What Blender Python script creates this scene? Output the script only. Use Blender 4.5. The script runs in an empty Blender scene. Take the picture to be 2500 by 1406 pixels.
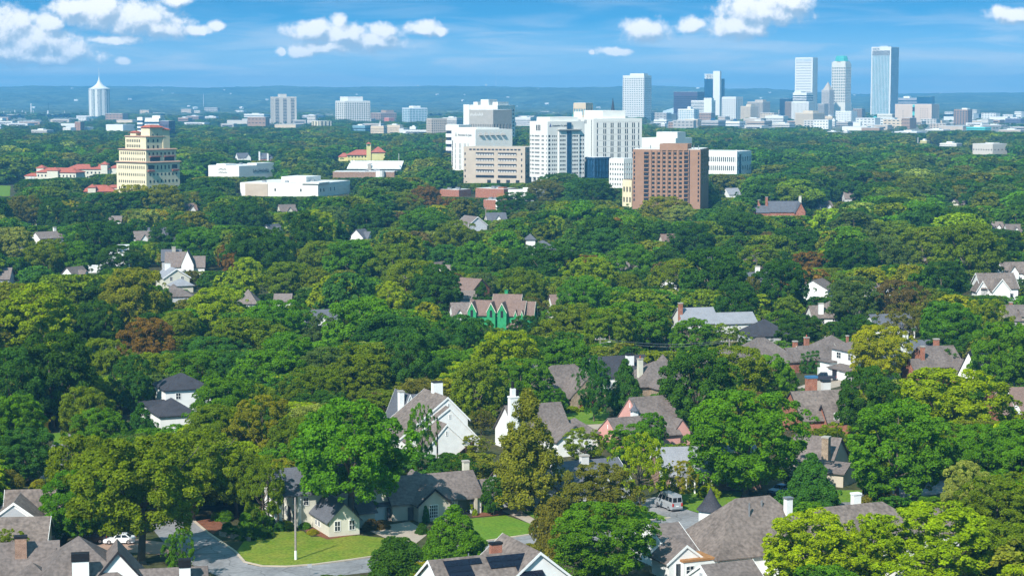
import bpy, math, random
import numpy as np
from mathutils import Vector, Matrix
R = math.radians
sc = bpy.context.scene
COL = sc.collection
# ------------------------------------------------------------------ camera
F, HC, TILT = 4861.0, 66.0, R(5.58)
CT, ST = math.cos(TILT), math.sin(TILT)
cam_d = bpy.data.cameras.new('camera')
cam_d.sensor_width = 36.0
cam_d.lens = F / 2500 * 36.0
cam_d.clip_start = 1.0
cam_d.clip_end = 60000.0
cam = bpy.data.objects.new('camera', cam_d)
COL.objects.link(cam)
cam.location = (0, 0, HC)
cam.rotation_euler = (math.pi / 2 - TILT, 0, 0)
sc.camera = cam

def ray(px, py):
    u = (px - 1250) / F; v = -(py - 703) / F
    return u, CT + v * ST, -ST + v * CT
def P(px, py, z=0.0):
    u, b, c = ray(px, py); s = (z - HC) / c
    return Vector((u * s, b * s, z))
def D(px, py, Y):
    u, b, c = ray(px, py); s = Y / b
    return Vector((u * s, Y, HC + c * s))
def depth(py): return P(1250, py).y
def proj(x, y, z):
    dz = z - HC
    zc = y * CT - dz * ST
    yc = y * ST + dz * CT
    return 1250 + F * x / zc, 703 - F * yc / zc

# ------------------------------------------------------------------ tags and links
def tag(o, label=None, cat=None, group=None, kind=None):
    if label: o['label'] = label
    if cat: o['category'] = cat
    if group: o['group'] = group
    if kind: o['kind'] = kind
    return o
def empty(name, loc=(0, 0, 0), rz=0.0, label=None, cat=None, group=None):
    o = bpy.data.objects.new(name, None)
    o.empty_display_size = 0.5
    COL.objects.link(o)
    o.location = loc; o.rotation_euler = (0, 0, rz)
    return tag(o, label, cat, group)
def link(name, me, parent=None, loc=(0, 0, 0), rot=(0, 0, 0), scl=None):
    o = bpy.data.objects.new(name, me)
    COL.objects.link(o)
    o.location = loc; o.rotation_euler = rot
    if scl: o.scale = scl
    if parent: o.parent = parent
    return o

class MB:
    """collects simple solids into one mesh"""
    def __init__(s): s.v = []; s.f = []; s.M = None
    def add(s, vs, fs):
        n = len(s.v)
        if s.M is not None: vs = [tuple(s.M @ Vector(p)) for p in vs]
        s.v += [tuple(p) for p in vs]; s.f += [tuple(i + n for i in f) for f in fs]
        return s
    def box(s, x0, x1, y0, y1, z0, z1):
        return s.add([(x0, y0, z0), (x1, y0, z0), (x1, y1, z0), (x0, y1, z0), (x0, y0, z1), (x1, y0, z1), (x1, y1, z1), (x0, y1, z1)],
                     [(3, 2, 1, 0), (4, 5, 6, 7), (0, 1, 5, 4), (1, 2, 6, 5), (2, 3, 7, 6), (3, 0, 4, 7)])
    def tbox(s, x0, x1, y0, y1, z0, z1, t):
        return s.add([(x0, y0, z0), (x1, y0, z0), (x1, y1, z0), (x0, y1, z0), (x0 + t, y0 + t, z1), (x1 - t, y0 + t, z1), (x1 - t, y1 - t, z1), (x0 + t, y1 - t, z1)],
                     [(3, 2, 1, 0), (4, 5, 6, 7), (0, 1, 5, 4), (1, 2, 6, 5), (2, 3, 7, 6), (3, 0, 4, 7)])
    def prism(s, prof, x0, x1):
        """profile (y,z) swept along x"""
        n = len(prof)
        vs = [(x0, y, z) for y, z in prof] + [(x1, y, z) for y, z in prof]
        fs = [tuple(range(n))[::-1], tuple(range(n, 2 * n))] + [(i, (i + 1) % n, n + (i + 1) % n, n + i) for i in range(n)]
        return s.add(vs, fs)
    def ext(s, poly, z0, z1):
        n = len(poly)
        vs = [(x, y, z0) for x, y in poly] + [(x, y, z1) for x, y in poly]
        fs = [tuple(range(n))[::-1], tuple(range(n, 2 * n))] + [(i, (i + 1) % n, n + (i + 1) % n, n + i) for i in range(n)]
        return s.add(vs, fs)
    def cyl(s, cx, cy, z0, z1, r0, r1=None, n=12):
        r1 = r0 if r1 is None else r1
        vs = [(cx + r * math.cos(2 * math.pi * i / n), cy + r * math.sin(2 * math.pi * i / n), z) for r, z in ((r0, z0), (max(r1, 1e-3), z1)) for i in range(n)]
        fs = [tuple(range(n))[::-1], tuple(range(n, 2 * n))] + [(i, (i + 1) % n, n + (i + 1) % n, n + i) for i in range(n)]
        return s.add(vs, fs)
    def lathe(s, prof, cx=0, cy=0, n=24):
        """prof: list of (r,z)"""
        vs = [(cx + r * math.cos(2 * math.pi * i / n), cy + r * math.sin(2 * math.pi * i / n), z) for r, z in prof for i in range(n)]
        fs = []
        for k in range(len(prof) - 1):
            fs += [(k * n + i, k * n + (i + 1) % n, (k + 1) * n + (i + 1) % n, (k + 1) * n + i) for i in range(n)]
        fs += [tuple(range(n))[::-1], tuple(range((len(prof) - 1) * n, len(prof) * n))]
        return s.add(vs, fs)
    def tube(s, p0, p1, r0, r1, n=7):
        p0 = Vector(p0); p1 = Vector(p1); d = (p1 - p0)
        if d.length < 1e-6: return s
        d.normalize()
        a = d.orthogonal().normalized(); b = d.cross(a)
        vs = [tuple(p + (a * math.cos(2 * math.pi * i / n) + b * math.sin(2 * math.pi * i / n)) * r) for p, r in ((p0, r0), (p1, r1)) for i in range(n)]
        fs = [tuple(range(n))[::-1], tuple(range(n, 2 * n))] + [(i, (i + 1) % n, n + (i + 1) % n, n + i) for i in range(n)]
        return s.add(vs, fs)
    def path(s, pts, r, n=5):
        for a, b in zip(pts, pts[1:]): s.tube(a, b, r, r, n)
        return s
    def mesh(s, name, mat=None, smooth=False):
        me = bpy.data.meshes.new(name)
        me.from_pydata(s.v, [], s.f)
        if mat: me.materials.append(mat)
        if smooth: me.polygons.foreach_set('use_smooth', [True] * len(me.polygons))
        me.update()
        return me
    def obj(s, name, mat, parent=None, loc=(0, 0, 0), rz=0.0, smooth=False):
        return link(name, s.mesh(name, mat, smooth), parent, loc, (0, 0, rz))

def mesh_np(name, V, Q, mat=None, tint=None):
    me = bpy.data.meshes.new(name)
    V = np.asarray(V, np.float32); Q = np.asarray(Q, np.int32)
    me.vertices.add(len(V)); me.vertices.foreach_set('co', V.ravel())
    me.loops.add(Q.size); me.loops.foreach_set('vertex_index', Q.ravel())
    me.polygons.add(len(Q))
    me.polygons.foreach_set('loop_start', np.arange(0, Q.size, Q.shape[1], dtype=np.int32))
    me.polygons.foreach_set('loop_total', np.full(len(Q), Q.shape[1], np.int32))
    if mat: me.materials.append(mat)
    me.update(calc_edges=True)
    if tint is not None:
        a = me.attributes.new('tint', 'FLOAT', 'FACE')
        a.data.foreach_set('value', np.asarray(tint, np.float32))
    me.validate()
    return me

# ------------------------------------------------------------------ materials
def nt(m):
    m.use_nodes = True
    t = m.node_tree; t.nodes.clear()
    return t
class N:
    def __init__(s, t): s.t = t
    def __call__(s, typ, ins=None, **kw):
        n = s.t.nodes.new(typ)
        for k, v in kw.items(): setattr(n, k, v)
        for k, v in (ins or {}).items():
            if isinstance(v, bpy.types.NodeSocket): s.t.links.new(v, n.inputs[k])
            else: n.inputs[k].default_value = v
        return n
    def m(s, op, a, b=0.0, c=None, clamp=False):
        d = {0: a, 1: b}
        if c is not None: d[2] = c
        return s('ShaderNodeMath', d, operation=op, use_clamp=clamp).outputs[0]
    def mix(s, fac, a, b, mode='MIX'):
        n = s('ShaderNodeMix', None, data_type='RGBA', blend_type=mode)
        for k, v in ((0, fac), (6, a), (7, b)):
            if isinstance(v, bpy.types.NodeSocket): s.t.links.new(v, n.inputs[k])
            else: n.inputs[k].default_value = v
        return n.outputs[2]
def c4(c): return (c[0], c[1], c[2], 1.0)
MATS = {}
def surf(name, col, rough=0.8, var=0.15, scale=2.0, col2=None, fine=0.0, fscale=20.0, bump=0.0, spec=0.06, lines=None, metal=0.0, coat=0.0):
    """painted / mineral surface: base colour broken up by two noises, optional horizontal courses"""
    if name in MATS: return MATS[name]
    m = bpy.data.materials.new(name); t = nt(m); n = N(t)
    tc = n('ShaderNodeTexCoord').outputs['Object']
    nz = n('ShaderNodeTexNoise', {'Vector': tc, 'Scale': scale, 'Detail': 5.0, 'Roughness': 0.6}).outputs['Fac']
    c2 = col2 or tuple(x * (1 - var * 2) for x in col)
    c1 = col if col2 else tuple(min(1.0, x * (1 + var)) for x in col)
    f = n('ShaderNodeMapRange', {'Value': nz, 'From Min': 0.3, 'From Max': 0.7}).outputs[0]
    out = n.mix(f, c4(c1), c4(c2))
    h = nz
    if fine:
        n2 = n('ShaderNodeTexNoise', {'Vector': tc, 'Scale': fscale, 'Detail': 2.0}).outputs['Fac']
        g = n('ShaderNodeMapRange', {'Value': n2, 'From Min': 0.3, 'From Max': 0.7, 'To Min': 1 - fine, 'To Max': 1 + fine}).outputs[0]
        cm = n('ShaderNodeCombineXYZ', {0: g, 1: g, 2: g}).outputs[0]
        out = n.mix(1.0, out, cm, 'MULTIPLY'); h = n2
    if lines:
        sep = n('ShaderNodeSeparateXYZ', {0: tc}).outputs[2]
        fr = n.m('FRACT', n.m('MULTIPLY', sep, 1.0 / lines[0]))
        dk = n.m('LESS_THAN', fr, lines[1])
        k = n('ShaderNodeMapRange', {'Value': dk, 'To Min': 1.0, 'To Max': lines[2]}).outputs[0]
        cm = n('ShaderNodeCombineXYZ', {0: k, 1: k, 2: k}).outputs[0]
        out = n.mix(1.0, out, cm, 'MULTIPLY')
    b = n('ShaderNodeBsdfPrincipled', {'Base Color': out, 'Roughness': rough, 'Metallic': metal, 'Specular IOR Level': spec, 'Coat Weight': coat})
    if bump:
        bp = n('ShaderNodeBump', {'Height': h, 'Strength': bump, 'Distance': 0.05})
        t.links.new(bp.outputs[0], b.inputs['Normal'])
    o = n('ShaderNodeOutputMaterial'); t.links.new(b.outputs[0], o.inputs[0])
    MATS[name] = m
    return m
def glass(name, col, rough=0.12, spec=0.5, metal=0.0):
    return surf(name, col, rough, 0.25, 0.35, spec=spec, metal=metal)
def brick(name, c1, c2, mortar, sx=4.0):
    if name in MATS: return MATS[name]
    m = bpy.data.materials.new(name); t = nt(m); n = N(t)
    tc = n('ShaderNodeTexCoord').outputs['Object']
    sp = n('ShaderNodeSeparateXYZ', {0: tc})
    v = n('ShaderNodeCombineXYZ', {0: n.m('ADD', sp.outputs[0], sp.outputs[1]), 1: sp.outputs[2]}).outputs[0]
    b = n('ShaderNodeTexBrick', {'Vector': v, 'Color1': c4(c1), 'Color2': c4(c2), 'Mortar': c4(mortar), 'Scale': sx, 'Mortar Size': 0.012, 'Bias': 0.0})
    nz = n('ShaderNodeTexNoise', {'Vector': tc, 'Scale': 1.2, 'Detail': 4.0}).outputs['Fac']
    g = n('ShaderNodeMapRange', {'Value': nz, 'From Min': 0.3, 'From Max': 0.7, 'To Min': 0.75, 'To Max': 1.2}).outputs[0]
    col = n.mix(1.0, b.outputs[0], n('ShaderNodeCombineXYZ', {0: g, 1: g, 2: g}).outputs[0], 'MULTIPLY')
    s = n('ShaderNodeBsdfPrincipled', {'Base Color': col, 'Roughness': 0.85, 'Specular IOR Level': 0.06})
    o = n('ShaderNodeOutputMaterial'); t.links.new(s.outputs[0], o.inputs[0])
    MATS[name] = m
    return m
def leafmat(name, src):
    m = bpy.data.materials.new(name); t = nt(m); n = N(t)
    if src == 'OBJ': base = n('ShaderNodeObjectInfo').outputs['Color']
    else: base = n('ShaderNodeAttribute', None, attribute_type='INSTANCER', attribute_name='tcol').outputs['Color']
    tint = n('ShaderNodeAttribute', None, attribute_type='GEOMETRY', attribute_name='tint').outputs['Fac']
    k = n('ShaderNodeMapRange', {'Value': tint, 'To Min': 0.62, 'To Max': 1.4}).outputs[0]
    col = n.mix(1.0, base, n('ShaderNodeCombineXYZ', {0: k, 1: k, 2: n.m('MULTIPLY', k, 0.95)}).outputs[0], 'MULTIPLY')
    # leaves lean a little yellower where the tint is high
    warm = n.mix(n.m('MULTIPLY', n.m('POWER', tint, 3.0), 0.3), col, n.mix(1.0, col, (1.5, 1.1, 0.8, 1), 'MULTIPLY'))
    d = n('ShaderNodeBsdfDiffuse', {'Color': warm, 'Roughness': 0.4})
    tr = n('ShaderNodeBsdfTranslucent', {'Color': n.mix(1.0, warm, (1.15, 1.15, 0.6, 1), 'MULTIPLY')})
    mx = n('ShaderNodeMixShader', {0: 0.38, 1: d.outputs[0], 2: tr.outputs[0]})
    o = n('ShaderNodeOutputMaterial'); t.links.new(mx.outputs[0], o.inputs[0])
    return m
LEAF = leafmat('leaf', 'OBJ'); LEAF_FAR = leafmat('leaf_woodland', 'INST')
BARK = surf('bark', (0.16, 0.13, 0.10), 0.9, 0.3, 3.0, fine=0.3, fscale=12)
WHITE = surf('white_paint', (0.78, 0.78, 0.76), 0.6, 0.05, 0.7, lines=(0.22, 0.09, 0.86))
WHITES = surf('white_stucco', (0.80, 0.80, 0.78), 0.7, 0.04, 0.6)
CREAM = surf('cream_paint', (0.62, 0.60, 0.50), 0.7, 0.05, 0.7, lines=(0.22, 0.09, 0.88))
TAN = surf('tan_paint', (0.52, 0.46, 0.37), 0.7, 0.06, 0.7, lines=(0.25, 0.06, 0.9))
PINK = surf('pink_paint', (0.64, 0.335, 0.29), 0.7, 0.05, 0.7)
GREENWRAP = surf('green_sheathing', (0.04, 0.30, 0.125), 0.6, 0.12, 0.8, fine=0.15, fscale=2)
GREYP = surf('grey_paint', (0.42, 0.43, 0.45), 0.7, 0.05, 0.7, lines=(0.22, 0.09, 0.86))
BRICK = brick('red_brick', (0.30, 0.10, 0.06), (0.38, 0.15, 0.09), (0.4, 0.33, 0.28))
BRICKB = brick('brown_brick', (0.26, 0.15, 0.10), (0.34, 0.21, 0.15), (0.4, 0.34, 0.3))
STONE = brick('rubble_stone', (0.36, 0.28, 0.20), (0.24, 0.17, 0.12), (0.42, 0.36, 0.3), 2.2)
RB = surf('brown_grey_shingle', (0.185, 0.150, 0.132), 0.9, 0.13, 0.25, fine=0.30, fscale=1.9, bump=0.3, lines=(0.28, 0.10, 0.90))
RB2 = surf('taupe_shingle', (0.170, 0.140, 0.128), 0.9, 0.13, 0.3, fine=0.24, fscale=2.2, bump=0.3, lines=(0.28, 0.10, 0.9))
RD = surf('charcoal_shingle', (0.055, 0.055, 0.065), 0.85, 0.1, 0.6, fine=0.25, fscale=5, lines=(0.28, 0.1, 0.88))
RS = surf('slate_grey_shingle', (0.12, 0.125, 0.145), 0.85, 0.08, 0.6, fine=0.2, fscale=5, lines=(0.28, 0.1, 0.9))
RL = surf('light_grey_shingle', (0.27, 0.275, 0.30), 0.85, 0.06, 0.6, fine=0.16, fscale=5, lines=(0.28, 0.1, 0.92))
RR = surf('red_clay_tile', (0.42, 0.125, 0.085), 0.8, 0.1, 0.6, fine=0.18, fscale=6, lines=(0.4, 0.2, 0.8))
RRB = surf('reddish_brown_shingle', (0.205, 0.140, 0.118), 0.9, 0.08, 0.8, fine=0.25, fscale=4.5, lines=(0.28, 0.1, 0.9))
DARKTRIM = surf('dark_trim', (0.03, 0.03, 0.035), 0.6, 0.1)
TRIM = surf('white_trim', (0.80, 0.80, 0.78), 0.5, 0.02)
GL = glass('window_glass', (0.03, 0.04, 0.05), 0.08, 0.6)
GLB = glass('blue_tower_glass', (0.02, 0.075, 0.15), 0.15, 0.6)
GLG = glass('pale_tower_glass', (0.20, 0.36, 0.42), 0.15, 0.7)
GLD = glass('dark_tower_glass', (0.03, 0.035, 0.05), 0.2, 0.5)
CONC = surf('concrete', (0.40, 0.37, 0.33), 0.85, 0.08, 0.5, fine=0.08, fscale=6)
CONCW = surf('pale_concrete', (0.66, 0.65, 0.63), 0.8, 0.05, 0.3)
METAL = surf('grey_metal', (0.35, 0.36, 0.38), 0.45, 0.1, 1.0, metal=0.6)
WOOD = surf('weathered_wood', (0.17, 0.13, 0.10), 0.9, 0.2, 1.5, fine=0.25, fscale=9)
POLE = surf('pole_wood', (0.33, 0.29, 0.26), 0.9, 0.15, 1.5, fine=0.2, fscale=9)
BLACK = surf('black_metal', (0.02, 0.02, 0.022), 0.5, 0.1)
# ------------------------------------------------------------------ sun, sky with clouds, haze
SUN_AZ = math.atan2(-4.7, -8.3)          # direction towards the sun: behind the camera, to its left
SUN_EL = R(41)
to_sun = Vector((math.sin(SUN_AZ) * math.cos(SUN_EL), math.cos(SUN_AZ) * math.cos(SUN_EL), math.sin(SUN_EL)))
sd = bpy.data.lights.new('sun', 'SUN'); sd.energy = 4.0; sd.angle = R(0.5); sd.color = (1.0, 0.955, 0.88)
so = bpy.data.objects.new('sun', sd); COL.objects.link(so)
so.rotation_euler = to_sun.to_track_quat('Z', 'Y').to_euler(); so.location = (-200, -300, 400)

CLOUDS = [(40, 88, 105, 60), (120, 108, 105, 48), (190, 128, 72, 30), (5, 60, 50, 38), (85, 66, 45, 34), (150, 66, 38, 30), (60, 128, 150, 40), (130, 146, 135, 20), (30, 70, 60, 48),
          (260, 36, 105, 40), (350, 52, 100, 42), (410, 72, 72, 30), (215, 30, 75, 30), (445, 6, 34, 20), (300, 100, 62, 13), (492, 78, 34, 14), (536, 70, 19, 13), (320, 152, 26, 9),
          (775, 78, 70, 26), (840, 88, 80, 34), (920, 100, 74, 30), (832, 56, 22, 22), (935, 78, 40, 20), (742, 130, 34, 15), (810, 120, 95, 18), (688, 129, 13, 10), (1040, 72, 46, 18), (1070, 76, 24, 14),
          (1850, 30, 110, 40), (1790, 70, 84, 32), (1920, 14, 60, 30), (1685, 66, 36, 21), (1572, 76, 64, 27), (1500, 127, 44, 11), (1443, 130, 8, 6), (2440, 46, 64, 17), (2408, 38, 22, 14)]
def cloud_group():
    g = bpy.data.node_groups.new('cloud_field', 'ShaderNodeTree')
    g.interface.new_socket('P', in_out='INPUT', socket_type='NodeSocketVector')
    g.interface.new_socket('D', in_out='OUTPUT', socket_type='NodeSocketFloat')
    n = N(g)
    gi = n('NodeGroupInput'); go = n('NodeGroupOutput')
    p = gi.outputs[0]
    wob = n('ShaderNodeTexNoise', {'Vector': p, 'Scale': 1.6, 'Detail': 2.0}).outputs['Color']
    wv = n('ShaderNodeVectorMath', {0: wob, 1: (-0.5, -0.5, -0.5)}, operation='ADD').outputs[0]
    q = n('ShaderNodeVectorMath', {0: wv, 1: (0.34, 0.22, 0.0), 2: p}, operation='MULTIPLY_ADD').outputs[0]
    fld = None
    for cx, cy, rx, ry in CLOUDS:
        c = ((cx - 1250) / 100, (228 - cy) / 100, 0)
        s = n('ShaderNodeVectorMath', {0: q, 1: c}, operation='SUBTRACT').outputs[0]
        s = n('ShaderNodeVectorMath', {0: s, 1: (100 / rx, 100 / ry, 0)}, operation='MULTIPLY').outputs[0]
        l = n('ShaderNodeVectorMath', {0: s}, operation='LENGTH').outputs['Value']
        fld = l if fld is None else n.m('MINIMUM', fld, l)
    base = n.m('SUBTRACT', 1.0, fld)
    base = n.m('MAXIMUM', base, -1.5)
    fb = n('ShaderNodeTexNoise', {'Vector': p, 'Scale': 2.6, 'Detail': 9.0, 'Roughness': 0.57, 'Lacunarity': 2.2}).outputs['Fac']
    vo = n('ShaderNodeTexVoronoi', {'Vector': q, 'Scale': 4.2, 'Detail': 2.0, 'Roughness': 0.6}, feature='SMOOTH_F1').outputs['Distance']
    d = n.m('ADD', n.m('ADD', n.m('MULTIPLY_ADD', base, 1.55, 0.12), n.m('MULTIPLY', n.m('SUBTRACT', fb, 0.5), 1.9)), n.m('MULTIPLY', n.m('SUBTRACT', 0.42, vo), 0.6))
    g.links.new(d, go.inputs[0])
    return g
w = bpy.data.worlds.new('World'); sc.world = w; w.use_nodes = True
t = w.node_tree; t.nodes.clear(); n = N(t)
dirv = n('ShaderNodeTexCoord').outputs['Generated']
sp = n('ShaderNodeSeparateXYZ', {0: dirv})
# the low band of this sky is already deep blue: read the sky model higher up than the view direction
zz = n.m('ADD', n.m('MULTIPLY', n.m('MAXIMUM', sp.outputs[2], 0.0), 5.0), 0.16)
sv = n('ShaderNodeVectorMath', {0: n('ShaderNodeCombineXYZ', {0: sp.outputs[0], 1: sp.outputs[1], 2: zz}).outputs[0]}, operation='NORMALIZE').outputs[0]
sky = n('ShaderNodeTexSky', {'Vector': sv}, sky_type='NISHITA', sun_disc=False)
sky.sun_elevation = SUN_EL; sky.sun_rotation = SUN_AZ; sky.air_density = 1.0; sky.dust_density = 0.3; sky.ozone_density = 2.5; sky.altitude = 200
SKYB = n.mix(1.0, sky.outputs[0], (0.28, 0.98, 1.13, 1), 'MULTIPLY')
az = n.m('ARCTAN2', sp.outputs[0], sp.outputs[1])
el = n.m('ARCSINE', sp.outputs[2])
pv = n('ShaderNodeCombineXYZ', {0: n.m('MULTIPLY', az, 48.61), 1: n.m('MULTIPLY', el, 48.61), 2: 0.0}).outputs[0]
cg = cloud_group()
g1 = n('ShaderNodeGroup', None, node_tree=cg); t.links.new(pv, g1.inputs[0])
pv2 = n('ShaderNodeVectorMath', {0: pv, 1: (-0.12, 0.22, 0.0)}, operation='ADD').outputs[0]
g2 = n('ShaderNodeGroup', None, node_tree=cg); t.links.new(pv2, g2.inputs[0])
dens = n('ShaderNodeMapRange', {'Value': g1.outputs[0], 'From Min': -0.62, 'From Max': 0.55}, interpolation_type='SMOOTHSTEP').outputs[0]
dd = n.m('SUBTRACT', g1.outputs[0], g2.outputs[0])
lit = n('ShaderNodeMapRange', {'Value': dd, 'From Min': -0.7, 'From Max': 0.75}, interpolation_type='SMOOTHSTEP').outputs[0]
CLOUD_DARK, CLOUD_LIT = (3.0, 3.9, 4.9, 1), (8.6, 8.4, 8.2, 1)
ccol = n.mix(lit, CLOUD_DARK, CLOUD_LIT)
ci_v = n('ShaderNodeVectorMath', {0: pv, 1: (0.28, 2.4, 1.0)}, operation='MULTIPLY').outputs[0]
cir = n('ShaderNodeTexNoise', {'Vector': ci_v, 'Scale': 1.1, 'Detail': 5.0, 'Roughness': 0.55, 'Distortion': 0.6}).outputs['Fac']
cir = n('ShaderNodeMapRange', {'Value': cir, 'From Min': 0.40, 'From Max': 0.70}, interpolation_type='SMOOTHSTEP').outputs[0]
lowband = n('ShaderNodeMapRange', {'Value': el, 'From Min': 0.0, 'From Max': 0.04, 'To Min': 1.0, 'To Max': 0.18}).outputs[0]
pale = n('ShaderNodeMapRange', {'Value': el, 'From Min': 0.0, 'From Max': 0.036, 'To Min': 0.85, 'To Max': 0.0}).outputs[0]
SKYB = n.mix(pale, SKYB, (4.4, 5.4, 5.8, 1))
skyc = n.mix(n.m('MULTIPLY', cir, lowband), SKYB, (5.6, 6.1, 6.6, 1))
skyc = n.mix(n.m('MULTIPLY', dens, 0.93), skyc, ccol)
over = n('ShaderNodeMapRange', {'Value': el, 'From Min': 0.1, 'From Max': 0.6, 'To Min': 1.0, 'To Max': 2.3}, interpolation_type='SMOOTHSTEP').outputs[0]   # overhead sky brightened and warmed below, added fill for the shaded foliage
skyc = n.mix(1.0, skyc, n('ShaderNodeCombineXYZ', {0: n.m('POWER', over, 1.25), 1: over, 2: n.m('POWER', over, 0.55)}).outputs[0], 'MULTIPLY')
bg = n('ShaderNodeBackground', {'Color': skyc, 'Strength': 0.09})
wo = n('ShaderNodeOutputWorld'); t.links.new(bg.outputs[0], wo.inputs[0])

w.cycles.sampling_method = 'MANUAL'; w.cycles.sample_map_resolution = 256
hz = bpy.data.materials.new('haze'); t = nt(hz); n = N(t)
pvn = n('ShaderNodeVolumePrincipled', {'Color': (0.18, 0.575, 1.0, 1), 'Density': 1.18e-4, 'Anisotropy': 0.0})
o = n('ShaderNodeOutputMaterial'); t.links.new(pvn.outputs[0], o.inputs['Volume'])
hb = MB().box(-9000, 9000, -700, 17500, -1.5, 205).obj('haze', hz)
tag(hb, 'thin blue haze lying over the whole city', None, kind='stuff')

# ------------------------------------------------------------------ ground, hills, streets, lawns
GROUND = surf('ground_cover', (0.050, 0.062, 0.022), 0.95, 0.3, 0.05, (0.075, 0.062, 0.035), fine=0.35, fscale=0.8)
g = MB(); g.add([(-16000, -900, 0), (16000, -900, 0), (16000, 17400, 0), (-16000, 17400, 0)], [(0, 1, 2, 3)])
tag(g.obj('ground', GROUND), 'dark grassy ground under the trees of the whole town', kind='structure')

HILLM = surf('hill_forest', (0.022, 0.045, 0.020), 0.95, 0.25, 0.0035, (0.13, 0.15, 0.075), fine=0.7, fscale=0.012)
rng = np.random.default_rng(5)
nx, ny = 560, 170
pxs = np.linspace(-260, 2760, nx)
ridge_px = np.interp(pxs, [-260, 0, 250, 420, 500, 560, 700, 850, 1000, 1060, 1200, 1300, 1350, 1480, 1600, 1700, 1750, 1840, 1930, 1990, 2100, 2250, 2400, 2500, 2760],
                     [214, 213, 211, 213, 216, 214, 212, 214, 213, 211, 212, 215, 217, 215, 211, 215, 218, 218, 221, 226, 231, 229, 227, 229, 230])
Ys = 5400 * (15500 / 5400) ** np.linspace(0, 1, ny)
def smooth_noise(shape, cells, rng):
    gx, gy = cells
    a = rng.standard_normal((gy + 2, gx + 2))
    yy = np.linspace(0, gy, shape[0]); xx = np.linspace(0, gx, shape[1])
    iy = np.floor(yy).astype(int); ix = np.floor(xx).astype(int)
    fy = (yy - iy)[:, None]; fx = (xx - ix)[None, :]
    fy = fy * fy * (3 - 2 * fy); fx = fx * fx * (3 - 2 * fx)
    A = a[iy][:, ix]; B = a[iy][:, ix + 1]; C_ = a[iy + 1][:, ix]; D_ = a[iy + 1][:, ix + 1]
    return (A * (1 - fx) + B * fx) * (1 - fy) + (C_ * (1 - fx) + D_ * fx) * fy
H = HC + (228.1 - ridge_px) / F * 13000
tt = np.clip((Ys - 7600) / (13000 - 7600), 0, 1); st = tt * tt * (3 - 2 * tt)
Z = 7.0 + st[:, None] * (H[None, :] - 7.0)
mid = np.sin(np.pi * np.clip(tt, 0, 1))[:, None]
Z += mid * 9 * smooth_noise((ny, nx), (26, 9), rng) + mid * 4 * smooth_noise((ny, nx), (70, 24), rng)
can = smooth_noise((ny, nx), (200, 70), rng) * 1.6 + rng.standard_normal((ny, nx)) * 1.3
Z += can * np.where(Ys > 13000, 0.6, 1.0)[:, None]
Z[-12:] -= np.linspace(0, 60, 12)[:, None]
Z = np.maximum(Z, 2.0)
X = (pxs[None, :] - 1250) / F * Ys[:, None]
V = np.stack([X, np.repeat(Ys[:, None], nx, 1), Z], -1).reshape(-1, 3)
ii = (np.arange(ny - 1)[:, None] * nx + np.arange(nx - 1)[None, :]).ravel()
Q = np.stack([ii, ii + 1, ii + nx + 1, ii + nx], -1)
hl = link('hills', mesh_np('hills', V, Q, HILLM)); tag(hl, 'long wooded ridge closing the horizon', kind='structure')

ASPH = surf('asphalt', (0.255, 0.25, 0.255), 0.9, 0.14, 0.2, fine=0.14, fscale=1.4)
def cracked(m, sc_, wd):
    """thin dark cracks and joints in the paving"""
    t = m.node_tree; n = N(t); b = [q for q in t.nodes if q.type == 'BSDF_PRINCIPLED'][0]; src = b.inputs['Base Color'].links[0].from_socket
    tc = n('ShaderNodeTexCoord').outputs['Object']
    wv = n('ShaderNodeTexNoise', {'Vector': tc, 'Scale': 0.5, 'Detail': 3.0}).outputs['Color']
    q = n('ShaderNodeVectorMath', {0: wv, 1: (2.0, 2.0, 0.0), 2: tc}, operation='MULTIPLY_ADD').outputs[0]
    e = n('ShaderNodeTexVoronoi', {'Vector': q, 'Scale': sc_}, feature='DISTANCE_TO_EDGE').outputs['Distance']
    k = n('ShaderNodeMapRange', {'Value': e, 'From Min': 0.0, 'From Max': wd, 'To Min': 0.62, 'To Max': 1.0}).outputs[0]
    t.links.new(n.mix(1.0, src, n('ShaderNodeCombineXYZ', {0: k, 1: k, 2: k}).outputs[0], 'MULTIPLY'), b.inputs['Base Color'])
cracked(ASPH, 0.16, 0.022)
DRIVE = surf('concrete_drive', (0.40, 0.335, 0.27), 0.9, 0.08, 0.35, fine=0.08, fscale=5)
DRIVEB = surf('brick_drive', (0.36, 0.245, 0.19), 0.9, 0.1, 0.4, fine=0.12, fscale=5)
GRASS = surf('lawn_grass', (0.105, 0.185, 0.016), 0.95, 0.2, 0.22, (0.215, 0.225, 0.035), fine=0.3, fscale=2.2)
GRASS2 = surf('lawn_grass_even', (0.085, 0.185, 0.018), 0.95, 0.12, 0.2, (0.15, 0.22, 0.025), fine=0.25, fscale=2.2)
MULCH = surf('red_mulch', (0.20, 0.085, 0.05), 0.95, 0.15, 1.0, fine=0.3, fscale=6)
KERB = surf('kerb_concrete', (0.50, 0.42, 0.33), 0.85, 0.1, 0.5)
CITYG = surf('city_paving', (0.30, 0.28, 0.26), 0.95, 0.2, 0.004, (0.10, 0.12, 0.06), fine=0.4, fscale=0.02)
m_ = MB().add([(250, 3300, 0.06), (1500, 3300, 0.06), (2100, 7000, 0.06), (330, 7000, 0.06)], [(0, 1, 2, 3)]); tag(m_.obj('pavement', CITYG), 'paved blocks and parking lots under the downtown towers', kind='structure')
m_ = MB().add([(-1250, 4300, 0.06), (-760, 4300, 0.06), (-1150, 6600, 0.06), (-1900, 6600, 0.06)], [(0, 1, 2, 3)]); tag(m_.obj('pavement', CITYG), 'paved yards of the far refinery', kind='structure')
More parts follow.
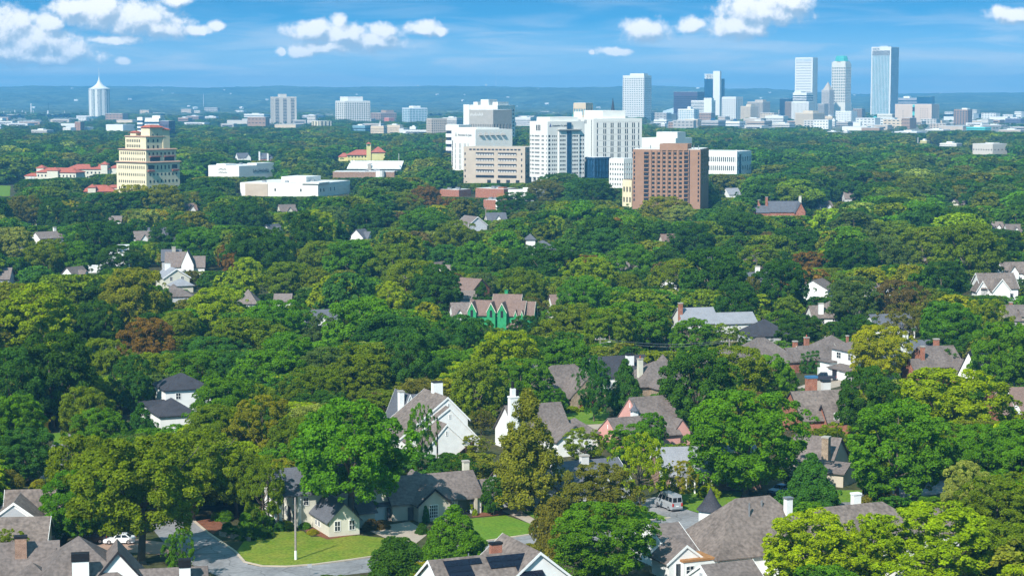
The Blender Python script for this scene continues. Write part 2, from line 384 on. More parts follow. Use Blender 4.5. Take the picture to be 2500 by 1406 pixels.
CLEAR = []      # (x0,y0,x1,y1,depth): parts of the view that planting nearer than depth must not cover
FOOT = []       # (cx,cy,r): places where nothing may be planted
def clear(x0, y0, x1, y1, Y): CLEAR.append((x0, y0, x1, y1, Y))
def sheet(name, pts, z, mat, label, keep=True, foot=True):
    w3 = [P(x, y, z) for x, y in pts]
    mb = MB(); mb.add([tuple(p) for p in w3], [tuple(range(len(w3)))])
    o = mb.obj(name, mat); tag(o, label, kind='structure')
    if o.data.polygons[0].normal.z < 0: o.data.flip_normals()
    if keep:
        ys = [p[1] for p in pts]; xs = [p[0] for p in pts]
        clear(min(xs), min(ys), max(xs), max(ys), max(p.y for p in w3))
    if foot: SHEETS.append(np.array([(p.x, p.y) for p in w3]))
    return o
SHEETS = []
def kerb(pts, label, z0=0.0, h=0.16, wd=0.35):
    c = [P(x, y, 0) for x, y in pts]
    mb = MB()
    L = []; Rr = []
    for i, p in enumerate(c):
        d = (c[min(i + 1, len(c) - 1)] - c[max(i - 1, 0)]); d.z = 0; d.normalize()
        s = Vector((-d.y, d.x, 0)) * wd * 0.5
        L.append(p + s); Rr.append(p - s)
    for i in range(len(c) - 1):
        mb.add([(*L[i].xy, 0), (*Rr[i].xy, 0), (*Rr[i + 1].xy, 0), (*L[i + 1].xy, 0), (*L[i].xy, h), (*Rr[i].xy, h), (*Rr[i + 1].xy, h), (*L[i + 1].xy, h)],
               [(4, 5, 6, 7), (0, 1, 5, 4), (1, 2, 6, 5), (2, 3, 7, 6), (3, 0, 4, 7)])
    o = mb.obj('kerb', KERB); tag(o, label, kind='structure')
far = [(575, 1366), (600, 1376), (640, 1383), (700, 1384), (770, 1379), (860, 1367), (960, 1352), (1100, 1333), (1310, 1303), (1450, 1285), (1560, 1273), (1640, 1264), (1760, 1246), (1900, 1226), (2080, 1199), (2560, 1140)]
near = [(2560, 1170), (1900, 1256), (1640, 1297), (1310, 1337), (960, 1389), (850, 1402), (600, 1442), (470, 1462)]
sheet('road', far + near, 0.030, ASPH, 'pale grey street crossing in front of the corner lawn', keep=False)
clear(590, 1384, 900, 1406, 283); clear(1180, 1300, 1330, 1330, 300); clear(1560, 1262, 1700, 1300, 315)
sheet('road', [(440, 1240), (484, 1281), (513, 1305), (574, 1346), (605, 1374), (600, 1430), (527, 1403), (469, 1378), (410, 1335), (380, 1300), (345, 1250)], 0.036, ASPH, 'tree-shaded side street running back along the corner lawn')
sheet('road', [(150, 1040), (185, 1045), (165, 1090), (150, 1140), (135, 1165), (140, 1200), (100, 1240), (92, 1190), (100, 1150), (120, 1100)], 0.03, ASPH, 'narrow shaded street behind the pink dumpster')
sheet('road', [(1415, 1037), (1475, 1034), (1520, 1052), (1440, 1066), (1400, 1050)], 0.03, DRIVE, 'pale street stretch below the stone cottage lawn')
sheet('driveway', [(215, 1316), (345, 1316), (415, 1325), (452, 1357), (310, 1347), (225, 1343)], 0.042, DRIVEB, 'brick-coloured driveway under the white sedan')
sheet('lawn', [(575, 1348), (605, 1371), (640, 1379), (700, 1380), (770, 1375), (860, 1363), (950, 1350), (985, 1325), (935, 1312), (880, 1306), (760, 1310), (740, 1296), (650, 1290), (600, 1315)], 0.05, GRASS, 'sunny corner lawn in front of the cream corner house')
sheet('driveway', [(890, 1290), (1000, 1272), (1048, 1300), (990, 1346), (958, 1351), (940, 1312)], 0.046, DRIVE, 'concrete driveway between the cream house and the tan house')
sheet('lawn', [(1140, 1266), (1235, 1257), (1312, 1284), (1306, 1301), (1180, 1322), (1150, 1310)], 0.05, GRASS2, 'even green front lawn of the tan house')
sheet('driveway', [(1226, 1246), (1262, 1241), (1322, 1276), (1312, 1301), (1308, 1284)], 0.046, DRIVE, 'pale driveway beside the tan house lawn')
sheet('lawn', [(1262, 1240), (1335, 1226), (1350, 1262), (1322, 1275)], 0.05, GRASS2, 'strip of lawn under the tall olive cypress')
sheet('lawn', [(1550, 1246), (1592, 1247), (1634, 1263), (1555, 1272)], 0.05, GRASS2, 'small lawn left of the silver van')
sheet('lawn', [(1660, 1206), (1755, 1195), (1812, 1200), (1800, 1238), (1716, 1254), (1668, 1240)], 0.05, GRASS2, 'lawn in front of the white-columned brick house')
sheet('driveway', [(1530, 1230), (1600, 1212), (1668, 1240), (1716, 1256), (1640, 1269), (1630, 1262)], 0.056, ASPH, 'grey driveway under the silver van')
sheet('lawn', [(1370, 1012), (1440, 1001), (1490, 1008), (1475, 1034), (1410, 1036)], 0.05, GRASS2, 'shady front lawn of the stone cottage')
sheet('lawn', [(2040, 1196), (2105, 1196), (2098, 1224), (2042, 1226)], 0.05, GRASS2, 'lawn patch behind the long taupe roof')
sheet('driveway', [(1945, 946), (2012, 920), (2056, 930), (2070, 938), (1990, 957)], 0.05, DRIVE, 'driveway under the dark pickup')
sheet('lawn', [(-30, 452), (26, 454), (24, 479), (-30, 482)], 0.05, GRASS2, 'pale green playing field by the red-roofed wings')
sheet('lawn', [(655, 700), (695, 696), (697, 712), (655, 716)], 0.05, GRASS, 'small bright lawn among the dark trees')
sheet('lawn', [(200, 825), (232, 822), (235, 845), (198, 846)], 0.05, GRASS2, 'small lawn left of the orange tree')
sheet('road', [(200, 845), (300, 838), (310, 850), (200, 862)], 0.03, ASPH, 'bit of street showing left of the orange tree')
sheet('lawn', [(125, 1058), (165, 1052), (170, 1080), (135, 1085)], 0.056, GRASS2, 'small lawn beside the yellow play slide')
sheet('lawn', [(118, 1218), (160, 1212), (150, 1245), (115, 1245)], 0.05, GRASS2, 'lawn in front of the pink dumpster')
kerb([(440, 1240), (484, 1281), (513, 1305), (574, 1346), (597, 1372), (640, 1382), (700, 1383), (770, 1378), (860, 1366), (955, 1352)], 'pale kerb curving round the corner lawn')
kerb([(1150, 1326), (1308, 1303)], 'pale kerb along the tan house lawn')
kerb([(1540, 1275), (1636, 1264)], 'pale kerb along the small lawn left of the van')
sheet('flower_bed', [(478, 1272), (530, 1262), (548, 1285), (520, 1303)], 0.06, MULCH, 'red mulch bed beside the side street', keep=False)
sheet('flower_bed', [(745, 1296), (800, 1316), (880, 1303), (865, 1294), (800, 1302), (755, 1282)], 0.07, MULCH, 'dark red mulch bed along the cream house', keep=False)
sheet('flower_bed', [(1150, 1262), (1235, 1256), (1222, 1244), (1165, 1250)], 0.07, MULCH, 'mulch bed with shrubs before the tan house porch', keep=False)
# ------------------------------------------------------------------ houses
LAND = []            # (px,py,phrase): things other labels can refer to
WINM = {}
FIRST = {}
def copyable(key, make):
    """share mesh data between repeats of one part"""
    if key not in FIRST: FIRST[key] = make()
    return FIRST[key]
def window(root, x, y, z, face, wd, h, fm=None, gm=None, bars=(1, 1), name='window'):
    fm = fm or TRIM; gm = gm or GL
    def mk():
        a = MB(); t = 0.09
        a.box(-wd / 2, wd / 2, -0.07, 0.02, 0, t).box(-wd / 2, wd / 2, -0.07, 0.02, h - t, h)
        a.box(-wd / 2, -wd / 2 + t, -0.068, 0.02, t, h - t).box(wd / 2 - t, wd / 2, -0.068, 0.02, t, h - t)
        for i in range(bars[0]):
            c = -wd / 2 + wd * (i + 1) / (bars[0] + 1); a.box(c - 0.03, c + 0.03, -0.06, 0.0, t, h - t)
        for i in range(bars[1]):
            c = h * (i + 1) / (bars[1] + 1); a.box(-wd / 2 + t, wd / 2 - t, -0.058, 0.0, c - 0.03, c + 0.03)
        b = MB().box(-wd / 2 + t, wd / 2 - t, -0.03, 0.012, t, h - t)
        return a.mesh(name, fm), b.mesh('pane', gm)
    A, B = copyable(('win', wd, h, fm.name, gm.name, bars), mk)
    rz = {'S': 0, 'E': math.pi / 2, 'N': math.pi, 'W': -math.pi / 2}[face]
    o = link(name, A, root, (x, y, z), (0, 0, rz)); link('pane', B, o)
    return o
def chimney(root, x, y, z0, z1, wx, wy, mat, cap=None, pots=0, caph=0.25):
    c = MB().box(x - wx / 2, x + wx / 2, y - wy / 2, y + wy / 2, z0, z1).obj('chimney', mat, root)
    k = MB().box(x - wx / 2 - 0.09, x + wx / 2 + 0.09, y - wy / 2 - 0.09, y + wy / 2 + 0.09, z1, z1 + caph).obj('cap', cap or CONC, c)
    for i in range(pots):
        q = x + (i - (pots - 1) / 2) * 0.5
        MB().lathe([(0.17, z1 + caph), (0.13, z1 + caph + 0.5), (0.16, z1 + caph + 0.55)], q, y, 10).obj('flue', BLACK if cap is BLACK else RR, c)
    return c
def vent(root, x, y, z, h=0.5, r=0.07, mat=None):
    MB().cyl(x, y, z - 0.3, z + h, r, n=7).obj('vent_pipe', mat or METAL, root)
def Bk(x0, x1, y0, y1, he, hr, t='gable', ax='x', he2=None, rp=0.5, open=False, ov=0.45, og=0.35, nowall=False):
    return dict(x0=x0, x1=x1, y0=y0, y1=y1, he=he, hr=hr, t=t, ax=ax, he2=he2, rp=rp, open=open, ov=ov, og=og)
def roof_block(b, rm, wm, tm):
    """adds one block: roof solid -> rm, wall solid -> wm, barge boards -> tm"""
    x0, x1, y0, y1 = b['x0'], b['x1'], b['y0'], b['y1']
    cx, cy = (x0 + x1) / 2, (y0 + y1) / 2
    L, W = (x1 - x0, y1 - y0) if b['ax'] == 'x' else (y1 - y0, x1 - x0)
    M = Matrix.Translation((cx, cy, 0))
    if b['ax'] == 'y': M = M @ Matrix.Rotation(-math.pi / 2, 4, 'Z')     # local +y -> +x : low side (he) stays at -x
    if b['ax'] == 'y': M = Matrix.Translation((cx, cy, 0)) @ Matrix(((0, 1, 0, 0), (1, 0, 0, 0), (0, 0, 1, 0), (0, 0, 0, 1)))
    flip = b['ax'] == 'y'
    he, hr = b['he'], b['hr']; he2 = b['he2'] or he
    ov, og = b['ov'], b['og']
    tr, tw = MB(), MB()
    for q in (tr, tw): q.M = M
    t = 0.16
    if b['t'] == 'gable':
        ry = -W / 2 + W * b['rp']
        s1 = (hr - he) / (ry + W / 2); s2 = (hr - he2) / (W / 2 - ry)
        a = (-W / 2 - ov, he - s1 * ov); c = (W / 2 + ov, he2 - s2 * ov)
        prof = [a, (ry, hr), c, (c[0], c[1] + t), (ry, hr + t * 1.25), (a[0], a[1] + t)]
        tr.prism(prof, -L / 2 - og, L / 2 + og)
        if not b['open']:
            tw.prism([(-W / 2, 0), (W / 2, 0), (W / 2, he2 - 0.05), (ry, hr - 0.05), (-W / 2, he - 0.05)], -L / 2, L / 2)
        if tm is not None:
            for sx in (-1, 1):
                xa = sx * (L / 2 + og + 0.005); xb = sx * (L / 2 + og + 0.06)
                pr = [(a[0], a[1] - 0.18), (ry, hr - 0.18), (c[0], c[1] - 0.18), (c[0], c[1] + t + 0.02), (ry, hr + t * 1.25 + 0.02), (a[0], a[1] + t + 0.02)]
                q = MB(); q.M = M; q.prism(pr, min(xa, xb), max(xa, xb)); tm.append(q)
    elif b['t'] == 'hip':
        s = (hr - he) / (W / 2)
        ze = he - s * ov; X = L / 2 + ov; Y = W / 2 + ov; rl = max(0.0, (L - W) / 2)
        vs = [(-X, -Y, ze - t), (X, -Y, ze - t), (X, Y, ze - t), (-X, Y, ze - t), (-X, -Y, ze), (X, -Y, ze), (X, Y, ze), (-X, Y, ze), (-rl - 0.01, 0, hr), (rl + 0.01, 0, hr)]
        fs = [(3, 2, 1, 0), (0, 1, 5, 4), (1, 2, 6, 5), (2, 3, 7, 6), (3, 0, 4, 7), (4, 5, 9, 8), (5, 6, 9), (6, 7, 8, 9), (7, 4, 8)]
        tr.add(vs, fs)
        if not b['open']: tw.box(-L / 2, L / 2, -W / 2, W / 2, 0, he - t * 0.5)
    elif b['t'] == 'flat':
        tr.box(-L / 2 - ov, L / 2 + ov, -W / 2 - ov, W / 2 + ov, he, hr)
        if not b['open']: tw.box(-L / 2, L / 2, -W / 2, W / 2, 0, he)
    elif b['t'] == 'wall':
        tw.box(-L / 2, L / 2, -W / 2, W / 2, 0, he)
    for q, dst in ((tr, rm), (tw, wm)):
        if dst is not None and q.v:
            if flip: q.f = [f[::-1] for f in q.f]
            dst.add(q.v, q.f)
def house(name, label, org, rot, blocks, wall=None, roof=None, trim=None, cat='house', group=None, land=None, clr=True, cz=0.5, foot=True):
    wall = wall or WHITE; roof = roof or RB
    p = P(*org); rz = R(rot)
    root = empty(name, (p.x, p.y, 0), rz, label, cat, group)
    rm, wm, tm = MB(), MB(), ([] if trim else None)
    for b in blocks: roof_block(b, rm, wm, tm)
    if wm.v: wm.obj('wall', wall, root)
    ro = rm.obj('roof', roof, root) if rm.v else None
    for q in tm or ():
        q.M = None; q.obj('barge_board', trim, root)
    c, s = math.cos(rz), math.sin(rz)
    W = lambda x, y: (p.x + c * x - s * y, p.y + s * x + c * y)
    for b in blocks:
        q = [W(x, y) for x in (b['x0'], b['x1']) for y in (b['y0'], b['y1'])]
        if foot: FOOTQ.append((W((b['x0'] + b['x1']) / 2, (b['y0'] + b['y1']) / 2), (b['x1'] - b['x0']) / 2, (b['y1'] - b['y0']) / 2, rz))
        if clr:
            pr = [proj(x, y, b['he'] * cz) for x, y in q] + [proj(x, y, b['hr'] * 0.9) for x, y in q]
            x0 = min(a[0] for a in pr); x1 = max(a[0] for a in pr)
            clear(x0, min(a[1] for a in pr), x1, max(a[1] for a in pr[:4]), sum(y for x, y in q) / 4)
    cx, cy = W((blocks[0]['x0'] + blocks[0]['x1']) / 2, (blocks[0]['y0'] + blocks[0]['y1']) / 2)
    a = proj(cx, cy, blocks[0]['he'])
    if land: LAND.append((a[0], a[1], land))
    return root
FOOTQ = []
def wins(root, face, plane, us, zs, wd=1.1, h=1.5, **k):
    for z in zs:
        for u in us:
            if face in 'SN': window(root, u, plane, z, face, wd, h, **k)
            else: window(root, plane, u, z, face, wd, h, **k)
def door(root, x, y, face='S', wd=1.1, h=2.2, mat=None):
    rz = {'S': 0, 'E': math.pi / 2, 'N': math.pi, 'W': -math.pi / 2}[face]
    d = link('door', copyable(('door', wd, h, (mat or TRIM).name), lambda: MB().box(-wd / 2, wd / 2, -0.06, 0.02, 0.05, h).mesh('door', mat or TRIM)), root, (x, y, 0), (0, 0, rz))
    link('handle', copyable(('dh', wd), lambda: MB().box(wd * 0.32, wd * 0.40, -0.12, -0.055, 1.0, 1.12).mesh('handle', BLACK)), d)
G = 24
# A corner house with portico
h = house('house', 'cream two-storey corner house with tall white columns behind the sunny corner lawn', (728, 1288, 0), G,
          [Bk(-3.2, 15, 0, 8.5, 5.3, 8.4, 'gable', open=True), Bk(0, 15, 0.2, 8.3, 5.3, 5.3, 'wall'), Bk(2.2, 7.0, -8.2, 0.5, 2.5, 4.9, 'gable', 'y'), Bk(8.5, 11, -4, 0, 2.4, 3.4)], CREAM, RS, land='the columned corner house')
for yy in (0.5, 3.0, 5.5, 8.0): MB().lathe([(0.36, 0), (0.36, 0.2), (0.27, 0.3), (0.24, 4.7), (0.34, 4.85), (0.36, 5.05)], -2.6, yy, 12).obj('column', TRIM, h)
MB().box(0.05, 0.5, -0.12, 0.24, 0, 5.1).obj('corner_pilaster', TRIM, h)
wins(h, 'S', 0.2, (1.35,), (3.3,), 0.95, 1.3); wins(h, 'W', 2.2, (-2.2, -3.6), (0.7,), 1.0, 1.7); wins(h, 'S', -8.2, (3.5, 5.8), (0.8,), 1.0, 1.6)
wins(h, 'W', 0, (2, 6), (0.8, 3.2), 1.0, 1.6); door(h, 0, 4.2, 'W', 1.2, 2.5, DARKTRIM)
g_ = house('garage', 'pale grey garage with double door beside the dark fence', (902, 1272, 0), G, [Bk(0, 6, 0, 6, 2.5, 4.2)], GREYP, RS, clr=False, cat='garage')
MB().box(0.8, 5.2, -0.05, 0.02, 0.05, 2.1).obj('garage_door', TRIM, g_)
# B tan house
h = house('house', 'tan single-storey house with grey-brown roof, front gable and porch with white pots', (1022, 1275, 0), G,
          [Bk(0, 5.3, 0, 6, 2.8, 5.0, 'gable', 'y'), Bk(-3.4, 11.6, 2.4, 11.0, 2.8, 6.0, 'gable', he2=2.8), Bk(2.5, 7, 10, 15, 2.7, 5.2, 'gable', 'y'), Bk(11, 14, 4, 9, 2.7, 4.4)], TAN, RB2, trim=DARKTRIM, land='the tan porch house')
wins(h, 'S', 0, (2.5,), (0.5,), 1.5, 2.1, bars=(3, 3)); wins(h, 'S', 2.4, (6.4,), (0.9,), 1.2, 1.4, bars=(3, 1)); wins(h, 'W', -3.4, (4.5,), (0.8,), 1.0, 1.5)
MB().box(7.6, 10.2, 2.30, 2.42, 0.05, 2.45).obj('porch_opening', GLD, h); MB().box(10.25, 10.7, 1.9, 2.38, 0, 2.6).obj('porch_post', TAN, h)
door(h, 11.0, 2.4, 'S', 0.9, 2.2); chimney(h, 11.0, 7.4, 3, 7.4, 0.95, 0.8, CREAM)
vent(h, 4.6, 8, 5.2)
# C solar house
h = house('house', 'brown-roofed house with black solar panels and brick chimney at the bottom edge', (1234, 1307, 6.6), G,
          [Bk(-4.5, 4.5, -11, 0.5, 3.0, 6.6, 'gable', 'y'), Bk(-14, 0, -12.5, -3.0, 3.0, 6.1)], WHITES, RB, trim=TRIM, land='the solar-panel house')
SOLAR = glass('solar_cell', (0.008, 0.01, 0.02), 0.25, 0.3)
sl = (6.1 - 3.0) / 4.75; ang = math.atan(sl)
def panel(x, d0):
    m = copyable('solar', lambda: MB().box(-0.85, 0.85, -0.52, 0.52, 0.20, 0.26).mesh('solar_panel', SOLAR))
    link('solar_panel', m, h, (x, -7.75 - d0 * math.cos(ang), 6.1 - d0 * math.sin(ang) + 0.06), (ang, 0, 0))
for r_ in range(4):
    for k in range(2): panel(-11.6 + k * 1.72, 1.0 + r_ * 1.08)
    if r_ < 1: panel(-8.16, 1.0 + r_ * 1.08)
for r_ in range(4):
    for k in range(4):
        if r_ < 2 or k > 1: panel(-5.6 + k * 1.72 + r_ * 0.0, 1.0 + r_ * 1.08)
chimney(h, -4.4, -6.8, 4.5, 7.3, 1.5, 0.8, BRICK, BLACK)
vent(h, -8.5, -7.4, 6.1); vent(h, 2.2, -9, 5.0)
# D behind cypress
h = house('house', 'low grey house behind the trunk of the olive cypress', (1238, 1240, 0), G, [Bk(0, 9, 1, 8, 2.7, 5.2), Bk(4, 8, -2, 2, 2.6, 4.2, 'gable', 'y')], GREYP, RB2, clr=False)
wins(h, 'S', 1, (1.5, 3.0), (0.8,), 0.9, 1.4); wins(h, 'S', -2, (6,), (0.8,), 1.6, 1.3)
# E white stepped gables
h = house('house', 'white house with three stepped white gables and steep brown-grey roof', (1093, 971, 10.0), G,
          [Bk(-9.5, 4.0, 0, 11.5, 3.0, 10.0, 'gable', 'y', he2=6.0, rp=9.5 / 13.5, og=0.15), Bk(-8.6, 5.3, -2, 0.2, 2.8, 8.4, 'gable', 'y', he2=2.4, rp=8.15 / 13.9, og=0.15),
           Bk(-6.6, 0.9, -7.3, -1.8, 2.6, 6.3, 'gable', 'y', rp=0.46, og=0.15), ], WHITE, RB, trim=TRIM, land='the stepped-gable white house')
chimney(h, 0.6, 6.8, 8, 12.0, 1.9, 1.2, WHITES, DARKTRIM, caph=0.15);
wins(h, 'S', -2, (-0.4,), (6.4,), 0.4, 0.9, bars=(0, 3)); wins(h, 'S', -7.3, (-3.2,), (4.3,), 0.4, 0.9, bars=(0, 3)); wins(h, 'S', 0, (0.2,), (8.2,), 0.4, 0.8, bars=(0, 3))
wins(h, 'W', -9.5, (2, 5), (0.8,), 1.1, 1.6)
h2 = house('house', 'white wing with dark roof and curved white gable left of the stepped-gable house', (1000, 962, 8.6), G, [Bk(-2.2, 2.4, 0, 8, 3.0, 8.4, 'gable', 'y', og=0.1), Bk(2.0, 8.5, 3, 9, 3.0, 7.4)], WHITES, RS, trim=TRIM)
chimney(h2, -1.4, 1.0, 4, 9.0, 0.9, 1.2, WHITES)
wins(h2, 'S', 0, (-0.6, 1.0), (1.0, 3.4), 0.8, 1.4)
MB().box(1.6, 3.6, -5.0, -4.9, 2.2, 2.35).box(1.6, 1.7, -5.0, -4.9, 0, 2.2).box(3.5, 3.6, -5.0, -4.9, 0, 2.2).obj('side_porch', TRIM, h)
# F behind cypress, tall white chimney
h = house('house', 'white house with very tall white chimney and black flues behind the olive cypress', (1330, 985, 8.0), G,
          [Bk(-8, 3, -5, 5, 3.2, 8.0), Bk(3, 9, -4.5, 3.5, 2.8, 5.0, 'hip'), Bk(-3, 4, -12, -4, 3, 5.6, 'gable', 'y')], WHITES, RB2, clr=False, land='the black-flued white chimney')
clear(1222, 940, 1246, 1035, 380); clear(1345, 1000, 1405, 1060, 372)
chimney(h, -8.4, -4.4, 0, 10.3, 1.75, 1.2, WHITES, TRIM); MB().box(-8.95, -8.15, -4.9, -4.0, 10.55, 12.0).obj('chimney', WHITES, h)
for q, r_, z_ in ((-8.6, 0.3, 13.3), (-7.8, 0.2, 11.9), (-7.5, 0.2, 11.7)): MB().cyl(q, -4.4, 10.5, z_, r_, r_ * 0.85).obj('flue', BLACK, h)
# G stone cottage
h = house('house', 'stone cottage with steep brown-grey roof and red window shutters', (1332, 892, 8.6), G,
          [Bk(-4, 12, -5.5, 5, 3.0, 8.6, 'hip'), Bk(1.5, 8.6, -9.5, -3, 3.0, 6.4, 'gable', 'y', og=0.1), Bk(6.5, 10.5, -7.5, -3, 3.0, 6.0, 'gable', 'y')], STONE, RB2, land='the stone cottage')
wins(h, 'S', -9.5, (5.0,), (0.7,), 1.8, 1.7, bars=(3, 0)); wins(h, 'S', -7.5, (9.3,), (3.3,), 0.9, 1.2)
REDSH = surf('red_shutter', (0.26, 0.05, 0.05), 0.7)
for q in (3.75, 6.25): MB().box(q - 0.3, q + 0.3, -9.58, -9.51, 0.7, 2.4).obj('shutter', REDSH, h)
chimney(h, -2.2, 1.0, 6, 9.3, 1.2, 0.8, CONC)
# H dark roof
h = house('house', 'dark blue-grey roofed house with square white chimney behind two small trees', (1462, 872, 6.6), G - 4, [Bk(-2, 11, -5.5, 5.5, 3.0, 6.6), Bk(3, 9, -8, -5, 2.8, 5, 'gable', 'y')], WHITES, RD, land='the dark-roofed house')
chimney(h, 5.6, -4.6, 3, 7.4, 1.6, 1.3, WHITES, DARKTRIM, caph=0.35)
# I
h = house('house', 'brown-grey hip-roofed house with stone chimney and orange flue pot', (1585, 880, 7.4), G, [Bk(-5, 9, -6, 6, 3.0, 7.2, 'hip'), Bk(2, 8, -1, 7, 3.0, 8.2, 'hip'), Bk(-3, 3, -10, -5, 3, 5.6, 'hip', 'y')], STONE, RB2, land='the orange flue pot')
chimney(h, -3.0, -1.4, 4, 8.0, 1.1, 0.8, CREAM, CONC, 1)
# J pink
h = house('house', 'pink gabled house with two parallel grey-brown roofs and a small white cupola', (1537, 972, 8.0), G,
          [Bk(0, 9.5, -4.2, 6.0, 4.9, 8.0, 'gable', he2=2.6, rp=4.2 / 10.2, og=0.12), Bk(-7.6, 5.5, -10.2, -1.6, 2.5, 5.4, 'gable', og=0.12), Bk(-3.6, -0.4, -11.2, -8, 2.4, 4.2, 'gable', 'y', og=0.12), Bk(4.5, 8.0, -9.5, -4, 2.6, 4.8, 'gable', 'y', og=0.12)], PINK, RB2, land='the pink house')
cu = MB().box(-1.6, -0.5, -4.6, -3.5, 4.5, 6.3).obj('cupola', TRIM, h); MB().lathe([(1.0, 6.3), (0.55, 6.75), (0.22, 7.3), (0.03, 8.0)], -1.05, -4.05, 8).obj('cupola_roof', RS, cu)
vent(h, 3.3, -5.4, 5.1); vent(h, 1.5, -6.6, 5.0); vent(h, 5, -2, 6.4)
wins(h, 'W', -7.6, (-5.9,), (3.5,), 0.25, 0.8, bars=(0, 0)); wins(h, 'W', 0, (-0.2,), (6.2,), 0.25, 0.9, bars=(0, 0))
# K columns
h = house('house', 'brick house with light grey roof and white porch columns behind the lawn', (1617, 1202, 0), 9, [Bk(0, 17, 0, 9.5, 3.0, 6.6, og=0.3), Bk(3.4, 8.2, -2.0, 1, 2.8, 3.6, 'flat', open=True, ov=0.2)], BRICKB, RL, trim=TRIM, land='the columned brick house')
for q in (3.6, 5.1, 6.6, 8.0): MB().cyl(q, -1.8, 0, 2.8, 0.16, n=10).obj('column', TRIM, h)
wins(h, 'S', 0, (1.9, 4.6, 6.2, 11.5), (0.7,), 1.1, 1.7); chimney(h, 8.2, 5.4, 4, 7.4, 1.3, 0.9, BRICK)
MB().box(0.0, 0.14, -0.1, 0.0, 0, 2.6).obj('downpipe', TRIM, h)
# slate house behind the brown tree
h = house('house', 'slate-roofed cottage with grey chimney in tree shade behind the reddish-brown tree', (1385, 1128, 5.6), G, [Bk(-2, 9, -5, 5, 2.8, 5.6), Bk(-1, 4, -10, -4, 2.8, 5.0, 'gable', 'y')], GREYP, RS, trim=TRIM, clr=False, land='the shaded slate cottage')
clear(1362, 1112, 1495, 1140, 345); chimney(h, 2.6, -1.0, 3.5, 6.6, 1.3, 1.0, CONCW)
# L big hip roof
h = house('house', 'very large white house under a huge brown-grey hip roof with tall white chimneys', (1795, 1216, 9.4), G,
          [Bk(-6.4, 12, -6.4, 6.4, 3.1, 9.4, 'hip'), Bk(8, 30, -6, 5.2, 3.0, 7.0, 'hip'), Bk(28, 37, -5.5, 4.5, 3.0, 6.2, 'hip'), Bk(1, 10, -11, -4, 3.0, 7.4, 'hip', 'y')], WHITES, RB, cz=0.9, land='the huge hip roof')
chimney(h, 7.2, -2.4, 5, 9.2, 0.95, 0.9, WHITES, METAL); chimney(h, 20.4, 0.4, 5, 8.2, 1.2, 0.9, WHITES, TRIM)
for q, r_ in ((1.0, -2.2), (3.6, -1.2)): MB().cyl(q, r_, 6, 9.0, 0.14, n=8).obj('vent_pipe', METAL, h)
for q, r_, z_ in ((4.6, -3.6, 6.6), (6.0, -3.0, 6.8), (-3, -3.5, 5.6), (14, -2.6, 5.1), (17, -3, 5), (18.6, -3.2, 4.8), (22, -3, 5)): vent(h, q, r_, z_, 0.35)
wins(h, 'W', -6.4, (3.6, 2.4, -3.2), (0.5,), 1.0, 2.1, fm=DARKTRIM); MB().box(-6.52, -6.38, -1.6, 0.3, 0.9, 2.3).obj('window', BRICKB, h)
tu = MB().cyl(-0.2, 6.6, 0, 6.7, 1.7, n=16).obj('turret', WHITES, h); MB().lathe([(2.05, 6.55), (1.25, 7.5), (0.55, 8.7), (0.05, 9.7)], -0.2, 6.6, 16).obj('turret_roof', RD, tu)
MB().cyl(-0.2, 6.6, 9.6, 10.6, 0.03, n=5).obj('finial', BLACK, tu)
# M, N outbuildings
h = house('house', 'white cottage with brown roof and glass doors beside a flat timber deck roof', (1604, 1281, 5.6), G, [Bk(-1.2, 3.2, -6.2, 6, 2.7, 5.6, og=0.2), Bk(-3.2, 2.2, -9.5, -4.5, 2.6, 4.6, 'gable', 'y', og=0.15)], WHITE, RB2, trim=TRIM, land='the timber deck cottage')
MB().box(-2.2, 1.6, -9.58, -9.5, 0.1, 2.3).obj('glass_door', GL, h)
for q in (-2.25, -0.95, 0.35, 1.6): MB().box(q - 0.06, q + 0.06, -9.64, -9.5, 0, 2.4).obj('door_frame', TRIM, h)
wins(h, 'S', -6.2, (2.7,), (0.9,), 0.9, 1.2)
DECK = surf('cedar_deck', (0.36, 0.18, 0.075), 0.8, 0.15, 1.0, fine=0.15, fscale=6)
d = house('carport', 'flat orange-brown timber roof between white cottage and huge hip roof', (1656, 1362, 2.9), G, [Bk(0, 6.2, -1.5, 3.4, 2.6, 2.9, 'flat', ov=0.1)], WHITES, DECK, cat='carport', clr=False)
wins(d, 'S', -1.5, (1.0,), (0.9,), 1.3, 1.2)
h = house('shed', 'small white gabled outbuilding with brown roof at the bottom edge', (1712, 1381, 4.6), G, [Bk(0, 7.6, -3.6, 3.6, 2.5, 4.6, og=0.15)], WHITE, RB2, trim=TRIM, cat='shed')
MB().box(-0.06, 0.0, -0.35, 0.35, 2.9, 3.7).obj('gable_vent', GREYP, h)
h = house('shed', 'pale gabled shed glimpsed between the bottom-right yellow-green trees', (2215, 1378, 4.6), G, [Bk(-1, 5, -3.4, 3.4, 2.5, 4.6, og=0.15)], WHITE, RB2, trim=TRIM, cat='shed')
# bottom-left white gabled house
h = house('house', 'white gabled house with black trim and tall white chimneys, bottom-left foreground', (192, 1304, 9.0), 12,
          [Bk(-7.2, 7.2, -8, 6.4, 3.2, 9.0, 'hip'), Bk(1.4, 8.4, -5.6, 1, 3.6, 7.7, 'gable', 'y', og=0.3), Bk(6, 16, -6.6, 0.4, 2.6, 4.6)], WHITES, RB2, trim=DARKTRIM, cz=0.9, land='the black-trimmed gable')
c = chimney(h, 0.2, -6.3, 3, 7.0, 2.1, 1.1, WHITES, BLACK, caph=1.0); c = chimney(h, 13.3, -5.6, 2, 5.4, 1.4, 1.1, WHITES, BLACK, caph=1.0)

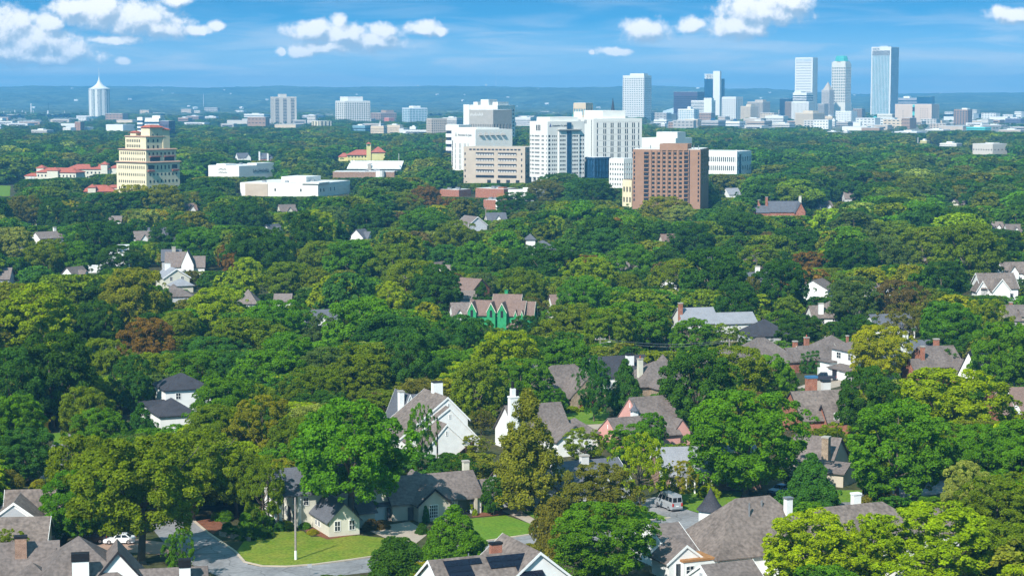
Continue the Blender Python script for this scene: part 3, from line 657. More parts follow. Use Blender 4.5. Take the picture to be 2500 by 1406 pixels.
h = house('house', 'shaded grey-roofed house with tan brick chimney at the lower left', (62, 1348, 6.6), 12, [Bk(-9, 4, -2, 8, 3.0, 7.2), Bk(-3, 5, -8, 0, 2.8, 6.2, 'hip', 'y'), Bk(2.4, 5.4, -2.5, 4, 4.4, 6.4, 'gable', 'y', og=0.1)], TAN, RB2, cz=0.9, land='the tan brick chimney')
chimney(h, -0.6, 1.4, 4, 8.3, 1.5, 1.1, BRICKB, BLACK); wins(h, 'S', -2.5, (3.9,), (4.1,), 1.0, 1.5)
h = house('house', 'white house with louvred front gable and brown roof left of the pink dumpster', (36, 1222, 6.8), 6, [Bk(-4.4, 4.4, -1, 8, 3.4, 6.6, 'gable', 'y', og=0.2), Bk(-2, 6, 3, 10, 3, 7.0), Bk(-9, 5.5, -10, -1, 2.6, 5.4)], WHITES, RB, trim=TRIM, land='the louvred gable')
MB().add([(-1.9, -1.1, 4.6), (1.9, -1.1, 4.6), (0, -1.1, 6.0), (-1.9, -1.04, 4.6), (1.9, -1.04, 4.6), (0, -1.04, 6.0)], [(0, 1, 2), (5, 4, 3), (0, 3, 4, 1), (1, 4, 5, 2), (2, 5, 3, 0)]).obj('gable_vent', GREYP, h)
# O..T right side
h = house('house', 'brown-roofed brick house with blue-capped brick chimney right of the dark pickup tree gap', (1930, 957, 7.6), 15, [Bk(0, 11.5, -6, 5.5, 3.0, 7.6, og=0.15), Bk(4.5, 12, -8, -3, 3.0, 5.6)], BRICK, RB, trim=DARKTRIM, land='the blue-capped chimney')
BLUECAP = surf('blue_metal', (0.06, 0.17, 0.32), 0.5)
chimney(h, 5.0, 1.5, 5, 10.0, 2.1, 1.2, BRICK, BLUECAP, caph=0.45); chimney(h, 8.0, 1.2, 5, 9.2, 1.6, 1.2, CONCW, BLACK, caph=0.15)
for q in ((1.5, -1.0, 6.9), (4.2, -1.4, 6.6), (4.3, -2.4, 5.9)): vent(h, *q)
wins(h, 'S', -8, (6.3,), (3.1,), 1.2, 1.4)
h = house('house', 'white two-storey hip-roofed house with porch behind the yellow sycamore', (2030, 914, 0), G, [Bk(0, 11, -12, 0, 6.6, 9.2, 'hip', 'y'), Bk(-3.4, 0, -12, -4, 2.4, 3.0, 'gable', 'y', he2=3.0, rp=0.98), Bk(-2, 0, -2, 3, 3.2, 3.5, 'flat')], WHITES, RB2, land='the white two-storey house')
wins(h, 'W', 0, (-3.0, -7.8), (4.2,), 1.9, 1.5); MB().box(-3.48, -3.4, -7.4, -5.6, 0.05, 2.3).obj('garage_door', GLD, h)
for q in (-4.1, -8.2, -11.8): MB().box(-3.6, -3.4, q - 0.1, q + 0.1, 0, 2.5).obj('porch_post', TRIM, h)
h = house('house', 'brick house with tall pyramid roof left of the white two-storey house', (2034, 817, 7.0), G, [Bk(-6.5, 5.5, -6, 6, 2.8, 7.0, 'hip'), Bk(-13, -3, -8, -1, 2.8, 5.2), ], BRICK, RB2, trim=CREAM, cz=0.95, land='the brick pyramid roof')
chimney(h, -13.4, -4, 3, 6.4, 1.0, 0.8, BRICK, CONC); chimney(h, -8.6, -1.5, 3, 6.8, 1.1, 0.8, BRICK, CONC, 1); chimney(h, 1.5, -4, 3, 7.0, 0.5, 0.5, BRICK, CONC)
wins(h, 'S', -8, (-7, -5.4), (1.0,), 1.2, 1.3)
h = house('house', 'broad taupe hip roof with two skylights behind the wire poles', (1850, 823, 8.0), 20, [Bk(-7, 8, -7, 6, 3.0, 8.0, 'hip'), Bk(-15, -3, -8, 3, 3.0, 6.3, 'hip'), Bk(6, 16, -7, 1, 3.0, 5.4)], BRICK, RB2, land='the two-skylight roof')
for q in (0.4, 1.9): link('skylight', copyable('sky', lambda: MB().box(-0.45, 0.45, -0.5, 0.5, 0, 0.14).mesh('skylight', GL)), h, (q, -0.9, 7.35), (math.atan(5 / 6.5), 0, 0))
h = house('house', 'grey-brown roofed house with two brick chimneys right of the yellow sycamore', (2238, 847, 8.0), 16, [Bk(0, 9, -6, 5, 4.2, 8.0, og=0.1), Bk(-4, 2, -8, -1, 3.0, 5.8), Bk(5.5, 9.5, -10.5, -5, 3.0, 5.8, 'gable', 'y')], BRICK, RB2, land='the two brick chimneys')
chimney(h, -0.9, -4.6, 3, 8.6, 0.8, 0.8, BRICK, CONC); chimney(h, 5.6, 1.2, 6, 9.4, 1.2, 0.8, BRICK, CONC); wins(h, 'S', -6, (4.0, 7.5), (2.4,), 1.1, 1.4)
h = house('house', 'house with long reddish roof and white parapet at the right edge', (2425, 948, 7.2), 8, [Bk(0, 16, -6, 6, 3.0, 7.2), Bk(2.6, 3.2, -6.4, 6.2, 3.2, 7.9, og=0.05, ov=0.1)], BRICK, RRB, land='the long reddish roof')
MB().prism([(-6.6, 3.3), (0, 7.9), (0, 7.5), (-6.6, 2.8)], 2.55, 3.25).obj('parapet', WHITES, h)
h = house('house', 'brown house with tall pale stone chimney between the big green trees on the right', (1985, 1062, 6.8), -30, [Bk(-3, 5, -4, 4, 3.0, 6.6), Bk(2, 9, -9, -3, 2.4, 3.6)], TAN, RB2, clr=False, land='the pale stone chimney')
clear(1962, 1060, 2035, 1140, 362); chimney(h, 4.2, -4.6, 0, 7.4, 1.2, 1.2, STONE, CONC)
# further back
def cot(label, org, rot, bl, wall=WHITES, roof=RB2, ch=(), trim=None, land=None, wn=True, cat='house'):
    h = house('house', label, org, rot, bl, wall, roof, trim=trim, land=land, cat=cat)
    for c in ch: chimney(h, *c)
    if wn:
        b = bl[0]
        if b['ax'] == 'x':
            k = max(1, int((b['x1'] - b['x0']) / 3.2)); wins(h, 'S', b['y0'], [b['x0'] + (i + 0.5) * (b['x1'] - b['x0']) / k for i in range(k)], (0.9,) if b['he'] < 4.5 else (0.9, 3.5), 1.1, 1.4)
        else: wins(h, 'S', b['y0'], [b['x0'] * 0.72 + b['x1'] * 0.28, b['x0'] * 0.28 + b['x1'] * 0.72], (0.9,) if b['he'] < 4.5 else (0.9, 3.5), 1.1, 1.4)
    return h
cot('white house with tall charcoal hip roof half hidden by trees on the left', (405, 1018, 0), G, [Bk(0, 9.5, 0, 10, 5.8, 8.3, 'hip', 'y'), Bk(-6, 1.2, -19.5, -10.5, 3.8, 6.2, 'hip', 'y'), Bk(-5, 1, -11, 1, 3.2, 3.5, 'flat')], WHITES, RD, land='the charcoal hip roof')
h = cot('blue-grey roofed house with brick chimney below the dark oaks', (1690, 751, 6.8), 14, [Bk(-4, 6, -5, 6, 3.0, 6.6), Bk(5, 17, -5.5, 3, 2.8, 5.2), Bk(-6, -1, -8, -4, 2.8, 4.8, 'gable', 'y')], CONCW, RL, [(-4.0, -1.6, 3, 8.2, 1.1, 0.9, BRICK)], land='the blue-grey roof')
cot('small reddish-brown roofed house with orange chimney in front of the blue-grey roof', (1636, 807, 5.6), 10, [Bk(0, 8, -5, 4, 2.7, 5.6), Bk(-1, 3, -8, -4, 2.6, 4.4, 'gable', 'y')], CREAM, RRB, [(6.4, -0.8, 3, 7.0, 0.9, 0.7, BRICK)], land='the small reddish-brown roof')
cot('charcoal hip-roofed house just right of the lime green tree', (1852, 778, 6.4), 14, [Bk(-4, 7, -6, 5, 2.8, 6.4, 'hip')], GREYP, RD)
cot('brown-grey house with white gable and white chimney behind the open pergola', (2008, 734, 6.8), 5, [Bk(-3, 7, -6, 5, 2.9, 6.8, 'hip'), Bk(-4, 1, -5, 3, 2.9, 5.4), Bk(6, 12, -4, 3, 2.8, 5.0)], WHITES, RB, [(-1.6, -4.8, 3, 6.4, 1.4, 0.9, WHITES)], land='the white-chimneyed brown house')
cot('grey-roofed house with white front gable and large window at the far right', (2422, 668, 8.2), 5, [Bk(-5, 7, -5, 6, 4.0, 8.2), Bk(-2, 3.6, -7.5, -2, 3.6, 7.0, 'gable', 'y'), Bk(-6.5, -3, -5, 0, 3.4, 6.2, 'gable', 'y')], WHITES, RB, trim=TRIM, land='the far-right white gable')
cot('white house with two small gables at the right edge above the grey-roofed one', (2462, 642, 7.0), 8, [Bk(-3, 9, -4, 4, 4, 7.2), Bk(-2, 1.5, -6, -3, 4, 6.4, 'gable', 'y'), Bk(4, 7.5, -6, -3, 4, 6.4, 'gable', 'y')], WHITES, RB)
cot('grey-brown roofed house with white dormer cut by the right edge', (2462, 745, 6.6), 4, [Bk(-2, 12, -6, 5, 3, 6.6), Bk(2, 5, -6, -1, 4.2, 5.8)], TAN, RB2, [(1.0, 1, 5, 7.2, 0.9, 0.8, BRICK)])
cot('small house with orange-brown roof and white wall among dark trees on the right', (2316, 634, 8.0), 5, [Bk(-1, 3.4, -4, 4, 5.2, 8.0, 'hip', 'y')], WHITES, surf('orange_shingle', (0.36, 0.19, 0.12), 0.9, fine=0.15, fscale=5), land='the small orange-roofed house')
cot('grey-roofed house with white porch left of the brown-grey house, mostly hidden', (1996, 684, 7.0), 60, [Bk(-4, 4, -5, 5, 4.6, 7.2)], WHITES, RB2, wn=True)
cot('slate-roofed house behind the thin white pole right of the pergola', (2150, 768, 6.0), 10, [Bk(-3, 8, -5, 5, 2.8, 6.0)], WHITES, RS)
# green house
h = house('house', 'house under construction wrapped in bright green sheathing with brown roof', (1139, 814, 0), -10,
          [Bk(0.4, 15.5, 1.6, 9.5, 5.2, 8.6), Bk(6.5, 14.0, 3.0, 12, 5.2, 10.2), Bk(0.2, 2.6, 0.4, 6, 6.2, 8.5, 'gable', 'y', og=0.1, ov=0.15), Bk(5.6, 8.0, 0.4, 6, 6.2, 8.5, 'gable', 'y', og=0.1, ov=0.15), Bk(8.7, 11.2, -0.2, 6, 6.2, 8.5, 'gable', 'y', og=0.1, ov=0.15),
           Bk(12.0, 16.0, -2.4, 2.0, 2.7, 4.6, 'hip', open=True), Bk(13.2, 14.0, 0.6, 3, 5.2, 6.4, 'gable', 'y', og=0.05, ov=0.1), Bk(15.0, 15.8, 0.6, 3, 5.2, 6.4, 'gable', 'y', og=0.05, ov=0.1), Bk(15, 18, 3, 9.5, 4.6, 8.4)], GREENWRAP, RRB, trim=CREAM, cz=0.8, land='the green-wrapped house')
for q in (1.4, 6.8, 9.95): window(h, q, (0.4 if q < 9 else -0.2), 4.6, 'S', 0.7, 1.9, DARKTRIM)
wins(h, 'S', 1.6, (4.2,), (1.2,), 0.9, 1.4, fm=DARKTRIM); MB().box(6.3, 7.3, 0.32, 0.42, 0, 2.4).obj('doorway', DECK, h)
for q in (12.2, 15.8): MB().box(q - 0.12, q + 0.12, -2.3, -2.06, 0, 2.7).obj('porch_post', DECK, h)
MB().box(13.5, 14.6, 1.45, 1.6, 0, 2.3).obj('door', TRIM, h); chimney(h, 9.6, 9.0, 8, 11.2, 0.9, 0.9, GREENWRAP, GREENWRAP, caph=0.1)
GREYW = surf('warm_grey_shingle', (0.21, 0.17, 0.155), 0.9, fine=0.2, fscale=5)
cot('grey-roofed house with small white gable left of the green-wrapped house', (1128, 740, 6.4), 10, [Bk(-3, 5, -4, 5, 3, 6.4), Bk(-3, 0, -5.5, 0, 3, 5.2, 'gable', 'y')], WHITES, GREYW)
cot('white flat-gabled house with brown lean-to roof above the dark cone evergreen', (1128, 712, 6.2), 4, [Bk(-1, 6, -4, 4, 4.4, 6.4), Bk(-2, 5, -7, -3, 2.4, 3.6)], WHITES, GREYW)
cot('brick-gabled house showing its brown roof left of the dark cone evergreen', (1146, 683, 7.0), -40, [Bk(-5, 5, -4, 4, 4.4, 7.4)], BRICK, RRB)
cot('taupe steep roof peeping between olive trees in the middle distance', (946, 668, 7.2), 4, [Bk(0, 6, -4, 4, 3.6, 7.2)], BRICK, RB2)
cot('cream gable-end house with pale grey roof in the left middle distance', (431, 657, 7.4), G, [Bk(-4.4, 4.4, 0, 11, 4.6, 7.4, 'gable', 'y'), Bk(-3, 4, -6, 0, 2.6, 4.4, 'hip')], CREAM, RL, [(-1.0, 8, 6, 8.8, 1.8, 0.9, WHITES)], trim=TRIM, land='the cream gable house')
cot('low taupe-roofed house below the cream gable-end house', (408, 700, 4.8), 10, [Bk(-1, 8, -6, 2, 2.5, 4.6, 'hip'), Bk(-1, 5, 0, 7, 2.6, 5.4, 'hip')], GREYP, RB2)
cot('white steep-gabled cottage with narrow dark window on the left', (457, 613, 9.0), 6, [Bk(-2.2, 2.2, 0, 9, 4.0, 9.0, 'gable', 'y', og=0.1), Bk(-8, -1, 2, 8, 3.6, 8.2), Bk(1, 6, 2, 8, 3.2, 6.6)], WHITES, GREYW, land='the white steep-gabled cottage')
cot('slate-roofed house with grey chimney behind the steep-gabled cottage', (402, 606, 8.6), 8, [Bk(-1, 6, -4, 4, 4.4, 8.0)], GREYP, RS, [(3.4, -2, 4, 9, 1.4, 1, CONC)])
m = house('house', 'white modern house of stacked flat-roofed boxes behind the tan sycamore', (246, 664, 0), 10, [Bk(0, 9, 0, 8, 4.2, 4.6, 'flat', ov=0.05), Bk(3.0, 9.5, 1, 7, 6.6, 7.0, 'flat', ov=0.05), Bk(6, 10.5, 2, 7, 9.2, 9.6, 'flat', ov=0.05), Bk(-6, 0, -3, 3, 2.2, 2.4, 'flat', ov=0.05)], WHITES, CONCW, land='the white stacked house')
wins(m, 'S', 2.0, (8.2,), (7.2,), 3.0, 1.6, gm=GLB); wins(m, 'S', 0, (2, 5), (1.0,), 1.6, 1.6)
cot('white house with dark-topped chimney on the far left slope', (118, 566, 7.0), 40, [Bk(-6, 5, -4, 4, 4.6, 7.0)], WHITES, GREYW, [(3.5, 1, 5, 8.6, 1.2, 0.9, WHITES)])
cot('taupe roof cut by the left edge in the middle distance', (-20, 655, 6.6), 4, [Bk(0, 6.6, -5, 5, 3.4, 6.6)], GREYP, GREYW)
cot('taupe pointed roof left of the tall dark trunk tree', (606, 709, 6.4), 0, [Bk(-3, 3, -4, 4, 3.2, 6.8, 'hip')], GREYP, GREYW)
cot('low brown roof right of the small bright lawn', (672, 716, 4.8), 2, [Bk(0, 5, -4, 3, 2.8, 4.6)], WHITES, GREYW)
cot('pale blue-grey house with grey roof standing above the trees mid-picture', (1166, 530, 8.0), 28, [Bk(-5, 5, 0, 13, 4.2, 8.0, 'gable', 'y'), Bk(-11, -5, -1, 3, 3, 5)], surf('pale_blue_paint', (0.60, 0.62, 0.66), 0.7), GREYW, trim=TRIM, land='the pale blue-grey house')
h = cot('white house with square brown-capped turret and dark roof mid-picture', (1306, 588, 7.4), 8, [Bk(-2, 8, -5, 4, 4.6, 7.6, 'hip'), Bk(-4.4, -0.8, -6, -2.4, 8.8, 10.6, 'hip'), Bk(6, 14, -5, 4, 4, 6, 'hip')], WHITES, RS, land='the white turreted house')
cot('two white dormer gables showing between dark trees, centre right', (1712, 600, 6.6), 10, [Bk(-3, 0.6, 0, 6, 3.2, 6.4, 'gable', 'y'), Bk(2, 6.5, 2, 8, 4.2, 8.2, 'gable', 'y')], WHITES, GREYW)
cot('grey roof with squat white chimney behind the lime green tree', (1832, 664, 6.2), 4, [Bk(-2, 8, -4, 4, 3.2, 6.0)], BRICK, RS, [(2.2, -1, 4, 8.0, 1.5, 1.0, WHITES)])
cot('large dark blue-roofed mansion with brick end gable on the right', (1876, 492, 9.4), 4, [Bk(0, 16, -5, 5, 4.4, 9.4), Bk(13, 18, -8, 4, 4.4, 9.0, 'gable', 'y'), Bk(-7, 0, -4, 4, 4, 7.2)], BRICK, RS, [(-1, 0, 6, 11.6, 1.2, 1, BRICK), (-5, 0, 5, 10, 1.2, 1, BRICK), (17, 1, 7, 12, 1.3, 1, CREAM)], land='the dark blue-roofed mansion')
cot('grey-roofed house right of the brown apartment block', (1772, 461, 7.0), 20, [Bk(0, 8, -5, 5, 3.6, 7.2)], WHITES, RL)
cot('white-gabled house left of the pair above the store', (590, 374, 9.0), 24, [Bk(-5, 6, -5, 5, 4.6, 9.0), Bk(2, 7, -7, 2, 4.6, 8.0, 'gable', 'y')], WHITES, RS)
cot('dark-roofed house with two white chimneys above the white store', (640, 374, 9.6), 14, [Bk(-2, 9, -5, 5, 4.6, 9.4)], BRICK, RS, [(-3, -3, 2, 11, 1.4, 1.2, WHITES), (4.6, -5.5, 2, 9.4, 1.5, 1.2, WHITES), (9.5, 0, 5, 12, 1.4, 1.2, WHITES)])
cot('small white bungalow at the left in a gap among trees', (76, 518, 6.4), 8, [Bk(-2, 6, -4, 4, 3.4, 6.2)], WHITES, RS)
cot('white cottage right below the small white bungalow on the left', (92, 530, 5.6), 0, [Bk(0, 5, -3, 3, 3.2, 5.6, 'gable', 'y')], WHITES, GREYW)
cot('white gable end peeping out left of the big yellow oak', (188, 500, 7.2), -20, [Bk(-3, 3, 0, 7, 3.6, 7.0, 'gable', 'y')], WHITES, RS)
cot('pale flat-topped garage below the olive oaks on the left', (272, 527, 5.6), 5, [Bk(-1, 5, -3, 3, 3.2, 5.4)], WHITES, GREYW)
cot('grey-roofed house with pale wall low under the lilac grey oak', (2060, 470, 7.0), 4, [Bk(0, 7, -4, 4, 3.6, 7.0)], CONCW, GREYW)
cot('white gabled house with brick side wall at the far right above the reddish roof', (2368, 858, 8.6), -30, [Bk(-2.4, 2.4, -1, 8, 3.4, 8.6, 'gable', 'y'), Bk(2, 9, 1, 7, 3, 6.4)], WHITES, RD, [(4, -0.5, 2, 8.2, 1.2, 0.9, BRICK)])
cot('dark-roofed cottage with white chimney right of the yellow sycamore top', (2226, 830, 5.6), 14, [Bk(-2, 5, -4, 4, 2.6, 5.4)], WHITES, RS, [(-1.0, 1.5, 3, 7.4, 1.1, 0.9, WHITES)])
pg = empty('pergola', P(1984, 836), R(10), 'open white pergola on a lawn behind the brick house with pyramid roof', 'pergola')
for q in ((0, 0), (3.4, 0), (0, 3), (3.4, 3)): MB().box(q[0] - 0.13, q[0] + 0.13, q[1] - 0.13, q[1] + 0.13, 0, 2.7).obj('post', TRIM, pg)
a = MB(); roof_block(Bk(0, 3.4, 0, 3, 2.7, 3.7, 'hip', open=True), a, MB(), None); a.obj('roof', RL, pg)
clear(1978, 805, 2018, 836, 520)

GLIMPSE = []
rg = random.Random(31)
for (px_, py_) in ((463, 497), (664, 548), (445, 572), (384, 556), (345, 565), (182, 652), (60, 600), (940, 645), (1073, 640), (779, 757), (1368, 720), (1637, 572), (1648, 672), (1842, 618), (1867, 642), (2147, 692), (2441, 542), (2472, 548), (2335, 487), (2243, 624), (2012, 492), (1530, 636), (880, 560), (1210, 520), (1960, 560), (700, 500), (2400, 640)):
    wn, wm_ = rg.choice((('white', WHITES), ('white', WHITES), ('brick', BRICK), ('cream', CREAM))); rn, rm_ = rg.choice((('grey', GREYW), ('slate', RS), ('taupe', RB2), ('brown', RRB)))
    L_ = rg.uniform(3, 5)
    h = house('house', None, (px_, py_, 6.6), rg.choice((-20, 4, 14, 24, 60)), [Bk(-L_, L_, -3.5, 3.5, 3.4, 6.6), Bk(-1.5, 2, -5, -2, 3.2, 5.6, 'gable', 'y')], wm_, rm_, cz=rg.uniform(0.7, 1.25), group='houses glimpsed among the trees')
    GLIMPSE.append([h, px_, py_, f'half-hidden {wn} house with {rn} roof'])
# ------------------------------------------------------------------ commercial buildings and towers
def zt(px, py, Y): return D(px, py, Y).z
def bld(name, label, xc, Y, th, cat='building', group=None, land=None):
    """origin at the near corner of the building; local -x runs along the left face, +y along the right face"""
    X = D(xc, 300, Y).x
    rz = -R(th) - math.atan2(X, Y)           # th is the turn as seen from the viewpoint's side
    root = empty(name, (X, Y, 0), rz, label, cat, group)
    root_info[root.name] = (X, Y, rz)
    return root
root_info = {}
def bfoot(root, w, d, ztop, zvis=None, x0=None, y0=0.0, r=True):
    X, Y, rz = root_info[root.name]; c, s = math.cos(rz), math.sin(rz)
    W = lambda x, y: (X + c * x - s * y, Y + s * x + c * y)
    FOOTQ.append((W(-w / 2, d / 2), w / 2 + 1, d / 2 + 1, rz))
    zv = ztop * 0.5 if zvis is None else zvis
    q = [W(x, y) for x in (-w, 0) for y in (0, d)]
    pr = [proj(x, y, zv) for x, y in q] + [proj(x, y, ztop) for x, y in q]
    clear(min(a[0] for a in pr), min(a[1] for a in pr), max(a[0] for a in pr), max(a[1] for a in pr[:4]), sum(y for x, y in q) / 4)
    LAND_B.append((min(a[0] for a in pr), max(a[0] for a in pr), min(a[1] for a in pr), max(a[1] for a in pr)))
LAND_B = []
def panes(root, face, plane, us, zs, w, h, mat=None, name='window', lim=100):
    """one pane object per window, sharing a mesh; beyond lim per thing the rest go into one part"""
    mat = mat or GL
    n0 = sum(1 for c in root.children if c.name.split('.')[0] == name)
    rz = {'A': 0, 'B': math.pi / 2, 'L': -math.pi / 2}[face]
    m = copyable(('pn', name, w, h, mat.name), lambda: MB().box(-w / 2, w / 2, -0.07, 0.05, -h / 2, h / 2).mesh(name, mat))
    rest = MB()
    for z in zs:
        for u in us:
            p = (u, plane, z) if face == 'A' else (plane, u, z)
            if n0 < lim: link(name, m, root, p, (0, 0, rz)); n0 += 1
            else:
                rest.M = Matrix.Translation(p) @ Matrix.Rotation(rz, 4, 'Z'); rest.box(-w / 2, w / 2, -0.07, 0.05, -h / 2, h / 2)
    if rest.v: tag(rest.obj(name, mat, root), kind='stuff')
def lin(a, b, n): return [a + (b - a) * (i + 0.5) / n for i in range(n)]
def text(root, s, x, y, z, size, face, mat, name='lettering', bold=0.0):
    cu = bpy.data.curves.new(name, 'FONT'); cu.body = s; cu.size = size; cu.extrude = 0.06; cu.offset = bold
    o = bpy.data.objects.new('tmp', cu); COL.objects.link(o)
    bpy.context.view_layer.update()
    me = bpy.data.meshes.new_from_object(o.evaluated_get(bpy.context.evaluated_depsgraph_get()))
    bpy.data.objects.remove(o); me.name = name; me.materials.clear(); me.materials.append(mat)
    return link(name, me, root, (x, y, z), (math.pi / 2, 0, {'A': 0, 'B': math.pi / 2}[face]))
def tower(name, label, x0, xc, x1, ytop, Y, th, wall, gl, nA, nB, nz, pf=0.4, sf=0.4, cap=0.05, base=0.06, pproud=0.1, rec=0.5, d=None, w=None, roofm=None, pent=None, land=None, group=None, cat='tower', zvis=None, wallB=None):
    r = R(th)
    if w is None: w = (xc - x0) * Y / F / math.cos(r)
    if d is None: d = (x1 - xc) * Y / F / math.sin(r)
    H_ = zt(xc, ytop, Y)
    root = bld(name, label, xc, Y, th, cat, group)
    g_ = MB().box(-w + rec, -rec, rec, d - rec, 0, H_ - 0.3).obj('glazing', gl, root)
    m = MB()
    zb, zc = H_ * base, H_ * (1 - cap)
    m.box(-w, 0, 0, d, zc, H_)
    m.box(-w, 0, 0, d, 0, zb * 0.6) if base else None
    fh = (zc - zb) / nz
    if sf:
        for k in range(nz):
            z = zb + (k + 1) * fh
            m.box(-w, 0, 0, d, z - fh * sf, z if k < nz - 1 else zc + 0.02)
    e = pproud
    for n_, ax in ((nA, 'A'), (nB, 'B')):
        if not n_: continue
        Lx = w if ax == 'A' else d
        b = Lx / n_
        for i in range(n_ + 1):
            c0 = max(0, i * b - b * pf / 2); c1 = min(Lx, i * b + b * pf / 2)
            if ax == 'A':
                m.box(-c1 - (e if i == n_ else 0), -c0 + (e if i == 0 else 0), -e, rec + 0.1, 0, zc + 0.01); m.box(-c1, -c0, d - rec - 0.1, d + e, 0, zc + 0.01)
            else:
                m.box(-rec - 0.1, e, c0 + (0.02 if i == 0 else 0), c1 - (0.02 if i == n_ else 0), 0, zc + 0.012); m.box(-w - e, -w + rec + 0.1, c0 + 0.02, c1 - 0.02, 0, zc + 0.012)
    m.obj('wall', wall, root)
    MB().box(-w + 0.6, -0.6, 0.6, d - 0.6, H_, H_ + 0.25).obj('roof', roofm or CONCW, root)
    for i, (fx0, fx1, fy0, fy1, hh, mt) in enumerate(pent or []):
        MB().box(-w * fx1, -w * fx0, d * fy0, d * fy1, H_ + 0.2, H_ + hh).obj('penthouse', mt or wall, root)
    bfoot(root, w, d, H_, H_ * 0.25 if zvis is None else zvis)
    if land: LAND.append(((x0 + x1) / 2, ytop + 30, land))
    return root, w, d, H_
def scribble(root, x, y, z, wd, h, face, mat, n=9, seed=1):
    """far lettering too small to read: a line of uneven strokes"""
    rr = random.Random(seed); m = MB(); st = wd / n
    for i in range(n):
        a = i * st; k = h * rr.uniform(0.45, 1.0)
        m.box(a, a + st * 0.22, -0.08, 0.0, 0, k); m.box(a + st * 0.2, a + st * rr.uniform(0.5, 0.75), -0.09, 0.0, rr.choice((0, h * 0.35)), rr.choice((0, h * 0.35)) + h * 0.2) if False else None
        b = rr.choice((0.0, h * 0.3)); m.box(a + st * 0.22, a + st * 0.7, -0.08, 0.0, b, b + h * 0.18)
    o = m.obj('lettering', mat, root, (x, y, z)); o.rotation_euler = (0, 0, {'A': 0, 'B': math.pi / 2}[face]); return o
YEL = surf('yellow_stucco', (0.72, 0.63, 0.43), 0.8, 0.04, 0.3)
YEL2 = surf('lemon_stucco', (0.62, 0.56, 0.24), 0.8, 0.04, 0.3)
BEI = surf('beige_concrete', (0.50, 0.42, 0.34), 0.85, 0.05, 0.2)
TCT = surf('terracotta_brick_wall', (0.345, 0.205, 0.14), 0.85, 0.05, 0.25, fine=0.05, fscale=3)
GRYC = surf('grey_ribbed_concrete', (0.40, 0.375, 0.345), 0.85, 0.05, 0.2)
WHT = surf('white_precast', (0.74, 0.725, 0.68), 0.75, 0.03, 0.15)
PURP = surf('plum_granite', (0.085, 0.065, 0.10), 0.6, 0.08, 0.2)
SAND = surf('sandstone_facing', (0.62, 0.50, 0.36), 0.8, 0.05, 0.15)
AQUA = surf('aqua_panel', (0.10, 0.50, 0.46), 0.5, 0.05)
COPPER = surf('green_copper_roof', (0.08, 0.42, 0.38), 0.6, 0.12, 0.3)
INK = surf('dark_sign_letter', (0.04, 0.05, 0.07), 0.5)
# --- yellow ziggurat
Y0 = 1200.0
z = lambda y: zt(355, y, Y0)
r = bld('stepped_building', 'cream-yellow stepped apartment tower with red-brown tiled ledges rising from the trees', 355, Y0, 48)
w0, d0 = 26.6, 27.2; z1, z2, z3, z4 = z(397), z(366), z(334), z(317)
m = MB().box(-w0, 0, 0, d0, 0, z1); m.box(-w0 + 1.5, -0.9, 0.9, d0 - 2.0, z1, z2); m.box(-w0 + 6.5, -1.6, 1.6, 16, z2, z3); m.box(-9, -1.3, 4.5, 15, z3, z(312)); m.box(-5.5, -1.2, 15, 20.5, z2, z(318)); m.box(-17, -12, 3, 7, z3, z(325))
m.obj('wall', YEL, r)
m = MB()
for (a, b, c, d_, zz, o) in ((-w0, 0, 0, d0, z1, 1.0), (-w0 + 1.5, -0.9, 0.9, d0 - 2, z2, 0.8), (-w0 + 6.5, -1.6, 1.6, 16, z3, 0.6)):
    m.tbox(a - o, b + o, c - o, d_ + o, zz - 0.2, zz + 0.4, o)
m.obj('ledge', surf('brown_tile_ledge', (0.42, 0.26, 0.19), 0.8, fine=0.15), r)
m = MB(); m.tbox(-9.9, -0.4, 3.6, 15.9, z(312), z(312) + 1.5, 3.2); m.tbox(-17.7, -11.3, 2.3, 7.7, z(325), z(325) + 1.0, 2); m.tbox(-6, -0.6, 14.5, 21, z(318), z(318) + 1.0, 2)
m.obj('roof', RR, r)
for (zz, n_, hh, lo) in ((z1 - 3.2, 13, 1.9, 2), (z1 - 7.6, 13, 1.6, 2), (z1 - 11.8, 13, 1.6, 2), (z1 - 15.8, 13, 1.9, 2)):
    panes(r, 'A', 0, [-w0 + 1.4 + (w0 - 2.4) * (i + 0.5) / 13 for i in range(13)], (zz,), 0.75, hh)
for (zz, hh) in ((z1 - 3.2, 2.4), (z1 - 7.4, 1.5), (z1 - 11.6, 1.5), (z1 - 15.8, 2.4)): panes(r, 'B', 0, lin(1.5, d0 - 1.2, 8), (zz,), 1.0, hh)
panes(r, 'A', 0.9, lin(-w0 + 2.5, -1.5, 12), (z1 + 1.7, z1 + 5.3), 0.75, 1.6); panes(r, 'B', -0.9, lin(1.8, d0 - 3, 7), (z1 + 5.0,), 1.1, 1.5)
for u in (8, 19.5):
    MB().box(-0.95, 0.25, u - 4.3, u + 4.3, z1 + 3.0, z1 + 3.5).obj('awning', RR, r); MB().box(-0.95, -0.8, u - 4, u + 4, z1 + 0.5, z1 + 2.9).obj('loggia', GLD, r)
panes(r, 'A', 1.6, lin(-w0 + 7.5, -6.5, 8), (z2 + 2.0, z2 + 5.2), 0.8, 1.7); panes(r, 'B', -1.6, (3.2, 7.5, 11), (z2 + 1.6, z2 + 5.2), 1.1, 1.7); panes(r, 'B', -1.3, (7, 10.5), (z3 + 1.0,), 0.9, 1.0)
for u in (3.5, 23.2): MB().box(-0.05, 0.08, u - 2, u + 2, z1 - 4.2, z1 - 1.8).obj('loggia', GLD, r); MB().box(0, 1.2, u - 2.6, u + 2.6, z1 - 5.6, z1 - 4.8).obj('balcony', RR, r)
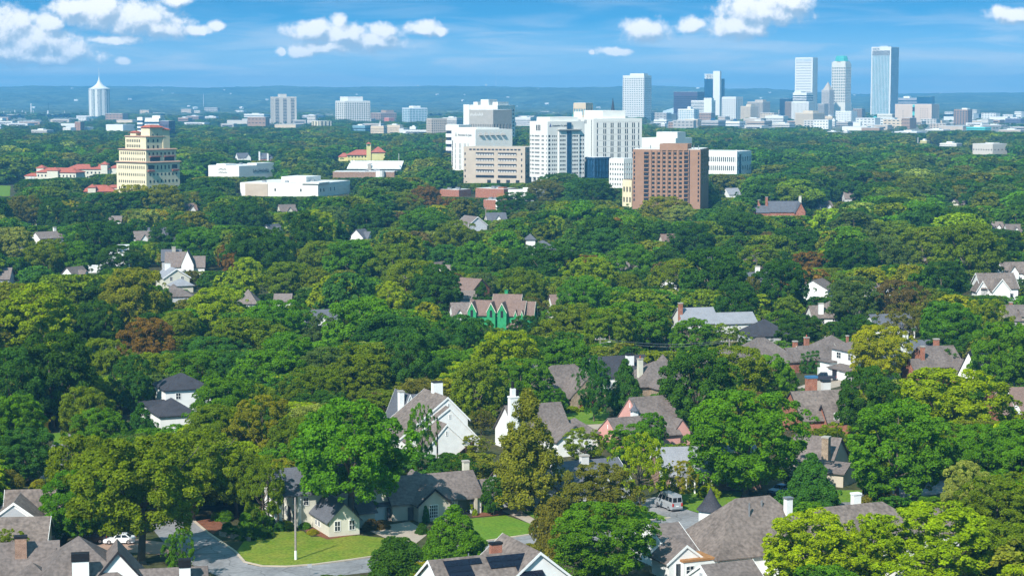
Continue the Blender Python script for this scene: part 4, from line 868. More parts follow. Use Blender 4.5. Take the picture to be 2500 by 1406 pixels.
bfoot(r, w0, d0, z(312), z1 - 17.5); LAND.append((360, 390, 'the yellow stepped tower'))
# --- red-roofed cream wings
def wing(label, org, rot, bl, wall=CREAM, roof=RR, land=None, floors=(1.0, 4.4), name='building', wmat=None, step=3.0, ww=1.1):
    h = house(name, label, org, rot, bl, wall, roof, cat='building', land=land)
    b = bl[0]
    if b['ax'] == 'x': panes(h, 'A', b['y0'], lin(b['x0'], b['x1'], max(2, int((b['x1'] - b['x0']) / step))), [f + 0.8 for f in floors], ww, 1.5)
    return h
h = wing('cream two-storey school wing with red tiled roofs and small square corner towers', (90, 446, 0), -18,
     [Bk(0, 33, 0, 13, 8.2, 11.0, 'hip', ov=0.8), Bk(10, 19, -2.0, 6, 9.4, 11.4, 'hip'), Bk(-2, 4, 3, 9, 11, 13, 'hip'), Bk(-12, 0, 2, 10, 5.0, 6.8, 'hip')], CREAM, RR, land='the red-roofed cream wing')
h = wing('longer cream wing with red tiled roof between the school wing and the yellow tower', (150, 440, 0), -4,
     [Bk(0, 34, 12, 26, 8.4, 11.5, 'hip', ov=0.8), Bk(28, 33, 10, 16, 12, 14, 'hip'), Bk(33, 41, 14, 24, 9, 11, 'hip')], CREAM, RR)
h = wing('low cream building with broad red tiled hip roofs in front of the yellow tower', (200, 478, 0), 6,
     [Bk(0, 21, 0, 12, 3.4, 6.6, 'hip', ov=1.2), Bk(4, 9, -2, 6, 5.6, 7.4, 'hip'), Bk(14, 26, 8, 16, 5, 6.4, 'hip')], CREAM, RR, floors=(0.6,))
h = wing('yellow three-storey building with red hip roofs and slim white belfry', (848, 407, 0), 4,
     [Bk(0, 30, 0, 16, 11, 15, 'hip', ov=1.0), Bk(22, 34, -2, 12, 13.5, 18, 'hip', ov=1.0), Bk(-8, 2, 6, 14, 9, 12, 'hip')], YEL2, RR, floors=(0.8, 4.4, 8), land='the yellow belfry building')
bt = MB().box(17.4, 21.4, -2.6, 1.4, 0, 18.5).obj('belfry', YEL2, h); MB().tbox(16.9, 21.9, -3.1, 1.9, 20.4, 22, 2.2).obj('belfry_roof', RR, bt)
for q in ((17.6, -2.4), (20.9, -2.4), (17.6, 0.9), (20.9, 0.9)): MB().box(q[0], q[0] + 0.4, q[1], q[1] + 0.4, 18.5, 20.4).obj('belfry_post', TRIM, bt)
# --- flat-roofed stores
def store(label, x0, xc, x1, ytop, ybase, Y, th, wall=WHT, extra=(), d=None, name='store', land=None, cat='building', win=0):
    r_ = R(th); w = (xc - x0) * Y / F / math.cos(r_); d = d if d else (x1 - xc) * Y / F / math.sin(r_)
    H_ = zt(xc, ytop, Y)
    root = bld(name, label, xc, Y, th, cat)
    m = MB().box(-w, 0, 0, d, 0, H_)
    for (a, b, c, e, hh) in extra: m.box(-w * b, -w * a, d * c, d * e, 0 if hh < 0 else H_ - 0.1, H_ + hh if hh > 0 else -hh)
    m.obj('wall', wall, root)
    MB().box(-w + 0.4, -0.4, 0.4, d - 0.4, H_, H_ + 0.12).obj('roof', CONCW, root)
    rr = random.Random(int(xc))
    for i in range(3):
        a, b = rr.uniform(0.15, 0.85), rr.uniform(0.2, 0.8)
        MB().box(-w * a - 1.2, -w * a + 1.2, d * b - 0.9, d * b + 0.9, H_ + 0.1, H_ + 1.3).obj('roof_unit', METAL, root)
    if win: panes(root, 'A', 0, lin(-w, 0, win), (H_ * 0.45,), 1.2, 1.5); panes(root, 'B', 0, lin(1, d, max(2, win // 2)), (H_ * 0.45,), 1.2, 1.5)
    bfoot(root, w, d, H_, max(0, zt(xc, ybase, Y)))
    if land: LAND.append(((x0 + x1) / 2, (ytop + ybase) / 2, land))
    return root, w, d, H_
r, w, d, H_ = store('white windowless store with dark script lettering on two walls', 507, 582, 668, 406, 432, 1500, 42, extra=((0.55, 0.85, 0.1, 0.4, 1.2), (0.0, 0.3, 0.5, 1.0, 1.6)), land='the script-lettered store')
scribble(r, -w * 0.66, -0.05, H_ - 3.2, 8, 1.7, 'A', INK, 7, 1); scribble(r, 0.05, d * 0.40, H_ - 5.4, d * 0.46, 3.0, 'B', INK, 14, 2)
scribble(r, -w * 0.66, -0.05, H_ - 5.6, 9, 1.6, 'A', INK, 8, 3)
r, w, d, H_ = store('long white flat-roofed store with taller centre block in front of the white script store', 583, 775, 856, 449, 480, 1270, 24, extra=((0.30, 0.62, 0.35, 0.8, 3.4), (-0.02, 0.2, -0.02, 0.3, 0.7)), land='the long white store')
panes(r, 'B', 0, (4, 9, 20, 26), (H_ * 0.5,), 1.3, 2.2); panes(r, 'A', 0, (-48, -30, -12), (H_ * 0.5,), 1.0, 1.8); MB().box(-w * 0.93, -w * 0.64, -0.4, 0.4, 0, H_ - 0.5).obj('facing', BEI, r)
r, w, d, H_ = store('low building with long white shed roof and one square grey-brown pier', 850, 975, 985, 405, 418, 1520, 6, d=22)
MB().prism([(-1.5, H_ - 2.5), (22, H_ + 2.5), (22, H_ + 3), (-1.5, H_ - 2.0)], -w - 1, 1).obj('roof', WHT, r); MB().box(-w * 0.62, -w * 0.55, -1.8, -0.2, 0, H_ + 1.5).obj('pier', GRYC, r)
r, w, d, H_ = store('low pinkish brick building with white drum corner below the shed roof', 812, 962, 972, 420, 434, 1420, 4, BRICKB, d=20, win=16); MB().cyl(-10, -1, 0, H_ + 0.8, 3.2).obj('drum', WHT, r)
r, w, d, H_ = store('red brick warehouse with flat white roof', 1160, 1230, 1262, 462, 483, 1255, 35, BRICK, extra=((0.1, 0.3, 0.2, 0.5, 1.0),), land='the red brick warehouse')
r, w, d, H_ = store('smaller red brick warehouse with pale roof left of the larger one', 1064, 1120, 1150, 464, 482, 1275, 35, BRICK)
r, w, d, H_ = store('white flat-roofed building with orange fence right of the brick warehouse', 1240, 1290, 1345, 466, 492, 1210, 45, WHT, extra=((0.2, 0.6, 0.3, 0.7, 1.4),)); MB().box(-w - 9, -w, -1.0, -0.8, 0, 4.5).obj('fence', DECK, r)
r, w, d, H_ = store('brick and white pier shopfront lower right of the brick warehouse', 1180, 1214, 1236, 489, 512, 1130, 40, BRICK); MB().box(-1.0, 0.1, -0.2, 0.9, 0, H_).obj('pier', TRIM, r)
# --- hospital group
Y0 = 1420.0
r = bld('hospital_tower', 'white ten-storey hospital tower with dark vertical glass strip and blue-grey lettering', 1337, Y0, 55); zt_ = lambda y: zt(1337, y, Y0)
w, d, H_ = 22.4, 32.5, zt_(297)
m = MB().box(-w, 0, 0, d, 6, H_).box(-1.2, 0.9, 5.2 + 4, 27.4, 6, H_ - 6.5); m.box(-w + 3, -3, 4, d - 4, H_, H_ + 3)
m.box(-w + 2.0, -2, 2, d - 2, 0, 6.1)
for u in lin(0, d, 6): m.box(-1.2, -0.1, u - 0.7, u + 0.7, 0, 6)
for u in lin(-w, 0, 4): m.box(u - 0.7, u + 0.7, 0.1, 1.2, 0, 6)
m.obj('wall', WHT, r)
zs = [H_ - 10.5 - 2.95 * i for i in range(10)]
panes(r, 'B', 0, (1.5,), zs, 1.6, 1.6); panes(r, 'B', 0, (4.2, 5.8, 7.4), zs, 0.8, 1.2)
panes(r, 'B', 0.9, (10.6, 11.9, 13.2, 14.5), zs, 0.8, 1.2); panes(r, 'B', 0.9, (21.5, 22.8, 24.1, 25.4), zs, 0.8, 1.2); panes(r, 'B', 0, (28.4, 29.4, 31.3), zs, 0.9, 1.2)
panes(r, 'A', 0, (-21.5, -19.6, -18.6, -17.6, -15.6, -14.6, -13.6, -12.6, -11.6, -10.6, -7, -6, -5, -1.4), zs, 0.65, 1.2)
MB().box(0.85, 1.3, 16.2, 20.0, H_ - 40.5, H_ - 0.8).obj('glass_strip', GLB, r)
MB().box(-0.5, 2.4, 8.5, 28.2, H_ - 6.4, H_ - 5.6).obj('canopy', GRYC, r)
for i in range(3): MB().box(-14 + i * 2.0, -13.1 + i * 2.0, -0.3, 0.1, H_ - 6.5, H_ - 2.6).obj('vent', GLD, r)
text(r, 'Ascension St. John', 0.1, 4.0, H_ - 3.6, 1.75, 'B', INK); MB().prism([(1.5, H_ - 3.9), (3.3, H_ - 3.9), (2.4, H_ - 1.4)], 0.02, 0.12).obj('logo', surf('logo_blue', (0.1, 0.13, 0.3), 0.5), r)
panes(r, 'B', -2, lin(2, d - 2, 6), (3,), 3.6, 3.6, GLD, 'shopfront'); panes(r, 'A', 2, lin(-w + 3, -3, 4), (3,), 3.2, 3.6, GLD, 'shopfront')
bfoot(r, w, d, H_, 9); LAND.append((1360, 370, 'the white hospital tower'))
Y0 = 1530.0
r = bld('hospital_slab', 'broad white hospital slab with dark paired vertical windows behind the white tower', 1449, Y0, 62); H_ = zt(1449, 290, Y0); w, d = 54.0, 42.5
m = MB().box(-w, 0, 0, d, 0, H_).box(-34, -4, 10, 30, H_, H_ + 6.0).box(-40, -36, 4, 9, H_, H_ + 5); m.obj('wall', WHT, r)
zs = [H_ - 5.2 - 4.7 * i for i in range(10)]
us = [3.4, 9.0, 10.6, 15.4, 17.0, 21.6, 23.2, 28.0, 29.6, 34.2, 35.8, 39.6]
panes(r, 'B', 0, us[:10], zs, 0.85, 3.7); panes(r, 'B', 0, us[10:], zs, 0.85, 3.7)
for i in range(11): MB().box(-0.05, 0.05, 2, d - 2, H_ - 2.9 - 4.7 * i, H_ - 2.7 - 4.7 * i).obj('joint', GRYC, r)
MB().box(-3.4, -2.8, -0.12, 0.1, 6, H_ - 1).obj('joint', GLD, r); panes(r, 'A', 0, (-12, -14, -22, -24, -40, -42), (H_ - 2.6,), 1.0, 3.0)
bfoot(r, w, d, H_, 14)
Y0 = 1560.0
r = bld('hospital_wing', 'white hospital block with lettering and five dark louvre hoods at the left', 1161, Y0, 52); H_ = zt(1161, 317, Y0); w, d = 31.0, 37.0
m = MB().box(-w, 0, 0, d, 0, H_).box(-w + 3, -3, 3, d * 0.7, H_, H_ + 1.4); m.obj('wall', WHT, r)
panes(r, 'A', 0, (-26, -20.5, -19, -14.5, -13, -9.5), [8 + 4.2 * i for i in range(5)], 0.45, 3.6); panes(r, 'A', 0, (-29.8,), [10 + 4.2 * i for i in range(5)], 0.9, 3.9)
hood = MB().add([(0, -1.6, 0), (0, 1.6, 0), (1.7, -1.6, -1.9), (1.7, 1.6, -1.9), (0, -1.6, -2.2), (0, 1.6, -2.2)], [(0, 2, 3, 1), (4, 5, 3, 2), (0, 4, 2), (1, 3, 5), (0, 1, 5, 4)]).mesh('louvre_hood', GRYC)
for i in range(5): link('louvre_hood', hood, r, (0, 5.0 + i * 5.6, H_ - 2.6))
text(r, 'Ascension St. John', -22.5, -0.1, H_ - 5.2, 2.35, 'A', INK); MB().add([(-26.4, -0.12, H_ - 5.5), (-23.8, -0.12, H_ - 5.5), (-25.1, -0.12, H_ - 2.2), (-26.4, 0, H_ - 5.5), (-23.8, 0, H_ - 5.5), (-25.1, 0, H_ - 2.2)], [(0, 1, 2), (3, 5, 4), (0, 3, 4, 1), (1, 4, 5, 2), (2, 5, 3, 0)]).obj('logo', GRYC, r)
bfoot(r, w, d, H_, 6)
Y0 = 1440.0
r = bld('parking_garage', 'tan concrete parking garage with long dark openings in front of the white hospital block', 1282, Y0, 18, 'parking garage'); H_ = zt(1282, 360, Y0); w, d = 47.2, 30.0
MB().box(-w, 0, 0, d, 0, H_).obj('wall', BEI, r)
for i in range(5):
    zz = H_ - 5.0 - i * 4.1
    for (a, b) in ((-w + 9.5, -w + 23.5), (-w + 26.5, -6.5)):
        MB().box(a, b, -0.1, 0.1, zz - 0.95, zz + 0.95).obj('opening', GLD, r)
        if i < 4:
            for q in lin(a, b, 7): MB().box(q - 0.85, q + 0.45, -0.16, -0.02, zz - 0.9, zz - 0.1).obj('railing', CONCW, r)
panes(r, 'A', 0, lin(-w + 4, -3, 14), (H_ - 1.9,), 2.0, 1.1, GLD, 'top_opening'); panes(r, 'A', 0, (-w + 1.2, -2.6), [H_ - 5 - 4.1 * i for i in range(5)], 0.9, 1.7, GLD); panes(r, 'B', 0, (4, 9), [H_ - 5 - 4.1 * i for i in range(5)], 3.0, 1.6, GLD)
for q in lin(-w + 18, 0, 4): MB().box(q - 3.4, q - 0.6, -0.12, 0.05, 0.2, 3.4).obj('entrance', GLD, r)
bfoot(r, w, d, H_, 1.5); LAND.append((1200, 400, 'the tan parking garage'))
r, w, d, H_ = tower('glass_annex', 'dark blue glass annex at the right foot of the white hospital tower', 1428, 1452, 1492, 385, 1435, 50, GLB, GLB, 4, 5, 4, 0.05, 0.06, cat='building')
r, w, d, H_ = tower('white_office', 'white office block with small square windows left of the brown apartment block', 1488, 1524, 1552, 388, 1260, 45, WHT, GL, 6, 5, 7, 0.5, 0.55, rec=0.3, cat='building')
r, w, d, H_ = tower('white_office', 'white three-storey office with grouped slit windows right of the brown apartment block', 1690, 1800, 1848, 371, 1500, 20, WHT, GL, 22, 6, 3, 0.5, 0.45, d=32, rec=0.3, cat='building', land='the white three-storey office')
MB().box(-1, 0.15, -0.14, 0, 0, H_ + 1.4).obj('end_pier', WHT, r); MB().box(0.02, 0.2, 5, 9, 2, H_ - 2).obj('glass_strip', GLB, r)
r, w, d, H_ = store('flat white plant building behind the roof of the brown apartment block', 1565, 1650, 1690, 338, 356, 1640, 30, WHT, extra=((0.0, 0.6, 0.1, 0.6, 5.0),))
# --- brown apartment block
Y0 = 1045.0
r = bld('apartment_block', 'brown brick apartment block with columns of dark recessed balconies', 1711, Y0, 8, land=None); H_ = zt(1711, 366, Y0); w, d = 36.0, 32.0
m = MB().box(-w, 0, 0, d, 0, H_).box(-w + 14.4, -w + 29.2, -0.6, 14, H_ - 0.5, zt(1711, 352, Y0))
for u in [-w + 9.6 + 2.9 * i for i in range(7)]: m.box(u - 0.45, u + 0.45, -0.5, 0.1, 0, H_ - 0.3)
m.obj('wall', TCT, r)
zs = [H_ - 2.1 - 2.22 * i for i in range(12)]
for zz in zs:
    for u in (-w + 7.3, -w + 28.2):
        o = link('balcony', copyable('balc', lambda: MB().box(-1.25, 1.25, -0.12, 0.1, -0.75, 0.75).mesh('balcony', GLD)), r, (u, 0, zz))
        link('railing', copyable('balr', lambda: MB().box(-1.35, 1.35, -0.55, -0.13, -1.1, -0.62).mesh('railing', TCT)), o)
panes(r, 'A', 0, [-w + 11.05 + 2.9 * i for i in range(6)], zs, 1.4, 1.3); panes(r, 'A', 0, (-w + 0.9, -1.0), zs, 0.7, 1.4, GLD, 'slit_window'); panes(r, 'B', 0, lin(3, d - 2, 3), zs[:8], 1.4, 1.4, GL, 'side_window')
MB().box(-w + 29.9, -w + 30.4, -0.1, 0.1, 0, H_).obj('recess', GLD, r); MB().box(-w + 0.4, -0.4, 0.4, d - 0.4, H_, H_ + 0.3).obj('roof', CONCW, r)
for q in (-w + 3, -w + 9, -4, -1.5): MB().cyl(q, 3, H_, H_ + 2.2, 0.25, n=6).obj('antenna', METAL, r)
bfoot(r, w, d, H_, 5.5); LAND.append((1630, 430, 'the brown apartment block'))
r, w, d, H_ = tower('cream_annex', 'narrow cream building with brown hip roof squeezed left of the brown apartment block', 1521, 1543, 1560, 440, 1085, 40, YEL, GL, 3, 2, 3, 0.5, 0.5, rec=0.3, cat='building', roofm=RRB)
# --- beyond the hospital
r, w, d, H_ = tower('ribbed_office', 'grey-brown office with tall vertical concrete ribs and white sign behind the hospital', 1145, 1204, 1250, 269, 2050, 42, GRYC, GLD, 14, 6, 1, 0.6, 0.0, cap=0.30, base=0.0, cat='office', land='the ribbed concrete office')
scribble(r, -w * 0.95, -0.15, H_ - 6, w * 0.55, 3.4, 'A', TRIM, 10, 4)
r, w, d, H_ = tower('hospital_tower', 'white and cream stepped hospital with rooftop boxes behind the ribbed office', 1132, 1215, 1258, 258, 2350, 30, WHT, GL, 14, 5, 10, 0.5, 0.5, pent=((0.1, 0.25, 0.2, 0.8, 4, None), (0.32, 0.55, 0.1, 0.6, 7, None), (0.7, 0.82, 0.2, 0.8, 4, None)), cat='building')
MB().box(-w - 0.3, -w + 8, -0.6, 10, 0, H_ + 1).obj('end_wall', WHT, r)
r, w, d, H_ = tower('white_office', 'low white striped office left of the hospital block lettering', 1088, 1120, 1150, 306, 1900, 40, WHT, GLD, 0, 0, 5, 0.0, 0.55, cat='building')
# --- left group of towers
r = bld('round_tower', 'round white-ribbed glass tower with swept white crown and needle spire', 244, 5200, 0, 'tower'); Y0 = 5200
rad = 25 * Y0 / F; H_ = zt(244, 219, Y0)
MB().cyl(0, 0, 0, H_, rad - 0.7, n=40).obj('glazing', glass('grey_green_glass', (0.05, 0.12, 0.13), 0.25), r)
m = MB()
for i in range(9):
    a = 2 * math.pi * (i + 0.3) / 9
    for da, wd in ((0.0, 0.26), (0.34, 0.035), (0.22, 0.03)):
        m.M = Matrix.Rotation(a + da, 4, 'Z'); m.box(rad - 1.0, rad + 0.3, -wd * rad * 0.5, wd * rad * 0.5, 6, H_)
m.M = None
for k in range(32):
    zz = 6 + (H_ - 6) * (k + 0.6) / 32; m.cyl(0, 0, zz, zz + 0.7, rad - 0.25, n=40)
m.obj('wall', WHT, r)
m = MB().lathe([(rad + 0.6, H_), (rad + 1.2, H_ + 2.0), (rad * 0.78, H_ + 4.5), (rad * 0.5, H_ + 9), (rad * 0.3, H_ + 14), (rad * 0.15, H_ + 20), (rad * 0.07, H_ + 27), (0.7, H_ + 33), (0.35, H_ + 44), (0.15, H_ + 58)], n=32)
m.obj('crown', WHT, r); bfoot(r, rad * 2, rad, H_, 14); LAND.append((244, 260, 'the round spired tower'))
T = tower
T('apartment_tower', 'tan apartment tower with three dark window columns and flat podium', 658, 668, 724, 237, 4300, 78, surf('tan_precast', (0.60, 0.54, 0.46), 0.8), GLD, 2, 3, 16, 0.5, 0.4, pent=((0.2, 0.8, 0.3, 0.6, 6, None),), w=30, land='the tan apartment tower')
store('pale ribbed podium at the foot of the tan apartment tower', 650, 660, 741, 306, 322, 4200, 75, BEI, d=68, cat='building', name='podium', win=0)
T('office_tower', 'white office tower with many small square windows and white penthouse', 819, 843, 905, 247, 4200, 70, surf('warm_white_precast', (0.74, 0.71, 0.64), 0.8), GLD, 5, 11, 11, 0.42, 0.46, d=56, pent=((0.1, 0.9, 0.15, 0.75, 9, WHT),), land='the white square-windowed tower')
T('glass_office', 'pale blue glass office block with white floor bands', 982, 1000, 1043, 264, 4100, 66, surf('pale_blue_band', (0.62, 0.70, 0.74), 0.5), GLG, 3, 6, 9, 0.1, 0.3, d=40, pent=((0.2, 0.8, 0.3, 0.7, 4, WHT),))
T('brick_office', 'stepped brown brick office beside the white square-windowed tower', 905, 930, 968, 276, 4700, 60, surf('brown_facing', (0.36, 0.24, 0.17), 0.85), GLD, 4, 8, 4, 0.5, 0.6, pent=((0.1, 0.6, 0.4, 0.9, 6, None),), cat='building')
T('low_annex', 'salmon red low annex under the stepped brown office', 938, 950, 962, 288, 4600, 50, surf('salmon_panel', (0.62, 0.20, 0.14), 0.7), GLD, 3, 3, 2, 0.6, 0.7, cat='building')
T('tan_office', 'small tan office with tiny windows left of the low white striped office', 1041, 1054, 1080, 290, 3000, 62, BEI, GLD, 4, 8, 7, 0.55, 0.5, d=26, cat='building')
T('glass_slab_office', 'low cream office split by two dark glass bands', 761, 782, 809, 296, 3900, 55, YEL, GLD, 3, 3, 1, 0.6, 0.0, cat='building')
T('striped_office', 'white and blue striped office with triangular front behind the yellow stepped tower', 350, 388, 404, 290, 2700, 30, WHT, GLB, 0, 0, 5, 0.0, 0.5, pent=((0.0, 0.5, 0.2, 0.8, 4, None),), cat='building', land='the blue striped office')
T('striped_office', 'slim white and blue striped stair tower left of the triangular-fronted office', 335, 348, 354, 287, 2650, 30, WHT, GLB, 0, 0, 6, 0.0, 0.5, cat='building')
T('dark_office', 'dark grey-blue office block right of the triangular-fronted office', 390, 412, 418, 296, 2620, 20, surf('blue_grey_panel', (0.13, 0.14, 0.2), 0.7), GLD, 6, 3, 4, 0.5, 0.5, d=24, cat='building')
store('long white warehouse right of the round spired tower', 259, 300, 330, 305, 320, 3400, 45, WHT, cat='building', name='warehouse')
T('white_block', 'small white block with square windows at the foot of the round spired tower', 198, 212, 228, 311, 3500, 45, WHT, GL, 5, 5, 4, 0.5, 0.55, cat='building')
T('white_block', 'white block with square windows left of the salmon brick stair block', 152, 172, 185, 312, 3450, 45, WHT, GL, 6, 4, 4, 0.5, 0.55, cat='building')
T('brick_block', 'salmon brick stair block between two small white blocks', 183, 196, 200, 298, 3480, 30, TCT, TCT, 2, 2, 1, 0.3, 0.2, cat='building', d=14)
store('white storage tank building among the refinery stacks', 136, 162, 168, 291, 303, 5200, 30, WHT, cat='building', name='warehouse', d=40)
store('long low grey industrial hall with pale roof on the far left', 4, 40, 54, 298, 308, 5000, 30, GRYC, cat='building', name='warehouse')
# --- refinery stacks
STK = surf('pale_steel', (0.66, 0.66, 0.66), 0.6, 0.1)
for i, (px, yt, wd, lab) in enumerate([(6, 274, 2.0, 'leftmost thin pale refinery stack'), (10, 271, 1.6, 'second thin pale refinery stack from the left'), (17, 280, 1.5, 'short refinery stack between two thin ones'), (26, 273, 1.8, 'slim pale refinery stack left of the tallest group'), (37, 269, 2.2, 'sharp pale refinery stack, tallest of the left cluster'), (43, 279, 1.8, 'short rusty refinery column beside the sharp pale stack'), (55, 270, 2.2, 'pale refinery stack just left of the brown column pair'), (63, 274, 2.4, 'brownish refinery column'), (77, 253, 3.0, 'tallest refinery flare stack with white ball top'), (82, 270, 2.0, 'slim pale stack right against the flare stack'), (118, 270, 4.6, 'fat white chimney under a dark lattice mast'), (119, 252, 0.8, 'dark thin mast rising over the fat white chimney'), (148, 281, 1.2, 'left short vent pipe above the white tank building'), (153, 276, 1.2, 'middle vent pipe above the white tank building'), (158, 272, 1.4, 'tall vent pipe above the white tank building')]):
    q = D(px, 300, 5600 + i * 17); Hs = zt(px, yt, q.y)
    m = MB().lathe([(wd * 0.8, 0), (wd * 0.7, Hs * 0.4), (wd * 0.55, Hs * 0.97), (wd * 0.7, Hs * 0.98), (wd * 0.6, Hs)], n=9)
    o = m.obj('refinery_stack', BLACK if i == 11 else (BEI if i in (5, 7) else STK), None, (q.x, q.y, 0)); tag(o, lab if len(lab.split()) > 3 else lab + ' beside the pale ones', 'stack', 'stacks of the far refinery')
# --- downtown
LBLUE = surf('silver_blue_cladding', (0.55, 0.60, 0.63), 0.45, 0.06, 0.1, metal=0.2)
GREYP2 = surf('mid_grey_cladding', (0.36, 0.37, 0.40), 0.6)
T('office_tower', 'square white tower with dense grid of tiny windows, leftmost of the skyline giants', 1520, 1572, 1590, 185, 4700, 22, WHT, GLD, 12, 7, 19, 0.5, 0.46, cap=0.035, pent=((0.05, 0.7, 0.1, 0.7, 5, None),), land='the white gridded skyscraper')
T('office_tower', 'plum-coloured horizontally banded office block', 1644, 1702, 1720, 225, 4900, 20, PURP, GLD, 0, 0, 11, 0, 0.5, cap=0.12, land='the plum office block', cat='office')
r, w, d, H_ = T('office_tower', 'dark blue glass tower with tall white shaft and white crown', 1719, 1756, 1763, 193, 5000, 24, GLB, GLB, 8, 3, 30, 0.12, 0.12, cap=0.0, land='the blue tower with white shaft', d=30)
MB().box(-w * 0.42, 0.8, -0.8, 9, 0, zt(1756, 174, 5000)).obj('shaft', WHT, r); m = MB()
for k in range(3): m.box(-w - 0.4, -w * 0.40, -0.4, d, H_ + 1 + k * 4.6, H_ + 3 + k * 4.6)
for q in lin(-w, -w * 0.42, 3): m.box(q - 0.8, q + 0.8, -0.3, d - 0.2, H_, H_ + 12)
m.obj('crown', WHT, r)
T('striped_office', 'white and grey horizontally striped office in front of the plum block', 1687, 1736, 1742, 246, 4600, 16, WHT, GLD, 0, 0, 13, 0, 0.55, cap=0.03, d=36, cat='office'); T('lift_core', 'blank white lift core at the right end of the striped office', 1718, 1737, 1740, 240, 4580, 20, WHT, WHT, 0, 0, 1, 0, 0.9, d=14, cat='building')
T('hotel_block', 'white hotel block with fine window grid below the plum office', 1655, 1694, 1706, 267, 4450, 22, WHT, GLG, 9, 3, 7, 0.35, 0.4, pent=((0.3, 0.5, 0.3, 0.7, 6, None),), cat='building')
T('white_office', 'white mid-rise with scattered square windows right of the white shaft', 1762, 1796, 1813, 237, 4900, 28, WHT, GLD, 6, 3, 9, 0.55, 0.5, cat='office')
T('tan_office', 'cream stepped office below the ribbed tan block', 1808, 1832, 1850, 260, 4800, 35, SAND, GLD, 8, 6, 9, 0.6, 0.5, pent=((0.1, 0.6, 0.2, 0.8, 5, None),), cat='office')
T('tan_office', 'ribbed tan office block with dark top floor and penthouse', 1824, 1862, 1881, 249, 5000, 28, surf('tan_ribbed', (0.52, 0.45, 0.37), 0.8), GLD, 13, 7, 1, 0.62, 0.0, cap=0.06, pent=((0.1, 0.6, 0.2, 0.7, 5, None),), cat='office', d=38)
T('dark_office', 'dark blue office block left of the striped white skyscraper', 1903, 1926, 1932, 241, 5100, 20, GLB, GLD, 6, 3, 12, 0.1, 0.1, cat='office', d=30)
r, w, d, H_ = T('office_tower', 'white skyscraper with fine horizontal stripes and grey top band', 1940, 1982, 1994, 141, 5000, 24, WHT, surf('pale_grey_band', (0.50, 0.50, 0.50), 0.6), 0, 0, 22, 0, 0.55, cap=0.012, land='the striped white skyscraper', wallB=WHT)
MB().box(-w + 2, -2, -0.2, 0.3, H_ - 10, H_ - 3).obj('sign_band', LBLUE, r); MB().box(-0.4, 0.25, 0.2, d - 0.2, 0, H_ - 0.5).obj('side_wall', WHT, r); MB().box(-3.2, -0.1, -0.24, 0.3, 0, H_ - 0.1).box(-w - 0.1, -w + 2.2, -0.24, 0.3, 0, H_ - 0.1).obj('edge_pier', WHT, r)
scribble(r, -w + 7, -0.25, H_ - 8.4, 18, 4.0, 'A', TRIM, 7, 5)
T('white_office', 'white and dark striped mid-rise in front of the striped skyscraper', 1935, 1968, 1985, 227, 4800, 26, WHT, GLD, 0, 0, 11, 0, 0.5, pent=((0.5, 1.0, 0.2, 0.8, 3, None),), cat='office')
T('brown_office', 'brown brick slab with small domed corner turret', 1916, 1931, 1940, 249, 4700, 30, surf('umber_brick', (0.27, 0.20, 0.15), 0.85), GLD, 5, 4, 12, 0.6, 0.5, cat='office')
T('white_office', 'white vertically ribbed block left of the sandy striped office', 1932, 1974, 1990, 249, 4600, 24, WHT, GRYC, 13, 5, 1, 0.55, 0.0, cap=0.05, cat='office')
r, w, d, H_ = T('old_tower', 'slim grey-tan tower with pointed tiled pyramid roof', 2005, 2024, 2035, 220, 4900, 35, surf('grey_tan_stone', (0.50, 0.45, 0.40), 0.85), GLD, 6, 5, 20, 0.6, 0.5, land='the pyramid-roofed tower')
MB().add([(-w + 2, 2, H_), (-2, 2, H_), (-2, d - 2, H_), (-w + 2, d - 2, H_), (-w / 2, d / 2, zt(2020, 200, 4900))], [(0, 1, 4), (1, 2, 4), (2, 3, 4), (3, 0, 4), (3, 2, 1, 0)]).obj('spire_roof', BEI, r); MB().cyl(-w / 2, d / 2, zt(2020, 202, 4900), zt(2020, 196, 4900), 0.5, n=5).obj('finial', COPPER, r)
r, w, d, H_ = T('old_tower', 'cream gothic tower with turquoise copper crown', 2029, 2062, 2076, 155, 4950, 26, surf('cream_terracotta', (0.74, 0.70, 0.60), 0.8), GLD, 6, 5, 18, 0.45, 0.42, cap=0.05, land='the turquoise-crowned tower')
m = MB(); m.box(-w + 2, -2, 2, d - 2, H_, H_ + 5); [m.box(-w * f - 0.9, -w * f + 0.9, -0.3, 1.5, H_, H_ + 3) for f in (0.02, 0.2, 0.4, 0.6, 0.8, 0.98)]; m.obj('parapet', MATS['cream_terracotta'], r)
MB().lathe([(w * 0.46, H_ + 5), (w * 0.42, H_ + 13), (w * 0.36, H_ + 18), (w * 0.30, H_ + 18.5)], -w / 2, d / 2, 8).obj('crown', COPPER, r)
m = MB().box(-w - 3, 1, -1, d + 3, 0, zt(2062, 250, 4950)); m.obj('base_block', MATS['cream_terracotta'], r)
r, w, d, H_ = T('office_tower', 'tallest silver skyscraper with turquoise vertical stripes and dark side', 2126, 2172, 2191, 115, 5000, 23, LBLUE, surf('turquoise_glass', (0.14, 0.33, 0.36), 0.3, 0.2, 0.05), 13, 6, 30, 0.52, 0.06, cap=0.028, pproud=0.35, land='the tallest silver skyscraper', pent=((0.3, 0.7, 0.3, 0.7, 3, None),))
MB().box(-0.4, 0.6, 0.4, d - 0.4, 0, H_ - 2).obj('side_wall', surf('slate_blue_cladding', (0.30, 0.36, 0.42), 0.5, 0.1, 0.05, lines=(4, 0.3, 0.8)), r)
